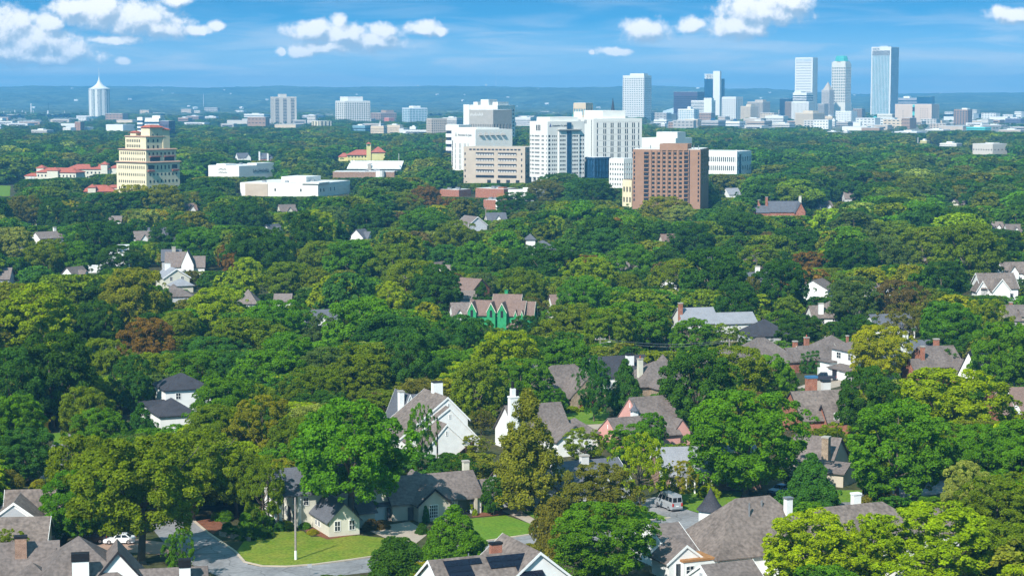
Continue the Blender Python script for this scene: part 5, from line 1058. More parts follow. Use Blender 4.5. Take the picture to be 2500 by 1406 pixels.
m = MB().box(-w - 0.5, -w + 2, -0.6, 0.4, 0, H_).box(-2.5, 0.7, -0.6, 0.3, 0, H_).box(-w + 2, -2.5, -0.6, 0.3, H_ - 9, H_); [m.box(-w + 2 + (w - 4.5) * i / 16 - 0.4, -w + 2 + (w - 4.5) * i / 16 + 0.4, -0.6, 0.3, H_ - 21, H_ - 9) for i in range(17)]
m.obj('frame', WHT, r); MB().box(-w + 2, -2.6, -0.45, 0.2, H_ - 21, H_ - 9).obj('top_glazing', GLD, r)
text(r, 'BOK', -w + 7, -0.7, H_ - 7.6, 7.5, 'A', INK, bold=0.15); MB().box(-w + 2.6, -w + 6.2, -0.75, -0.55, H_ - 7.6, H_ - 2.4).obj('logo', GREYP2, r)
r, w, d, H_ = T('civic_block', 'huge beige windowless-looking block with turquoise vertical strip', 2186, 2274, 2298, 255, 4300, 18, surf('pink_beige_precast', (0.62, 0.48, 0.38), 0.8, 0.04, 0.1), BEI, 0, 4, 10, 0.3, 0.93, cap=0.06, d=52, cat='building', land='the huge beige block', rec=0.2)
MB().box(-w * 0.52, -w * 0.46, -0.3, 0.2, 12, H_ - 1).obj('accent_strip', AQUA, r); MB().box(-w * 0.521, -w * 0.459, -0.36, 0.2, H_ - 16, H_ - 6).obj('accent_window', GLD, r); MB().box(-w * 0.521, -w * 0.459, -0.36, 0.2, 0, 18).obj('entrance_glass', GLD, r)
panes(r, 'A', 0, [-w * f for f in (0.30, 0.24, 0.18, 0.12)], [H_ - 10 - 4.6 * i for i in range(9)], 1.6, 1.3, GLD); panes(r, 'A', 0, [-w * 0.78], [H_ - 14 - 3.4 * i for i in range(12)], 1.6, 1.2, GLD)
T('glass_office', 'dark teal glass office showing above the huge beige block', 2238, 2274, 2276, 236, 5200, 10, surf('teal_glass_wall', (0.02, 0.10, 0.14), 0.2), GLB, 8, 2, 10, 0.05, 0.05, d=40, cat='office')
T('glass_office', 'grey-green banded office between the tallest skyscraper and the teal glass one', 2190, 2238, 2242, 240, 5250, 8, GREYP2, GLB, 0, 0, 7, 0, 0.5, d=40, cat='office', pent=((0.4, 0.7, 0.2, 0.8, 5, WHT),))
T('striped_office', 'sandy horizontally striped office in front of the skyline', 1941, 1985, 2013, 276, 4000, 32, SAND, GRYC, 0, 0, 10, 0, 0.62, cap=0.06, pent=((0.15, 0.7, 0.2, 0.7, 4, None),), cat='office', land='the sandy striped office')
T('brick_apartments', 'brown and white striped apartment block right of the huge beige block', 2329, 2362, 2373, 268, 4200, 22, surf('chestnut_brick', (0.33, 0.22, 0.15), 0.85), GLB, 5, 3, 7, 0.5, 0.4, cat='building', pent=((0.1, 0.5, 0.2, 0.8, 3, WHT),))
T('old_office', 'white arched-window office below the turquoise-crowned tower', 2040, 2078, 2092, 272, 4500, 26, WHT, GLD, 10, 4, 6, 0.6, 0.55, cat='office')
T('brick_office', 'plain brown brick block right of the white arched-window office', 2082, 2104, 2108, 266, 4900, 14, surf('umber_brick', (0.27, 0.20, 0.15), 0.85), GLD, 5, 2, 6, 0.6, 0.6, cat='building', d=30)
T('white_office', 'cream arcaded office between the tallest skyscraper and the huge beige block', 2142, 2178, 2190, 279, 4350, 20, surf('cream_terracotta', (0.74, 0.70, 0.60), 0.8), GLD, 14, 3, 4, 0.5, 0.5, cat='office', d=30)
T('brick_office', 'grey ribbed block under the pyramid-roofed tower', 1996, 2012, 2022, 254, 4650, 30, GRYC, GLD, 8, 5, 1, 0.6, 0.0, cat='office')
# arena-like white curved hall
r = bld('arena', 'low white curved arena roof left of the plum office block', 1618, 5200, 0, 'arena'); m = MB()
prof = [(0, 0)] + [(x, zt(1618, 272 - 17 * math.sin(math.pi * min(1, x / 90) / 2), 5200)) for x in np.linspace(0, 90, 10)] + [(90, 0)]
m.M = Matrix.Rotation(math.pi / 2, 4, 'Z') @ Matrix.Scale(-1, 4, (0, 1, 0)); m.prism(prof, 0, 50); m.obj('shell', surf('pale_blue_metal', (0.60, 0.72, 0.78), 0.35), r)
# churches behind the slab
for (px, yt, lab, mt, wd) in ((1404, 248, 'green copper church steeple behind the hospital slab', COPPER, 3.6), (1496, 240, 'dark slate church spire right of the hospital slab', RD, 3.4)):
    q = D(px, 300, 2600); zz = zt(px, yt, 2600)
    o = empty('church_steeple', q.to_tuple()[:2] + (0,), 0, lab, 'steeple'); MB().box(-wd, wd, -wd, wd, 0, zz * 0.62).obj('tower', GRYC, o); MB().lathe([(wd * 1.1, zz * 0.62), (wd * 0.7, zz * 0.75), (0.2, zz)], n=8).obj('spire', mt, o)
r, w, d, H_ = T('lattice_office', 'open beige grid block peeping over the hospital slab', 1400, 1430, 1447, 252, 2400, 30, SAND, GLG, 5, 4, 4, 0.3, 0.35, cat='building')
# low-rise clutter: every block its own thing, described by colour, size and neighbour
LOW = [(1596, 1640, 293, 4300, 'WHT', 'long low white hall left of the hotel block'), (1640, 1668, 297, 4100, 'GRYC', 'grey low block with glass end left of the lower skyline'), (1614, 1628, 302, 3900, 'WHT', 'small blank white cube among trees below the arena roof'), (1646, 1672, 299, 3850, 'GLB', 'blue glass low pavilion below the hotel block'),
       (1672, 1712, 292, 4000, 'STR', 'low building with dark vertical fins below the striped office'), (1712, 1772, 295, 3950, 'GRYC', 'grey low office with small blue dome'), (1772, 1820, 297, 3900, 'WHT', 'white banded low office right of the blue-domed one'), (1815, 1870, 290, 4200, 'BEI', 'wide beige low block below the ribbed tan office'), (1824, 1885, 296, 3950, 'TAN', 'brown and white low garage with wide bays'),
       (1868, 1925, 284, 4300, 'WHT', 'white low block with blue glass end left of the sandy office'), (1885, 1940, 302, 3800, 'CONC', 'pale church-like hall with arched windows left of the sandy office'), (2014, 2040, 284, 4200, 'SAND', 'small sandy block right of the sandy office'), (2014, 2030, 308, 3700, 'DARK', 'dark low block right below the sandy office'), (2030, 2042, 292, 3900, 'WHT', 'narrow white block with pointed front'),
       (2040, 2080, 298, 4000, 'GRYC', 'long grey low office below the arched-window office'), (2078, 2124, 298, 4000, 'PURP', 'bluish low office with white posts'), (2020, 2050, 322, 3400, 'WHT', 'low white roofed shed among the trees under the skyline'), (2060, 2074, 320, 3300, 'WHT', 'small white tower block standing in the treetops'), (2104, 2150, 311, 3600, 'BEI', 'low brick and white strip mall right of the bluish office'), (2124, 2150, 290, 4300, 'SAND', 'cream low block with small copper dome'),
       (2185, 2260, 322, 3300, 'WHT', 'long white low roof below the huge beige block'), (2260, 2320, 317, 3500, 'WHT', 'white low shop row right of the huge beige block base'), (2300, 2330, 305, 3900, 'CONC', 'pale low block between the huge beige block and striped apartments'), (2320, 2400, 300, 4300, 'CONC', 'wide pale parking deck behind the striped apartments'), (2360, 2460, 296, 4500, 'SAND', 'long beige hall at the right behind the trees'), (2400, 2460, 306, 3900, 'GRYC', 'grey low office at the right edge of the city'), (2455, 2505, 290, 4400, 'PURP', 'dark framed low block touching the right edge'), (2360, 2420, 311, 3500, 'AQUA', 'low hall with turquoise roof on the right'), (2440, 2505, 318, 3400, 'BEI', 'low tan block at the far right below the dark framed one'),
       (2246, 2272, 344, 2600, 'YEL2', 'small yellow shop front among trees right of centre'), (2296, 2350, 351, 2450, 'WHT', 'white flat-roofed shop right of the yellow shop front'),
       (1080, 1130, 288, 3600, 'CONC', 'low pale roofs left of the ribbed office'), (1256, 1310, 287, 3900, 'CONCW', 'long pale elevated deck right of the ribbed office'), (1310, 1360, 291, 3800, 'CONC', 'tan low roofs behind the hospital tower'), (905, 945, 308, 3200, 'SAND', 'small white church with tiny steeple right of the square-windowed tower'), (945, 985, 306, 3300, 'SAND', 'cream low block right of the small white church'), (860, 905, 307, 3400, 'GLG', 'blue-grey strip building at the foot of the square-windowed tower'), (1000, 1022, 310, 3300, 'WHT', 'tiny white gabled roof below the pale blue glass office'),
       (435, 470, 288, 4600, 'BRN', 'brown brick block right of the blue striped office'), (455, 500, 284, 5000, 'BRN', 'second, longer brown brick block farther right of the striped office'), (500, 535, 285, 5200, 'WHT', 'white roofed shed right of the brown brick blocks'), (596, 660, 279, 5300, 'WHT', 'very long white warehouse left of the tan apartment tower'), (738, 790, 282, 5300, 'CONCW', 'long pale shed right of the tan apartment tower'), (76, 130, 318, 3300, 'CONC', 'grey flat roof among the trees on the far left'), (66, 100, 297, 4800, 'WHT', 'white low sheds at the refinery foot'), (-10, 4, 304, 3600, 'WHT', 'white block cut off by the left edge')]
LM = dict(WHT=WHT, GRYC=GRYC, GLB=GLB, BEI=BEI, TAN=surf('tan_facing', (0.45, 0.36, 0.28), 0.85), CONC=surf('light_tan_concrete', (0.60, 0.56, 0.50), 0.85), SAND=SAND, DARK=PURP, PURP=surf('blue_grey_panel', (0.13, 0.14, 0.2), 0.7), AQUA=AQUA, YEL2=YEL2, CONCW=CONCW, GLG=GLG, BRN=surf('brown_facing', (0.36, 0.24, 0.17), 0.85), STR=SAND)
rr = random.Random(4)
for (a, b, yt, Y, mk, lab) in LOW:
    th = rr.choice((18, 22, 26, 30)); c = a + (b - a) * rr.uniform(0.66, 0.8); H_ = zt(c, yt, Y)
    fl = max(2, min(5, int(H_ / 4.2))); bays = max(3, int((b - a) / 4))
    r, w, d, H_ = T('low_building', lab, a, c, b, yt, Y, th, LM[mk], GLD if mk not in ('GLB',) else GLB, bays if mk in ('STR', 'PURP', 'SAND', 'BEI') else 0, 4 if mk in ('STR', 'PURP') else 0, 1 if mk == 'STR' else fl, 0.5, 0.0 if mk == 'STR' else 0.6, cap=0.16, cat='building', zvis=H_ * 0.12, d=min(60, (b - c) * Y / F / math.sin(R(th))))
    if 'dome' in lab: MB().lathe([(5, H_), (4.6, H_ + 2), (3, H_ + 4), (0.3, H_ + 5.2)], -w * 0.5, d * 0.4, 12).obj('dome', GLB if 'blue' in lab else COPPER, r)
    elif 'steeple' in lab: MB().lathe([(1.2, H_), (1.0, H_ + 5), (0.1, H_ + 9)], -w * 0.3, 2, 6).obj('steeple', WHT, r)
    else: MB().box(-w * 0.7, -w * 0.35, d * 0.3, d * 0.7, H_, H_ + 2.2).obj('roof_unit', CONCW, r)
store('pale tan two-storey apartments among trees at the far right', 2377, 2425, 2460, 352, 378, 2150, 36, surf('light_tan_concrete', (0.60, 0.56, 0.50), 0.85), extra=((0.1, 0.5, 0.2, 0.6, 1.2),), win=8, cat='building', name='apartments')
def auto_labels(items):
    """items: [object, px, py, phrase]; phrase + nearest findable thing, then an order among look-alikes"""
    A = np.array([(l[0], l[1]) for l in LAND]); gr = {}
    for it in items:
        i = int(np.argmin(np.hypot(A[:, 0] - it[1], (A[:, 1] - it[2]) * 0.8))); dx = it[1] - A[i, 0]
        gr.setdefault(f"{it[3]} {'below' if abs(dx) < 22 else ('right of' if dx > 0 else 'left of')} {LAND[i][2]}", []).append(it)
    on = ['leftmost', 'second from left', 'third from left', 'fourth from left', 'fifth from left', 'sixth from left', 'seventh from left', 'eighth from left', 'ninth from left', 'tenth from left']
    for b, ts in gr.items():
        ts.sort(key=lambda q: q[1])
        for k, it in enumerate(ts): it[0]['label'] = b if len(ts) == 1 else b + ', ' + ('rightmost' if k == len(ts) - 1 else on[k])
rr = random.Random(8); items = []
for (a, b, n_, y0_, y1_) in ((-20, 235, 16, 3600, 6200), (290, 650, 14, 3600, 6400), (640, 1120, 16, 3200, 6000), (1240, 1530, 8, 3600, 6200), (1570, 2510, 64, 3300, 5600)):
    for i in range(n_):
        px_ = a + (b - a) * (i + rr.uniform(0.1, 0.9)) / n_; Yh = rr.uniform(y0_, y1_); th = rr.choice((18, 24, 30)); hh = rr.uniform(5, 9) + (rr.random() < (0.6 if 1600 < px_ < 2330 else 0.25)) * rr.uniform(4, 15)
        wd, dp = rr.uniform(16, 48), rr.uniform(14, 30); mk, cn = rr.choice((('WHT', 'white'), ('WHT', 'white'), ('CONC', 'pale tan'), ('CONCW', 'light grey'), ('SAND', 'sandy'), ('GRYC', 'grey-brown'), ('BRN', 'brown'), ('BEI', 'beige')))
        r = bld('low_building', None, px_, Yh, th, 'building', 'low buildings of the far city belt')
        MB().box(-wd, 0, 0, dp, 0, hh).obj('wall', LM[mk], r); MB().box(-wd - 0.3, 0.3, -0.3, dp + 0.3, hh, hh + 0.5).obj('roof', CONCW, r)
        if hh > 9: panes(r, 'A', 0, lin(-wd, 0, 5), lin(1, hh, 3), wd / 9, 1.5, GLD)
        elif rr.random() < 0.6: MB().box(-wd * 0.9, -wd * 0.1, -0.1, 0.05, hh * 0.3, hh * 0.62).obj('window_band', GLD, r)
        bfoot(r, wd, dp, hh, hh * 0.25); items.append([r, px_, proj(r.location.x, Yh, hh)[1], f"{'small' if wd < 26 else 'long'} low {cn} building"])
auto_labels(items); auto_labels(GLIMPSE)
# scattered pale houses on the far wooded slopes
rr = random.Random(21)
hm = MB().box(-9, 9, -6, 6, 0, 7).prism([(-7, 7), (0, 11), (7, 7)], -10, 10).mesh('hillside_house', WHT)
for i in range(34):
    px_, Yh = rr.uniform(20, 2480), rr.uniform(7200, 12600)
    k = rr.uniform(0.35, 0.75); yi = int(np.searchsorted(Ys, Yh)); xi = int(np.clip(np.searchsorted(pxs, px_), 0, nx - 1))
    o = link('hillside_house', hm, None, ((px_ - 1250) / F * Yh, Yh, float(Z[yi, xi]) + 1.0), (0, 0, rr.uniform(0, 3)), (k * 1.3, k, k)); tag(o, 'tiny pale house on the far wooded slope', 'house', 'pale houses scattered over the far slope')
# water tower and masts on the ridge
q = D(1187, 212, 12800); o = empty('water_tower', (q.x, q.y, 0), 0, 'small white water tower on the ridge', 'water tower')
MB().cyl(0, 0, 60, q.z + 2, 2.5, n=8).obj('stem', WHT, o); MB().lathe([(2.5, q.z), (8, q.z + 6), (8.5, q.z + 10), (5, q.z + 14), (0.5, q.z + 16)], n=12).obj('tank', WHT, o)
for (px, yb, yt, Y, lab) in ((1211, 214, 166, 12700, 'thin radio mast on the ridge beside the water tower'), (497, 262, 228, 8200, 'pale mast on the wooded slope left of the tan apartment tower'), (2348, 235, 224, 12600, 'short antenna on the ridge at the right')):
    q = D(px, yb, Y); zz = zt(px, yt, Y)
    tag(MB().tube((0, 0, max(0, q.z - 20)), (0, 0, zz), 1.3, 0.7, 5).obj('radio_mast', STK, None, (q.x, q.y, 0)), lab, 'mast')
# ------------------------------------------------------------------ vehicles
def paint(name, c, metal=0.0): return surf(name, c, 0.3, 0.02, 0.5, spec=0.5, metal=metal, coat=0.6)
TYRE = surf('tyre_rubber', (0.02, 0.02, 0.02), 0.9); RIM = surf('alloy_rim', (0.55, 0.55, 0.57), 0.35, metal=0.7); CARGL = glass('car_glass', (0.012, 0.016, 0.02), 0.06, 0.6)
LAMPR = surf('tail_lamp_red', (0.45, 0.03, 0.02), 0.3); LAMPW = surf('head_lamp_clear', (0.6, 0.62, 0.65), 0.15)
def loft(mb, secs):
    """secs: list of (y, [(x,z)...]) equal-length outlines"""
    n = len(secs[0][1]); vs = [(x, y, z) for y, pr in secs for x, z in pr]; fs = []
    for k in range(len(secs) - 1):
        fs += [(k * n + i, k * n + (i + 1) % n, (k + 1) * n + (i + 1) % n, (k + 1) * n + i) for i in range(n)]
    fs += [tuple(range(n))[::-1], tuple(range((len(secs) - 1) * n, len(secs) * n))]
    return mb.add(vs, fs)
def vehicle(name, label, cat, p, rz, body, cabin, glassz, pm, hw, wheels, wr, tail, head, extra=None):
    r = empty(name, tuple(p), rz, label, cat)
    m = MB(); cx = sum(x for x, z in body) / len(body)
    inn = [(cx + (x - cx) * 0.985, 0.3 + (z - 0.3) * 0.96) for x, z in body]
    loft(m, [(-hw, inn), (-hw * 0.93, body), (hw * 0.93, body), (hw, inn)])
    lo, hi = cabin   # lower and upper outline x-ranges: (x0,x1,z)
    tb = 0.14
    def cab(mb, e, zs=0.0, ze=0.0):
        y0, y1 = hw * 0.94 + e, hw * 0.94 - tb + e
        mb.add([(lo[0] - e, -y0, lo[2] + zs), (lo[1] + e, -y0, lo[2] + zs), (lo[1] + e, y0, lo[2] + zs), (lo[0] - e, y0, lo[2] + zs), (hi[0] - e, -y1, hi[2] + ze), (hi[1] + e, -y1, hi[2] + ze), (hi[1] + e, y1, hi[2] + ze), (hi[0] - e, y1, hi[2] + ze)],
               [(3, 2, 1, 0), (4, 5, 6, 7), (0, 1, 5, 4), (1, 2, 6, 5), (2, 3, 7, 6), (3, 0, 4, 7)])
    cab(m, 0.0)
    for q in wheels:                       # arch lips
        for s in (-1, 1): m.lathe([(wr + 0.06, 0), (wr + 0.06, 0)], 0, 0, 3) if False else None
    b = m.obj('body', pm, r)
    # windows: panels lying 12 mm proud of the cabin sides
    def lerp(a, b_, t): return a + (b_ - a) * t
    def panel(nm, c):
        link(nm, MB().add(c, [(0, 1, 2, 3)]).mesh(nm, CARGL), r)
    g0, g1 = glassz
    zA, zB = lerp(lo[2], hi[2], g0), lerp(lo[2], hi[2], g1)
    yA, yB = hw * 0.94 - tb * g0 + 0.012, hw * 0.94 - tb * g1 + 0.012
    fxA, fxB = lerp(lo[0], hi[0], g0), lerp(lo[0], hi[0], g1); bxA, bxB = lerp(lo[1], hi[1], g0), lerp(lo[1], hi[1], g1)
    nwin = extra.get('nwin', 2) if extra else 2
    for s in (-1, 1):
        for i in range(nwin):
            t0, t1 = (i + 0.06) / nwin, (i + 0.94) / nwin
            a0, a1 = lerp(fxA + 0.12, bxA - 0.12, t0), lerp(fxA + 0.12, bxA - 0.12, t1); b0, b1 = lerp(fxB + 0.12, bxB - 0.12, t0), lerp(fxB + 0.12, bxB - 0.12, t1)
            panel('side_window', [(a0, s * yA, zA), (a1, s * yA, zA), (b1, s * yB, zB), (b0, s * yB, zB)])
    panel('windscreen', [(fxA - 0.014, -yA + 0.12, zA), (fxA - 0.014, yA - 0.12, zA), (fxB - 0.014, yB - 0.1, zB), (fxB - 0.014, -yB + 0.1, zB)])
    for s in ((0,) if not (extra and extra.get('split')) else (-1, 1)):
        ya, yb = yA - 0.12, yB - 0.1
        if s: panel('rear_window', [(bxA + 0.014, s * 0.08, zA), (bxA + 0.014, s * ya, zA), (bxB + 0.014, s * yb, zB), (bxB + 0.014, s * 0.08, zB)])
        else: panel('rear_window', [(bxA + 0.014, -ya, zA), (bxA + 0.014, ya, zA), (bxB + 0.014, yb, zB), (bxB + 0.014, -yb, zB)])
    for q in wheels:
        for s in (-1, 1):
            w_ = MB(); w_.M = Matrix.Translation((q, s * (hw - 0.10), wr)) @ Matrix.Rotation(math.pi / 2, 4, 'X'); w_.cyl(0, 0, -0.12, 0.12, wr, n=18); wo_ = w_.obj('wheel', TYRE, r)
            k = MB(); k.M = Matrix.Translation((q, s * (hw + 0.03), wr)) @ Matrix.Rotation(math.pi / 2, 4, 'X'); k.cyl(0, 0, -0.012, 0.012, wr * 0.62, n=12); k.obj('rim', RIM, wo_)
    for s in (-1, 1):
        x, z_, h = tail; MB().box(x - 0.03, x + 0.04, s * (hw - 0.2) - 0.14, s * (hw - 0.2) + 0.14, z_, z_ + h).obj('tail_light', LAMPR, r)
        x, z_, h = head; MB().box(x - 0.05, x + 0.05, s * (hw - 0.25) - 0.2, s * (hw - 0.25) + 0.2, z_, z_ + h).obj('headlight', LAMPW, r)
        x = lo[0] + 0.35; MB().box(x, x + 0.16, s * (hw + 0.02) - 0.1, s * (hw + 0.02) + 0.1, lo[2] + 0.02, lo[2] + 0.2).obj('mirror', pm, r)
    return r
SED = [(-2.32, 0.35), (-2.3, 0.62), (-2.15, 0.74), (-1.0, 0.93), (1.45, 1.0), (2.2, 0.98), (2.34, 0.8), (2.36, 0.4), (2.2, 0.24), (-2.2, 0.24)]
r = vehicle('parked_car', 'white four-door sedan parked on the brick-coloured driveway behind the big trunk', 'car', P(292, 1325, 0.045), R(4), SED, ((-1.05, 1.75, 0.93), (-0.25, 1.0, 1.44)), (0.12, 0.86), paint('white_car_paint', (0.80, 0.81, 0.82)), 0.91, (-1.42, 1.40), 0.33, (2.33, 0.72, 0.16), (-2.22, 0.56, 0.13))
MB().box(-0.2, 0.35, -0.4, 0.4, 1.435, 1.452).obj('sunroof', CARGL, r); clear(250, 1296, 334, 1330, 300)
SUVP = [(-2.4, 0.4), (-2.38, 0.9), (-1.2, 1.08), (2.3, 1.1), (2.4, 0.9), (2.4, 0.45), (2.2, 0.3), (-2.2, 0.3)]
r = vehicle('parked_car', 'black SUV half hidden under the tree in front of the white sedan', 'car', P(222, 1324, 0.045), R(4), SUVP, ((-1.25, 2.25, 1.06), (-0.6, 1.95, 1.75)), (0.1, 0.85), paint('black_car_paint', (0.015, 0.015, 0.018)), 0.96, (-1.45, 1.45), 0.38, (2.39, 0.95, 0.3), (-2.33, 0.72, 0.18), dict(nwin=3))
VANP = [(-2.95, 0.4), (-2.9, 0.95), (-2.2, 1.25), (2.9, 1.28), (2.97, 0.5), (2.85, 0.32), (-2.7, 0.32)]
r = vehicle('van', 'tall silver-grey passenger van parked with its rear towards the street', 'van', P(1632, 1240, 0.06), R(114) + math.pi, VANP, ((-2.25, 2.92, 1.2), (-1.2, 2.84, 2.62)), (0.22, 0.72), paint('silver_van_paint', (0.42, 0.44, 0.47), 0.2), 0.99, (-1.9, 1.75), 0.36, (2.95, 0.85, 0.5), (-2.85, 0.8, 0.2), dict(nwin=4, split=True))
MB().box(2.93, 3.03, -0.9, 0.9, 0.34, 0.55).obj('bumper', METAL, r); MB().box(2.955, 2.99, -0.25, 0.25, 0.8, 0.95).obj('number_plate', TRIM, r); clear(1594, 1200, 1670, 1246, 331)
PKP = [(-2.75, 0.45), (-2.7, 1.0), (-1.4, 1.12), (2.7, 1.15), (2.75, 0.5), (2.5, 0.35), (-2.5, 0.35)]
r = vehicle('parked_car', 'dark navy pickup parked on the drive of the white two-storey house', 'pickup truck', P(2012, 928, 0.06), R(-10), PKP, ((-1.5, 1.0, 1.1), (-0.8, 0.7, 1.82)), (0.1, 0.85), paint('navy_car_paint', (0.02, 0.025, 0.045)), 0.97, (-1.75, 1.75), 0.4, (2.74, 0.8, 0.3), (-2.68, 0.75, 0.2)); clear(1992, 912, 2034, 932, 462)
r = vehicle('parked_car', 'blue car parked in deep tree shade behind the huge hip roof', 'car', P(1906, 1203, 0.05), R(40), SED, ((-1.05, 1.75, 0.93), (-0.25, 1.0, 1.44)), (0.12, 0.86), paint('blue_car_paint', (0.03, 0.10, 0.22)), 0.91, (-1.42, 1.40), 0.33, (2.33, 0.72, 0.16), (-2.22, 0.56, 0.13)); clear(1892, 1190, 1920, 1204, 332)
LOTC = [('white', (0.8, 0.8, 0.8)), ('silver', (0.45, 0.46, 0.48)), ('dark grey', (0.05, 0.05, 0.06)), ('white', (0.8, 0.8, 0.8)), ('red', (0.35, 0.03, 0.03)), ('silver', (0.45, 0.46, 0.48)), ('white', (0.8, 0.8, 0.8)), ('black', (0.02, 0.02, 0.02)), ('white', (0.8, 0.8, 0.8)), ('silver', (0.45, 0.46, 0.48))]
ordn = ['leftmost', 'second from the left', 'third from the left', 'fourth from the left', 'fifth from the left', 'fifth from the right', 'fourth from the right', 'third from the right', 'second from the right', 'rightmost']
carbody = {}
for i, (cn, cc) in enumerate(LOTC):
    q = P(1728 + i * 5.2, 418 + (i % 2) * 3, 0.1)
    o = link('parked_car', copyable(('farcar', cn), lambda: loft(MB(), [(-0.85, SED), (0.85, SED)]).add([(-1.05, -0.8, 0.9), (1.75, -0.8, 0.9), (1.75, 0.8, 0.9), (-1.05, 0.8, 0.9), (-0.25, -0.7, 1.44), (1.0, -0.7, 1.44), (1.0, 0.7, 1.44), (-0.25, 0.7, 1.44)], [(3, 2, 1, 0), (4, 5, 6, 7), (0, 1, 5, 4), (1, 2, 6, 5), (2, 3, 7, 6), (3, 0, 4, 7)]).mesh('parked_car', paint(cn.replace(' ', '_') + '_far_paint', cc))), None, q, (0, 0, R(70)))
    tag(o, f'tiny {cn} car, {ordn[i]} in the lot by the white three-storey office', 'car', 'cars in the lot beside the white three-storey office')
clear(1715, 405, 1790, 426, 1500)
# ------------------------------------------------------------------ small things on the ground
def flower(n): pass
r = empty('dumpster', P(140, 1214, 0), R(10), 'pink-red roll-off dumpster standing on the pale drive at the left', 'dumpster')
DP = surf('pink_red_steel', (0.72, 0.09, 0.12), 0.5, 0.06)
m = MB().box(-1.4, 3.6, -1.1, -1.0, 0.2, 1.7).box(-1.4, 3.6, 1.0, 1.1, 0.2, 1.7).box(-1.4, -1.3, -1.1, 1.1, 0.2, 1.75).box(3.5, 3.6, -1.1, 1.1, 0.2, 1.7).box(-1.4, 3.6, -1.1, 1.1, 0.15, 0.3); m.obj('hull', DP, r)
for q in (-0.9, 0.1, 1.1, 2.1, 3.1): MB().box(q - 0.06, q + 0.06, -1.2, -1.1, 0.2, 1.65).obj('rib', DP, r)
clear(118, 1185, 165, 1220, 330)
def bin_(px, py, lab, c):
    r = empty('wheelie_bin', P(px, py, 0), R(20), lab, 'wheelie bin', 'bins at the foot of the white gabled wall'); mt = surf(lab.split()[0] + '_plastic', c, 0.5)
    MB().tbox(-0.36, 0.36, -0.4, 0.4, 0.06, 1.05, -0.06).obj('body', mt, r); MB().box(-0.44, 0.44, -0.5, 0.47, 1.05, 1.14).obj('lid', mt, r)
    for s in (-0.32, 0.32): k = MB(); k.M = Matrix.Translation((s, 0.42, 0.12)) @ Matrix.Rotation(math.pi / 2, 4, 'Y'); k.cyl(0, 0, -0.04, 0.04, 0.12, n=10); k.obj('wheel', TYRE, r)
bin_(1097, 1113, 'blue wheelie bin standing left of the grey one against the white gable', (0.02, 0.10, 0.42)); bin_(1109, 1112, 'grey wheelie bin standing right of the blue one against the white gable', (0.12, 0.13, 0.15))
def wallfence(name, lab, a, b, h, mat, z0=0.0, cat='fence', posts=True, h2=None):
    A, B = P(*a), P(*b); d = B - A; L = d.length; rz = math.atan2(d.y, d.x)
    r = empty(name, A, rz, lab, cat)
    MB().add([(0, -0.04, z0), (L, -0.04, z0), (L, 0.04, z0), (0, 0.04, z0), (0, -0.04, h), (L, -0.04, h2 or h), (L, 0.04, h2 or h), (0, 0.04, h)], [(3, 2, 1, 0), (4, 5, 6, 7), (0, 1, 5, 4), (1, 2, 6, 5), (2, 3, 7, 6), (3, 0, 4, 7)]).obj('panel', mat, r)
    if posts:
        for i in range(int(L / 2.4) + 1): MB().box(i * 2.4 - 0.06, i * 2.4 + 0.06, -0.14, -0.05, 0, (h + ((h2 or h) - h) * i * 2.4 / L) + 0.08).obj('post', mat, r)
    return r
FENCEW = surf('grey_board_fence', (0.13, 0.12, 0.12), 0.9, 0.2, 1.0, fine=0.2, fscale=5)
wallfence('fence', 'dark board fence between the garage and the tan house', (945, 1270), (1022, 1268), 2.0, FENCEW); wallfence('fence', 'grey board fence between round shrub and cypress trunk', (1240, 1238), (1318, 1232), 2.1, FENCEW)
wallfence('fence', 'brown board fence sloping up beside the white stepped-gable house', (1092, 1134), (1158, 1110), 0.4, surf('brown_boards', (0.17, 0.09, 0.06), 0.9, fine=0.2, fscale=5), h2=2.8); wallfence('wall', 'low stone retaining wall in front of the curved hedge', (535, 1307), (612, 1322), 0.7, STONE, cat='wall', posts=False)
wallfence('fence', 'white board fence beside the dark pickup', (1996, 915), (2030, 912), 1.8, TRIM); wallfence('fence', 'dark timber fence behind the brick house with blue-capped chimney', (1955, 1060), (2018, 1052), 2.2, WOOD)
r = empty('play_slide', P(117, 1056), R(40), 'yellow curved play slide on the lawn at the left', 'slide'); YS = surf('yellow_plastic', (0.75, 0.42, 0.02), 0.4)
m = MB(); [m.box(-0.5, 0.5, math.cos(a) * 1.1 - 0.25, math.cos(a) * 1.1 + 0.25, 1.25 + math.sin(a) * 1.1 - 0.2, 1.25 + math.sin(a) * 1.1 + 0.2) for a in np.linspace(-1.5, 1.6, 9)]; m.obj('chute', YS, r); MB().box(-0.5, 0.5, 0.9, 1.0, 0, 2.2).obj('ladder', METAL, r); clear(108, 1034, 126, 1056, 395)
for i, (dx, sz, lab) in enumerate(((0, 1.0, 'large white planter pot with bush on the tan house porch'), (-0.8, 0.6, 'small white planter pot left of the large one on the porch'), (0.85, 0.62, 'small white planter pot right of the large one on the porch'))):
    q = P(1149, 1254, 0); r = empty('planter', (q.x + dx, q.y + dx * 0.4, 0), 0, lab, 'planter', 'white planters on the tan house porch'); MB().lathe([(0.24 * sz, 0), (0.36 * sz, 0.5 * sz), (0.42 * sz, 0.85 * sz), (0.36 * sz, 0.86 * sz)], n=14).obj('pot', TRIM, r); PLANTERS = globals().setdefault('PLANTERS', []); PLANTERS.append((r, sz))
clear(1120, 1215, 1175, 1258, 318)
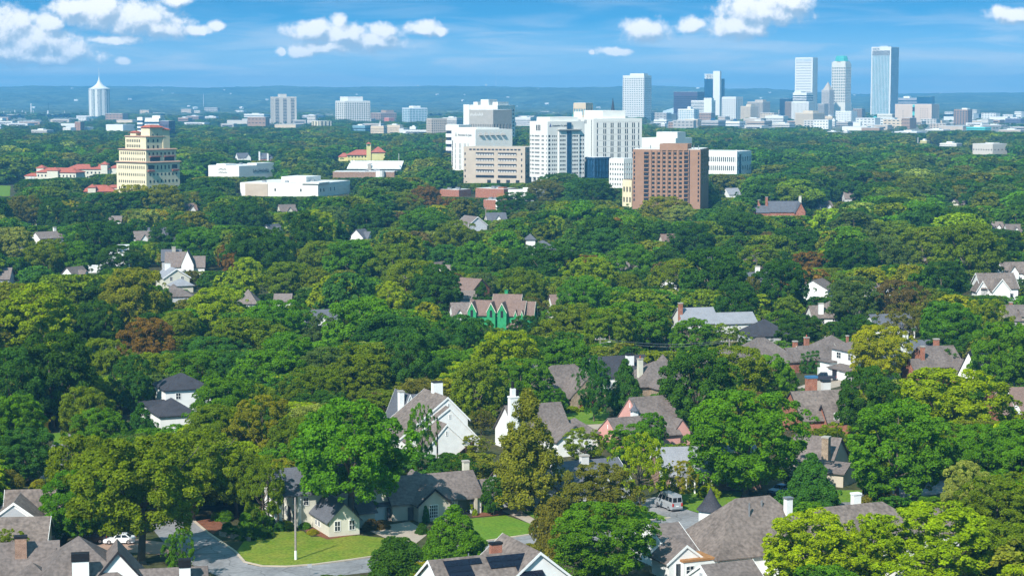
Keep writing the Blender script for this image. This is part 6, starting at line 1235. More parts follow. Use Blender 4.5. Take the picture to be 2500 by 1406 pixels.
# ------------------------------------------------------------------ utility poles and wires
def pole(px, py, ytop, lab, arm=0.0, transformer=False, lamp=False, mat=None, r0=0.16, Y=None, rz=0.3, cat='utility pole'):
    q = P(px, py); H_ = zt(px, ytop, q.y) if Y is None else zt(px, ytop, Y)
    if Y: q = Vector((D(px, py, Y).x, Y, 0))
    o = empty('utility_pole', q, rz, lab, cat, 'utility poles')
    MB().cyl(0, 0, 0, H_, r0, r0 * 0.7, 9).obj('pole', mat or POLE, o)
    if arm:
        c = MB().box(-arm / 2, arm / 2, -0.18, -0.06, H_ - 0.7, H_ - 0.55).obj('crossarm', mat or POLE, o)
        for k in (-0.45, -0.15, 0.15, 0.45): MB().cyl(arm * k, -0.12, H_ - 0.55, H_ - 0.3, 0.06, n=6).obj('insulator', CONCW, c)
    if transformer: MB().lathe([(0.26, H_ - 2.4), (0.28, H_ - 2.3), (0.28, H_ - 1.45), (0.2, H_ - 1.35)], 0.45, 0, 10).obj('transformer', CONCW, o)
    if lamp: a = MB().tube((0, 0, H_ - 1.6), (2.0, -0.3, H_ - 1.2), 0.05, 0.05, 6).obj('lamp_arm', METAL, o); MB().box(1.8, 2.5, -0.42, -0.16, H_ - 1.28, H_ - 1.12).obj('lamp_head', CONCW, a)
    return q, H_
q, H_ = pole(722, 1366, 1214, 'tall weathered pole with white foot on the sunny corner lawn', r0=0.17); MB().cyl(q.x, q.y, 0.0, 1.35, 0.185, 0.183, 10).obj('pole_sleeve', TRIM); o = bpy.data.objects['pole_sleeve']; o.parent = [x for x in bpy.data.objects if x.get('label', '').startswith('tall weathered pole')][0]; o.location = (0, 0, 0); o.data.transform(Matrix.Translation((-q.x, -q.y, 0))); o.parent.rotation_euler = (0, 0, 0)
clear(712, 1214, 732, 1366, q.y)
A1 = pole(1465, 902, 822, 'utility pole with lamp arm left of the dark-roofed house', 2.6, lamp=True, rz=0.1); pole(1390, 915, 865, 'utility pole with round transformer behind the stone cottage', 2.2, transformer=True)
A2 = pole(1780, 900, 827, 'utility pole with wide crossarm before the taupe skylight roof', 4.4, rz=0.1); pole(1927, 905, 858, 'utility pole beside the dark cypress row', 2.4, mat=CONCW); pole(533, 965, 898, 'utility pole with white transformer right of the charcoal hip roof', 1.6, transformer=True)
pole(1068, 1150, 1018, 'dark brown pole standing against the white stepped gables', mat=WOOD); pole(2148, 800, 755, 'thin pale pole in front of the slate roof', mat=CONCW, r0=0.2); pole(2068, 548, 513, 'distant crossarm pole among oaks on the right', 4.6, mat=CONCW, r0=0.22); pole(1186, 560, 506, 'distant crossarm pole behind the pale blue-grey house', 4.4, r0=0.22)
pole(2444, 500, 476, 'distant pale pole far right among the trees', mat=CONCW, r0=0.3); pole(2240, 400, 336, 'white antenna mast standing in the trees right of centre skyline', mat=CONCW, r0=0.5, Y=2300, cat='mast'); pole(1878, 470, 440, 'pale lamp post right of the brown apartment block', mat=CONCW, r0=0.2, cat='lamp post'); pole(974, 420, 375, 'tall thin pole right of the yellow belfry building', mat=CONCW, r0=0.25, Y=1600, cat='lamp post')
for k, (y0_, sag) in enumerate(((0.0, 1.2), (-0.25, 1.6), (-1.6, 2.2))):
    a = Vector((A1[0].x, A1[0].y, A1[1] - 0.3 + y0_)); b = Vector((A2[0].x, A2[0].y, A2[1] - 0.3 + y0_))
    pts = [a.lerp(b, t) - Vector((0, 0, sag * 4 * t * (1 - t))) for t in np.linspace(0, 1, 13)]
    tag(MB().path(pts, 0.035, 4).obj('power_line', METAL), ('top', 'middle', 'lowest')[k] + ' power line sagging between the two crossarm poles', 'wire', 'power lines between two poles')
clear(1460, 818, 1790, 846, 470)
sg = pole(756, 1405, 1376, 'thin street sign post at the near edge of the street', r0=0.04, mat=METAL, cat='sign'); o = [x for x in bpy.data.objects if x.get('label', '').startswith('thin street sign')][0]; MB().box(-0.3, 0.3, -0.03, 0.03, sg[1] - 0.5, sg[1]).obj('sign_plate', GREYP, o); o.name = 'street_sign'; o['group'] = 'street signs'
fl = empty('floodlight_mast', P(78, 462), 0.0, 'floodlight mast with wide lamp rack by the playing field on the left', 'floodlight'); Hf = zt(78, 432, P(78, 462).y); MB().cyl(0, 0, 0, Hf, 0.25, n=7).obj('pole', METAL, fl); MB().box(-2, 2, -0.2, 0.2, Hf - 1.4, Hf).obj('lamp_rack', CONCW, fl)
# ------------------------------------------------------------------ trees
def env(kind, t):
    if kind == 'round': return np.sqrt(np.clip(1 - (2 * t - 1) ** 2, 0, 1)) ** 0.75
    if kind == 'dome': return np.where(t > 0.32, np.sqrt(np.clip(1 - ((t - 0.32) / 0.68) ** 2, 0, 1)) ** 0.85, 0.72 + 0.28 * np.clip(t, 0, 0.32) / 0.32)
    if kind == 'oval': return np.where(t > 0.4, np.sqrt(np.clip(1 - ((t - 0.4) / 0.6) ** 2, 0, 1)), 0.6 + 0.4 * t / 0.4)
    if kind == 'cone': return np.clip(1 - t, 0, 1) ** 0.75 * (0.9 + 0.1 * np.sin(t * 38)) + 0.04
    if kind == 'pyr': return np.where(t < 0.15, 0.7 + 2 * t, np.clip(1 - (t - 0.15) / 0.85, 0, 1) ** 0.8) + 0.03
    if kind == 'column': return np.clip(np.sin(np.pi * np.clip(t * 0.9 + 0.1, 0, 1)), 0, 1) ** 0.5
    if kind == 'bush': return np.sqrt(np.clip(1 - t ** 2, 0, 1))
def crown_np(kind, seed, nblob, nleaf, ls, cb, brange=(0.075, 0.135), wh=0.85, droop=0.0, airy=0.0):
    g = np.random.default_rng(seed)
    t = g.random(nblob * 6); e = env(kind, t); keep = g.random(len(t)) < (e / e.max()) * 0.9 + 0.1
    t = t[keep][:nblob]; nb = len(t); e = env(kind, t)
    az = g.random(nb) * 2 * np.pi
    lump = 1 + 0.15 * np.sin(2 * az + seed) + 0.13 * np.sin(3 * az + 1.7 * seed + 4 * t) + 0.11 * np.sin(5 * az - 6 * t + seed * 2.3) + g.normal(0, 0.07, nb)
    rb = g.uniform(*brange, nb)
    rad = np.maximum(0.5 * e * lump - rb * 0.55, 0.01) * np.where(g.random(nb) < 0.82, g.uniform(0.82, 1.0, nb), g.uniform(0.25, 0.8, nb))
    stray = g.random(nb) < 0.12; rad = np.where(stray, rad * g.uniform(1.05, 1.25, nb), rad); rb = np.where(stray, rb * 0.6, rb)
    rz = rb * wh * 0.85
    zc = cb + (1 - cb) * t + g.normal(0, 0.015, nb); zc = np.minimum(zc, 1 - rz * 0.8)
    C = np.stack([np.cos(az) * rad, np.sin(az) * rad, zc], 1)
    p = rb ** 2; p /= p.sum()
    bi = g.choice(nb, nleaf, p=p)
    out = C.copy(); out[:, 2] = (C[:, 2] - (cb + (1 - cb) * 0.4)) * 0.8
    out /= np.linalg.norm(out, axis=1, keepdims=True) + 1e-6
    d = g.normal(0, 1, (nleaf, 3)) + out[bi] * 0.9 + np.array([0, 0, 0.75 - droop])
    d /= np.linalg.norm(d, axis=1, keepdims=True)
    rr = (0.62 + 0.50 * g.random(nleaf) ** (0.7 + airy))[:, None]
    scl = np.stack([rb, rb, rz], 1)[bi]
    pos = C[bi] + d * scl * rr
    if droop: pos[:, 2] -= droop * rb[bi] * 0.7 * g.random(nleaf)
    nrm = d * 0.75 + np.array([0, 0, 0.35]) + g.normal(0, 0.6, (nleaf, 3))
    nrm /= np.linalg.norm(nrm, axis=1, keepdims=True)
    a = np.cross(nrm, g.normal(0, 1, (nleaf, 3))); a /= np.linalg.norm(a, axis=1, keepdims=True) + 1e-9
    b = np.cross(nrm, a)
    s = ls * g.uniform(0.5, 1.4, nleaf)[:, None]
    sz = np.array([1, 1, wh])
    V = np.stack([pos + a * s * sz * 0.62, pos + b * s * sz * 0.42, pos - a * s * sz * 0.62, pos - b * s * sz * 0.42], 1).reshape(-1, 3)
    Q = np.arange(nleaf * 4).reshape(-1, 4)
    bt = g.uniform(0.25, 0.75, nb)
    tint = np.clip(bt[bi] + g.normal(0, 0.26, nleaf), 0, 1)
    return V, Q, tint, C
def trunk_np(seed, C, cb, r0=0.028, top=0.72, nlimb=8):
    """tapered trunk with limbs reaching for leaf clumps, in unit space"""
    g = random.Random(seed); m = MB()
    zf = cb + 0.12
    m.tube((0, 0, -0.01), (0.0, 0.0, 0.03), r0 * 1.7, r0 * 1.1, 9); pts = [(0, 0, 0.03), (g.uniform(-.015, .015), g.uniform(-.015, .015), zf * 0.6), (g.uniform(-.03, .03), g.uniform(-.03, .03), zf), (g.uniform(-.05, .05), g.uniform(-.05, .05), top)]
    rs = [r0 * 1.1, r0 * 0.9, r0 * 0.75, r0 * 0.2]
    for i in range(3): m.tube(pts[i], pts[i + 1], rs[i], rs[i + 1], 8)
    idx = list(range(len(C))); g.shuffle(idx)
    for i in idx[:nlimb]:
        c = Vector(C[i]); s = Vector(pts[1]).lerp(Vector(pts[2]), g.uniform(0.6, 1.0)) if c.z < 0.75 else Vector(pts[2])
        mid = s.lerp(c, 0.5) + Vector((0, 0, -0.03)); m.tube(s, mid, r0 * 0.5, r0 * 0.28, 6); m.tube(mid, c, r0 * 0.28, r0 * 0.1, 5)
    return m
KINDS = dict(  # kind: (envelope, blobs, leaves, leaf size, crown base, blob range, w/h, droop, airy, trunk r)
    oak1=('dome', 330, 44000, 0.0215, 0.17, (0.032, 0.085), 0.95, 0, 0, 0.024), oak2=('round', 310, 44000, 0.0215, 0.14, (0.034, 0.09), 0.9, 0, 0, 0.024), oak3=('dome', 360, 42000, 0.021, 0.16, (0.03, 0.075), 1.0, 0, 0, 0.022),
    tall1=('oval', 300, 40000, 0.0225, 0.14, (0.034, 0.09), 0.72, 0, 0, 0.022), tall2=('round', 290, 40000, 0.0225, 0.12, (0.034, 0.09), 0.75, 0, 0, 0.022),
    plane=('dome', 360, 44000, 0.0205, 0.33, (0.03, 0.08), 0.95, 0, 0, 0.030),
    airy=('dome', 170, 18000, 0.0225, 0.26, (0.03, 0.075), 0.95, 0, 0.6, 0.018), cypress=('cone', 360, 46000, 0.025, 0.13, (0.034, 0.085), 0.6, 0.9, 0, 0.03),
    pyr=('pyr', 280, 38000, 0.026, 0.05, (0.045, 0.11), 0.95, 0, 0, 0.02), fir=('cone', 220, 28000, 0.026, 0.05, (0.04, 0.085), 0.6, 0.5, 0, 0.02), column=('column', 60, 9000, 0.06, 0.04, (0.14, 0.24), 0.35, 0, 0, 0.03), bush=('bush', 130, 28000, 0.034, 0.0, (0.08, 0.18), 1.2, 0, 0, 0.02),
    pine=('round', 170, 32000, 0.0225, 0.18, (0.045, 0.11), 0.85, -0.2, 0, 0.022))
CROWN, TRUNK = {}, {}
for i, (k, v) in enumerate(KINDS.items()):
    V, Q, ti, C = crown_np(v[0], 11 + i * 7, v[1], v[2], v[3], v[4], v[5], v[6], v[7], v[8])
    CROWN[k] = mesh_np('crown', V, Q, LEAF, ti)
    TRUNK[k] = trunk_np(3 + i, C, v[4], v[9], nlimb=10 if k != 'airy' else 16).mesh('trunk', BARK, True)
COLS = dict(G=(.050, .118, .014), D=(.026, .066, .016), Y=(.125, .175, .010), O=(.076, .112, .015), R=(.105, .062, .030), T=(.080, .082, .032), B=(.050, .082, .046), S=(.135, .165, .085), L=(.155, .155, .012), A=(.108, .118, .020), C=(.096, .112, .032), E=(.030, .085, .030), P=(.075, .060, .052))
COLS = {k: (v[0] * 2.15, v[1] * 2.1, v[2] * 0.75) for k, v in COLS.items()}
CNAME = dict(G='green', D='dark', Y='lime-green', O='olive green', R='orange-red', T='russet-brown', B='grey-green', S='sage', L='yellow', A='tan-gold', C='olive-tan', E='emerald', P='plum')
KNAME = dict(oak1='broad tree', oak2='round tree', oak3='spreading tree', tall1='oval tree', tall2='tall tree', airy='airy tree', plane='high-crowned tree', cypress='cypress', pyr='conical tree', fir='conifer', column='columnar tree', bush='bush', pine='pine tree')
TREES = []          # dict per individual tree
rt = random.Random(12)
def tree(x, yt, yb, w, c, kind, label=None, name='tree', rot=None, Y=None, cover=0.62):
    q = P(x, yb); 
    if Y: q = Vector((D(x, 500, Y).x, Y, 0))
    zz = zt(x, yt, q.y); wm = w / (F / q.y) * 1.02
    col = COLS[c]; j = rt.uniform(0.9, 1.1); col = (col[0] * j * rt.uniform(.92, 1.08), col[1] * j, col[2] * j)
    TREES.append(dict(p=q, h=zz, w=wm, c=c, col=col, kind=kind, label=label, name=name, rot=rt.uniform(0, 6.28) if rot is None else rot, px=x, py=(yt + yb) / 2, yt=yt))
    a = yt + (yb - yt) * cover
    CLEAR.append((x - w * 0.34, yt, x + w * 0.34, a, q.y - wm * 0.5))
HAND = '''345 1070 1376 300 O plane|190 1150 1325 170 G oak1|205 1064 1290 190 O oak1|470 1056 1270 220 O plane|578 1108 1262 150 O plane|855 984 1296 300 G plane|68 1048 1180 160 E oak1|42 968 1125 140 G oak2|28 856 1062 150 E pine|130 818 1045 190 D oak2
90 694 905 200 Y tall1|250 738 872 112 D oak2|365 778 908 136 R oak1|326 656 832 165 A oak1|532 704 838 155 Y oak1|325 868 1015 92 E tall2|255 828 968 110 O oak2|208 945 1082 130 O oak1|346 984 1088 80 E pyr|240 998 1105 130 G oak3
548 924 1085 170 G oak1|522 990 1135 150 O oak1|640 968 1145 135 A tall2|702 812 982 165 G tall1|600 778 905 200 O oak3|680 734 866 155 G oak2|792 765 880 84 B airy|885 730 905 205 G oak1|1005 818 990 135 E pine|875 868 1005 150 O oak3
765 898 1035 135 O oak2|1118 772 905 140 E pine|1235 812 985 172 Y oak2|1165 876 1035 145 O oak1|1275 878 1015 135 G oak2|1030 985 1152 72 G airy|1110 1234 1378 145 G pyr|975 1316 1424 152 D bush|1036 1374 1436 96 L bush|1205 1164 1258 60 D tall2
1465 1134 1288 170 T oak1|1352 1220 1352 110 T bush|1475 1228 1424 240 G oak2|1562 1058 1242 128 Y airy|1540 1038 1135 120 G oak2|1428 1044 1134 112 O airy|1655 1124 1228 92 A airy|1820 958 1212 262 G oak2|1700 852 1065 205 D oak1|1785 848 1012 165 O oak2
1880 868 1002 130 G oak3|1980 1108 1254 132 E pyr|2190 984 1228 262 G oak1|2118 898 1085 155 D oak2|2312 902 1096 275 Y oak1|2405 1038 1224 165 G oak2|2352 1128 1302 112 S tall2|2435 1168 1334 180 O oak2|1975 1252 1444 245 Y oak1|2275 1232 1444 330 Y oak3
2445 1276 1444 190 O oak1|2125 1256 1436 140 Y airy|2148 796 938 132 L oak2|1450 868 1028 76 E tall1|1526 878 1014 94 E pyr|2257 856 914 54 E fir|2450 788 965 150 G oak1|1396 742 856 135 O oak1|60 478 562 92 T oak1|132 484 572 82 D oak2
165 490 566 60 L oak2|212 498 574 100 D oak1|330 452 545 96 L oak1|402 452 548 110 A oak1|248 540 645 145 D oak1|120 586 690 125 O oak2|32 556 655 105 S oak1|480 556 645 115 G oak2|592 496 585 105 D oak1|640 556 695 135 D oak2
742 516 665 125 D tall1|775 515 640 100 Y oak2|860 588 705 155 G oak1|962 596 708 125 O oak1|1012 636 768 130 O oak2|1066 648 776 130 D oak3|952 688 800 96 Y tall1|1176 688 768 62 D cone|1272 656 768 115 O oak2|1350 596 726 150 D oak1
1440 630 745 112 Y oak2|1425 676 796 125 G oak2|1542 596 695 115 G oak1|1485 558 655 125 E oak1|1352 528 615 58 Y tall2|1662 502 565 84 S oak1|1742 606 768 175 D oak1|1650 636 752 125 O oak3|1858 718 782 52 Y column|1545 738 868 160 G oak1
1490 756 888 135 O oak2|1905 636 776 135 D oak1|2082 586 696 135 D oak2|2152 576 690 135 B oak1|2255 556 665 150 O oak2|2362 546 706 180 O oak1|2082 676 806 135 B tall2|2194 686 806 112 P oak2|2312 738 868 140 G oak1|2405 730 856 125 O airy
2012 612 678 42 L airy|1620 480 560 120 A oak1|1690 545 640 120 D oak1|1800 520 610 130 D oak2|1945 555 650 130 D oak1|576 618 690 62 R oak2|606 630 735 84 Y tall2|1835 676 776 60 T tall1|2300 640 745 120 D oak2|700 640 740 120 O oak1
1110 540 640 110 O oak2|1030 510 600 120 G oak2|900 500 590 120 D oak3|970 470 545 100 O oak2|1040 455 530 80 R oak1|1265 470 545 105 D oak1|1450 440 520 90 D oak2|1330 440 505 90 T oak2|420 540 620 120 D oak2|380 700 790 90 G oak2
1690 780 880 130 G oak1|1770 790 880 110 O airy|1960 770 850 110 D oak1|2090 770 860 100 D oak2|2200 740 850 110 T airy|2440 560 650 120 D oak1|1250 610 700 110 D oak2|1160 590 690 100 G oak3|1090 600 680 100 E pine|790 590 700 110 O oak2
1800 690 800 110 D oak1|1850 600 690 110 O oak2|2180 540 620 120 O oak1|1390 830 960 120 G oak1|1590 1010 1110 80 G oak2|60 790 900 110 O oak1|300 600 690 110 D oak2|180 590 690 100 G oak1|720 1020 1180 120 O oak3|440 760 860 100 O oak2
642 1112 1300 120 O airy|1140 782 880 100 G oak1|1282 772 850 70 D oak2|20 1150 1240 110 T bush|95 1172 1222 60 A bush|1160 1062 1115 78 A airy|1175 1000 1062 62 T airy|2140 1180 1232 90 T bush|2040 1030 1130 90 O airy|1960 862 912 16 E column|1972 858 912 16 E column|1984 856 912 16 E column
1994 855 912 16 E column|1004 1360 1420 60 D bush|20 1290 1400 90 O airy|95 1345 1410 110 A bush|1350 950 1020 70 G oak2|1300 600 680 80 D oak1|885 1180 1262 90 G bush|620 1240 1300 70 G bush|2080 1300 1440 130 Y oak2|440 1290 1420 70 G airy'''
for ln in HAND.replace('\n', '|').split('|'):
    a = ln.split(); k = a[5]; k = 'fir' if k == 'cone' else k
    tree(float(a[0]), float(a[1]), float(a[2]), float(a[3]), a[4], k)
tree(1288, 948, 1246, 188, 'C', 'cypress', 'great olive-tan bald cypress with stout flared trunk behind the tan house lawn')
# shrubs and hedges round the houses
def shrub(x, yb, w, h, c, lab, kind='bush'):
    q = P(x, yb); TREES.append(dict(p=q, h=h, w=w, c=c, col=COLS[c], kind=kind, label=lab, name='shrub', rot=rt.uniform(0, 6), px=x, py=yb, yt=yb - 20, shrub=True))
for a in ((1030, 1303, 1.7, 1.6, 'D', 'clipped round shrub at the left of the pyramidal tree'), (1188, 1250, 1.3, 1.4, 'G', 'small clipped ball shrub at the right end of the porch bed'), (1212, 1246, 1.1, 1.1, 'G', 'small ball shrub farthest right in the porch bed'), (1160, 1258, 0.9, 1.0, 'Y', 'small lime shrub beneath the porch pots'), (1040, 1276, 1.0, 2.6, 'E', 'slim dark cone shrub against the tan gable wall'), (816, 1296, 2.0, 1.7, 'A', 'low ochre shrub in front of the cream gable windows'), (764, 1304, 1.5, 0.8, 'L', 'yellow flowering shrub on the corner house bed'), (700, 1292, 2.4, 1.3, 'Y', 'light green shrub at the foot of the white columns'), (683, 1296, 1.6, 1.5, 'E', 'dark green shrub at the foot of the white columns'), (745, 1290, 1.6, 1.0, 'G', 'long low green shrub below the cream wall'), (658, 1282, 2.0, 1.4, 'G', 'green shrub left of the white columns'), (630, 1296, 1.5, 1.1, 'Y', 'small yellowish shrub left of the white columns'),
          (905, 1292, 2.2, 1.6, 'P', 'dull plum shrub by the garage door'), (930, 1290, 2.6, 1.3, 'P', 'second dull plum shrub right of the garage shrub'), (1330, 1248, 2.4, 1.6, 'D', 'dark shrub right of the cypress trunk'), (1730, 1215, 3.0, 2.4, 'Y', 'light green round shrub left of the black turret roof'), (1625, 1205, 2.0, 1.3, 'D', 'dark shrub below the brick house window'), (1690, 1200, 4.0, 0.8, 'G', 'low green planting under the white porch columns'), (1395, 1005, 3.0, 1.2, 'Y', 'bright low shrubs below the shuttered window'), (1440, 1003, 4.0, 1.2, 'Y', 'yellow-green shrub row right of the shuttered window'), (1375, 1010, 1.4, 1.4, 'G', 'green shrub left of the shuttered window'), (110, 1318, 2.2, 2.0, 'P', 'reddish shrub between the two bottom-left roofs'), (84, 1318, 1.4, 2.4, 'G', 'upright green shrub beside the tan brick chimney'), (420, 1368, 1.5, 1.4, 'G', 'small round shrub under the big trunk at the lawn edge'), (430, 1385, 1.8, 1.5, 'E', 'dark round shrub beside the right white chimney'), (440, 1376, 1.4, 1.2, 'G', 'green shrub behind the right white chimney'), (270, 1298, 2.2, 1.4, 'Y', 'bright green shrub behind the white sedan'), (310, 1292, 2.6, 1.5, 'G', 'green shrub behind the sedan roof'), (2065, 922, 2.6, 1.6, 'G', 'clipped green hedge block in front of the white porch'), (525, 1268, 1.3, 1.2, 'Y', 'small shrub on the red mulch bed'), (548, 1270, 2.4, 1.6, 'G', 'green shrub right of the red mulch bed'),
          (1135, 1110, 1.5, 1.0, 'R', 'small reddish shrub beside the white side porch')): shrub(*a)
for i, t in enumerate(np.linspace(0, 1, 6)):
    a = 2.6 - t * 1.9; lab = ('clipped hedge segment at the left end of the curved corner hedge', 'hedge segment second from the left in the curved corner hedge', 'hedge segment third from the left in the curved corner hedge', 'hedge segment third from the right in the curved corner hedge', 'hedge segment second from the right in the curved corner hedge', 'clipped hedge segment at the right end of the curved corner hedge')[i]
    shrub(556 + t * 88, 1300 + math.sin(t * 3.1) * 10 + t * 12, 2.3, 1.5, 'D', lab); TREES[-1]['group'] = 'clipped hedge curving behind the lawn'
for i, (x, y) in enumerate(((1092, 1150), (1112, 1152), (1132, 1152), (1152, 1150), (1172, 1147), (1190, 1143))):
    shrub(x, y, 2.2, 2.4, ('D', 'G')[i % 2], f"leafy hedge block behind the tan house ridge, {('leftmost of six', 'second from the left', 'third from the left', 'third from the right', 'second from the right', 'rightmost of six')[i]}"); TREES[-1]['group'] = 'hedge behind the tan house'
# ---- planting between the hand-set trees: jittered grid, kept off roofs, streets and sight lines
CL = np.array(CLEAR); FQ = FOOTQ
FC = np.array([[f[0][0], f[0][1], f[1], f[2], math.cos(f[3]), math.sin(f[3])] for f in FQ])
HT = np.array([[t_['p'].x, t_['p'].y, t_['w'] * 0.5] for t_ in TREES if not t_.get('shrub')])
def in_poly(x, y, poly):
    c = False; n = len(poly); j = n - 1
    for i in range(n):
        if (poly[i][1] > y) != (poly[j][1] > y) and x < (poly[j][0] - poly[i][0]) * (y - poly[i][1]) / (poly[j][1] - poly[i][1]) + poly[i][0]: c = not c
        j = i
    return c
SB = [(s, s.min(0) - 1, s.max(0) + 1) for s in SHEETS]
def blocked(x, y, r):
    dx = x - FC[:, 0]; dy = y - FC[:, 1]
    lx = np.abs(dx * FC[:, 4] + dy * FC[:, 5]); ly = np.abs(-dx * FC[:, 5] + dy * FC[:, 4])
    if np.any((lx < FC[:, 2] + r) & (ly < FC[:, 3] + r)): return True
    if y < 700:
        for s, a, b in SB:
            if a[0] < x < b[0] and a[1] < y < b[1] and in_poly(x, y, s): return True
    return False
def allowed(x, y, w, h):
    """tallest tree that can stand at (x,y) without hiding what the photo shows behind it"""
    px0, _ = proj(x - w * 0.5, y, h); px1, yt = proj(x + w * 0.5, y, h)
    m = (CL[:, 4] > y + 1) & (CL[:, 0] < px1) & (CL[:, 2] > px0) & (CL[:, 3] > yt) & (CL[:, 1] < 1e5)
    if not m.any(): return h
    lim = CL[m, 3].max() + 1
    return min(h, zt(1250, lim, y))
fill, woods = [], []
g = random.Random(77)
PAL = ['G'] * 24 + ['D'] * 30 + ['O'] * 24 + ['E'] * 7 + ['Y'] * 6 + ['B'] * 7 + ['T'] * 3 + ['C'] * 5 + ['S'] * 3 + ['A'] * 2 + ['R'] * 1 + ['P'] * 1 + ['L'] * 1
PALF = ['G'] * 18 + ['D'] * 40 + ['O'] * 18 + ['E'] * 6 + ['B'] * 18 + ['C'] * 8 + ['T'] * 4 + ['S'] * 2 + ['Y'] * 1
NK = ['oak1', 'oak2', 'oak3', 'tall1', 'tall2', 'oak1', 'oak2', 'oak3', 'airy', 'pine']
y = 236.0
while y < 5600:
    st = 8.5 if y < 520 else (10.0 if y < 1000 else min(17.0, 10 + (y - 1000) * 0.009))
    half = y * 0.262 + 10
    x = -half + g.random() * st
    while x < half:
        X_ = x + g.uniform(-.35, .35) * st; Y_ = y + g.uniform(-.35, .35) * st
        h = 8.5 + 10.5 * g.random() ** 1.3; w = h * (g.uniform(0.85, 1.3) if y < 1000 else g.uniform(1.1, 1.65))
        # broad clearings: streets and yards leave gaps, city blocks stay open
        sp = 0.5 + 0.5 * math.sin(X_ * 0.021 + 1.3) * math.sin(Y_ * 0.017 + 0.4)
        if Y_ > 3100:
            pxx = 1250 + F * X_ / Y_
            if g.random() < (0.9 if pxx > 1560 else (0.8 if pxx < 240 and Y_ > 4000 else 0.15 + 0.3 * (Y_ > 4200))): x += st; continue
            h *= 0.75; w *= 0.9
        if not blocked(X_, Y_, 1.2):
            near = False
            if Y_ < 1500:
                d2 = np.hypot(HT[:, 0] - X_, HT[:, 1] - Y_); near = bool(np.any(d2 < HT[:, 2] * 0.75 + 2.0))
            if not near:
                hh = allowed(X_, Y_, w, h)
                if hh > 2.2:
                    if hh < h: w = max(min(w, hh * 1.35), 2.0)
                    k = g.choice(NK) if hh > 4.5 else 'bush'
                    c = g.choice(PAL if Y_ < 1000 else PALF)
                    (fill if Y_ < 540 else woods).append((X_, Y_, hh, w, c, k))
        x += st
    y += st
# of the near planting the largest are trees of their own; what is left joins the woodland
NIND = 296 - sum(1 for t_ in TREES if not t_.get('shrub'))
def vis(f):
    a = proj(f[0], f[1], f[2]); 
    return -f[3] * f[2] / f[1] ** 2 if (-40 < a[0] < 2540 and a[1] < 1420) else 0
fill.sort(key=vis)
woods += fill[NIND:]; fill = fill[:NIND]
for (X_, Y_, hh, w, c, k) in fill:
    a = proj(X_, Y_, hh * 0.55); j = g.uniform(0.88, 1.12); col = tuple(v * j for v in COLS[c])
    TREES.append(dict(p=Vector((X_, Y_, 0)), h=hh, w=w, c=c, col=col, kind=k, label=None, name='tree', rot=g.uniform(0, 6.28), px=a[0], py=a[1], yt=a[1]))
# ---- labels: colour and shape, then the nearest thing one can find; only then an order among look-alikes
LA = np.array([(l[0], l[1]) for l in LAND])
def describe(t_):
    d = np.hypot(LA[:, 0] - t_['px'], (LA[:, 1] - t_['py']) * 1.5); i = int(np.argmin(d)); dx = t_['px'] - LA[i, 0]; dy = t_['py'] - LA[i, 1]
    rel = ('before' if dy > 0 else 'behind') if abs(dx) < 55 else ('right of' if dx > 0 else 'left of')
    sz = 'big ' if t_['h'] > 16 else ('small ' if t_['h'] < 7.5 else '')
    return sz, CNAME[t_['c']], KNAME[t_['kind']], rel, LAND[i][2]
groups = {}
for t_ in TREES:
    if not t_['label']:
        t_['d'] = describe(t_); groups.setdefault(t_['d'], []).append(t_)
ORD = ['first', 'second', 'third', 'fourth', 'fifth', 'sixth', 'seventh', 'eighth', 'ninth', 'tenth', 'eleventh', 'twelfth']
for d, ts in groups.items():
    base = f"{d[0]}{d[1]} {d[2]} {d[3]} {d[4]}"
    if len(ts) == 1: ts[0]['label'] = base
    else:
        ts.sort(key=lambda q: q['px'])
        for i, q in enumerate(ts):
            w_ = f"leftmost" if i == 0 else ('rightmost' if i == len(ts) - 1 else ORD[i] + ' from left')
            q['label'] = f"{base}, {w_}"
def place(t_):
    o = empty(t_['name'] if t_['kind'] != 'bush' or t_['name'] != 'tree' else 'shrub', t_['p'], 0, t_['label'][:1].lower() + t_['label'][1:], 'shrub' if (t_.get('shrub') or t_['kind'] == 'bush') else 'tree', t_.get('group') or ('shrubs round the houses' if (t_.get('shrub') or t_['kind'] == 'bush') else 'trees shading the neighbourhood'))
    s = (t_['w'], t_['w'], t_['h'])
    c = link('crown', CROWN[t_['kind']], o, (0, 0, 0), (0, 0, t_['rot']), s); c.color = (*t_['col'], 1)
    if t_['kind'] != 'bush': link('trunk', TRUNK[t_['kind']], o, (0, 0, 0), (0, 0, t_['rot']), s)
for t_ in TREES: place(t_)
for r_, sz in PLANTERS:
    c = link('plant', CROWN['bush'], r_, (0, 0, 0.8 * sz), (0, 0, 1), (1.0 * sz, 1.0 * sz, 0.9 * sz)); c.color = (*COLS['Y'], 1)
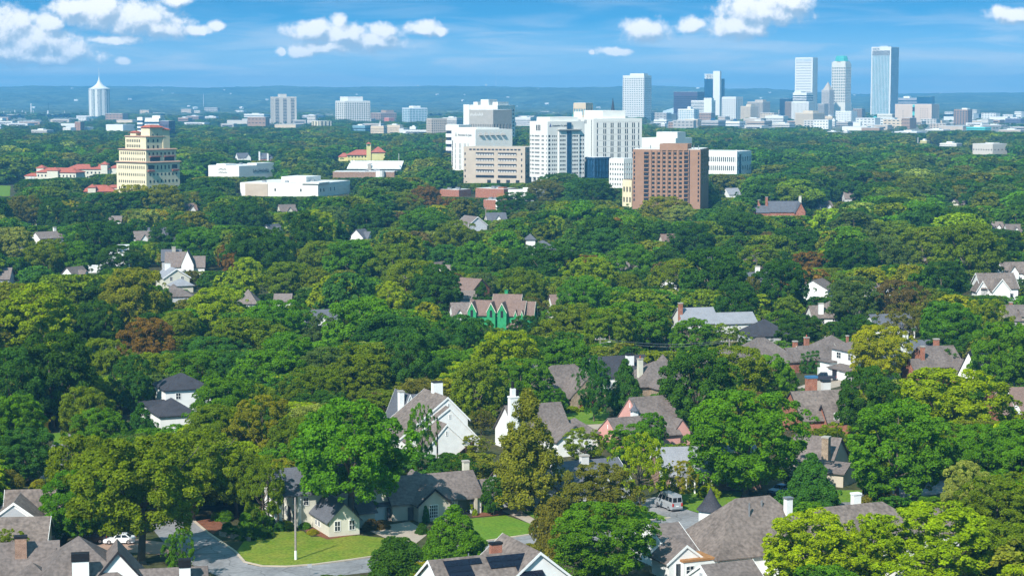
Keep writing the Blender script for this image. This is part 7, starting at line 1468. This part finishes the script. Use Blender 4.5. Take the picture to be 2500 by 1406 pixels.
# ---- the woodland beyond: one object, points with tree shapes set on them
pc = bpy.data.collections.new('woodland_shapes')
def proto(nm, kind, seed, nb, nl, ls, cb, br, wh):
    V, Q, ti, C = crown_np(kind, seed, nb, nl, ls, cb, br, wh)
    if nl > 3000:
        tm = trunk_np(seed, C, cb, 0.026, nlimb=4)
        me = mesh_np(nm, np.vstack([V, np.array(tm.v)]), Q, LEAF_FAR)     # trunk faces are added below
        bm_f = [tuple(i + len(V) for i in f) for f in tm.f if len(f) == 4]
        Q2 = np.vstack([Q, np.array(bm_f)]); bpy.data.meshes.remove(me)
        me = mesh_np(nm, np.vstack([V, np.array(tm.v)]), Q2, LEAF_FAR, np.concatenate([ti, np.zeros(len(bm_f))]))
        me.materials.append(BARK); mi = np.zeros(len(Q2), np.int32); mi[len(Q):] = 1; me.polygons.foreach_set('material_index', mi)
    else: me = mesh_np(nm, V, Q, LEAF_FAR, ti)
    pc.objects.link(bpy.data.objects.new(nm, me))
mids = [('dome', 130, .05, .115), ('round', 120, .05, .12), ('dome', 170, .042, .10), ('oval', 130, .05, .12), ('round', 140, .045, .11), ('dome', 100, .05, .13)]
for i, (k, nb, a, b) in enumerate(mids): proto(f'a{i}_shape', k, 101 + i, nb, 9000, 0.046, 0.18, (a, b), 0.9)
for i, (k, nb, a, b) in enumerate(mids[:5]): proto(f'b{i}_shape', k, 201 + i, 60, 2600, 0.075, 0.14, (0.075, 0.15), 0.9)
wv = np.array([(a, b, 0.0) for a, b, *_ in woods], np.float32)
me = bpy.data.meshes.new('woodland'); me.vertices.add(len(wv)); me.vertices.foreach_set('co', wv.ravel()); me.update()
gg = np.random.default_rng(9)
scl = np.array([(w, w, h) for _, _, h, w, *_ in woods], np.float32); rot = np.zeros_like(scl); rot[:, 2] = gg.random(len(woods)) * 6.28
idx = np.array([g.randrange(6) if b < 1350 else 6 + g.randrange(5) for _, b, *_ in woods], np.int32)
tc_ = np.array([COLS[c] + (1,) for *_, c, k in woods], np.float32); tc_[:, :3] *= gg.uniform(0.8, 1.2, (len(woods), 1)); tc_[:, :3] *= gg.uniform(0.93, 1.07, (len(woods), 3))
for nm, ty, arr, f in (('scl', 'FLOAT_VECTOR', scl, 'vector'), ('rotv', 'FLOAT_VECTOR', rot, 'vector'), ('idx', 'INT', idx, 'value'), ('tcol', 'FLOAT_COLOR', tc_, 'color')):
    a = me.attributes.new(nm, ty, 'POINT'); a.data.foreach_set(f, arr.ravel())
wo_ = link('woodland', me); tag(wo_, 'unbroken woodland of street and garden trees running back to the city', kind='stuff')
ng = bpy.data.node_groups.new('woodland_trees', 'GeometryNodeTree')
ng.interface.new_socket('Geometry', in_out='INPUT', socket_type='NodeSocketGeometry'); ng.interface.new_socket('Geometry', in_out='OUTPUT', socket_type='NodeSocketGeometry')
n = N(ng); gi = n('NodeGroupInput'); go = n('NodeGroupOutput')
ci = n('GeometryNodeCollectionInfo', None, transform_space='ORIGINAL'); ci.inputs['Collection'].default_value = pc; ci.inputs['Separate Children'].default_value = True; ci.inputs['Reset Children'].default_value = True
def na(nm, ty):
    q = n('GeometryNodeInputNamedAttribute', None, data_type=ty); q.inputs['Name'].default_value = nm; return q.outputs['Attribute']
ip = n('GeometryNodeInstanceOnPoints'); ng.links.new(gi.outputs[0], ip.inputs['Points']); ng.links.new(ci.outputs[0], ip.inputs['Instance']); ip.inputs['Pick Instance'].default_value = True
ng.links.new(na('idx', 'INT'), ip.inputs['Instance Index']); ng.links.new(na('rotv', 'FLOAT_VECTOR'), ip.inputs['Rotation']); ng.links.new(na('scl', 'FLOAT_VECTOR'), ip.inputs['Scale'])
ng.links.new(ip.outputs[0], go.inputs[0])
md = wo_.modifiers.new('trees', 'NODES'); md.node_group = ng
print('TREES', len(TREES), 'fill', len(fill), 'woods', len(woods))
# ------------------------------------------------------------------ render
sc.render.engine = 'CYCLES'
cy = sc.cycles
cy.max_bounces = 6; cy.diffuse_bounces = 4; cy.glossy_bounces = 2; cy.transmission_bounces = 3; cy.transparent_max_bounces = 4; cy.volume_bounces = 0
cy.sample_clamp_indirect = 6.0; cy.use_adaptive_sampling = True; cy.adaptive_threshold = 0.02
cy.use_denoising = True
try: cy.denoiser = 'OPENIMAGEDENOISE'; cy.denoising_input_passes = 'RGB_ALBEDO_NORMAL'; cy.denoising_prefilter = 'ACCURATE'
except Exception: pass
sc.render.film_transparent = False
vs_ = sc.view_settings
vs_.view_transform = 'Standard'; vs_.look = 'None'; vs_.exposure = 0.8; vs_.gamma = 1.0; vs_.use_curve_mapping = False
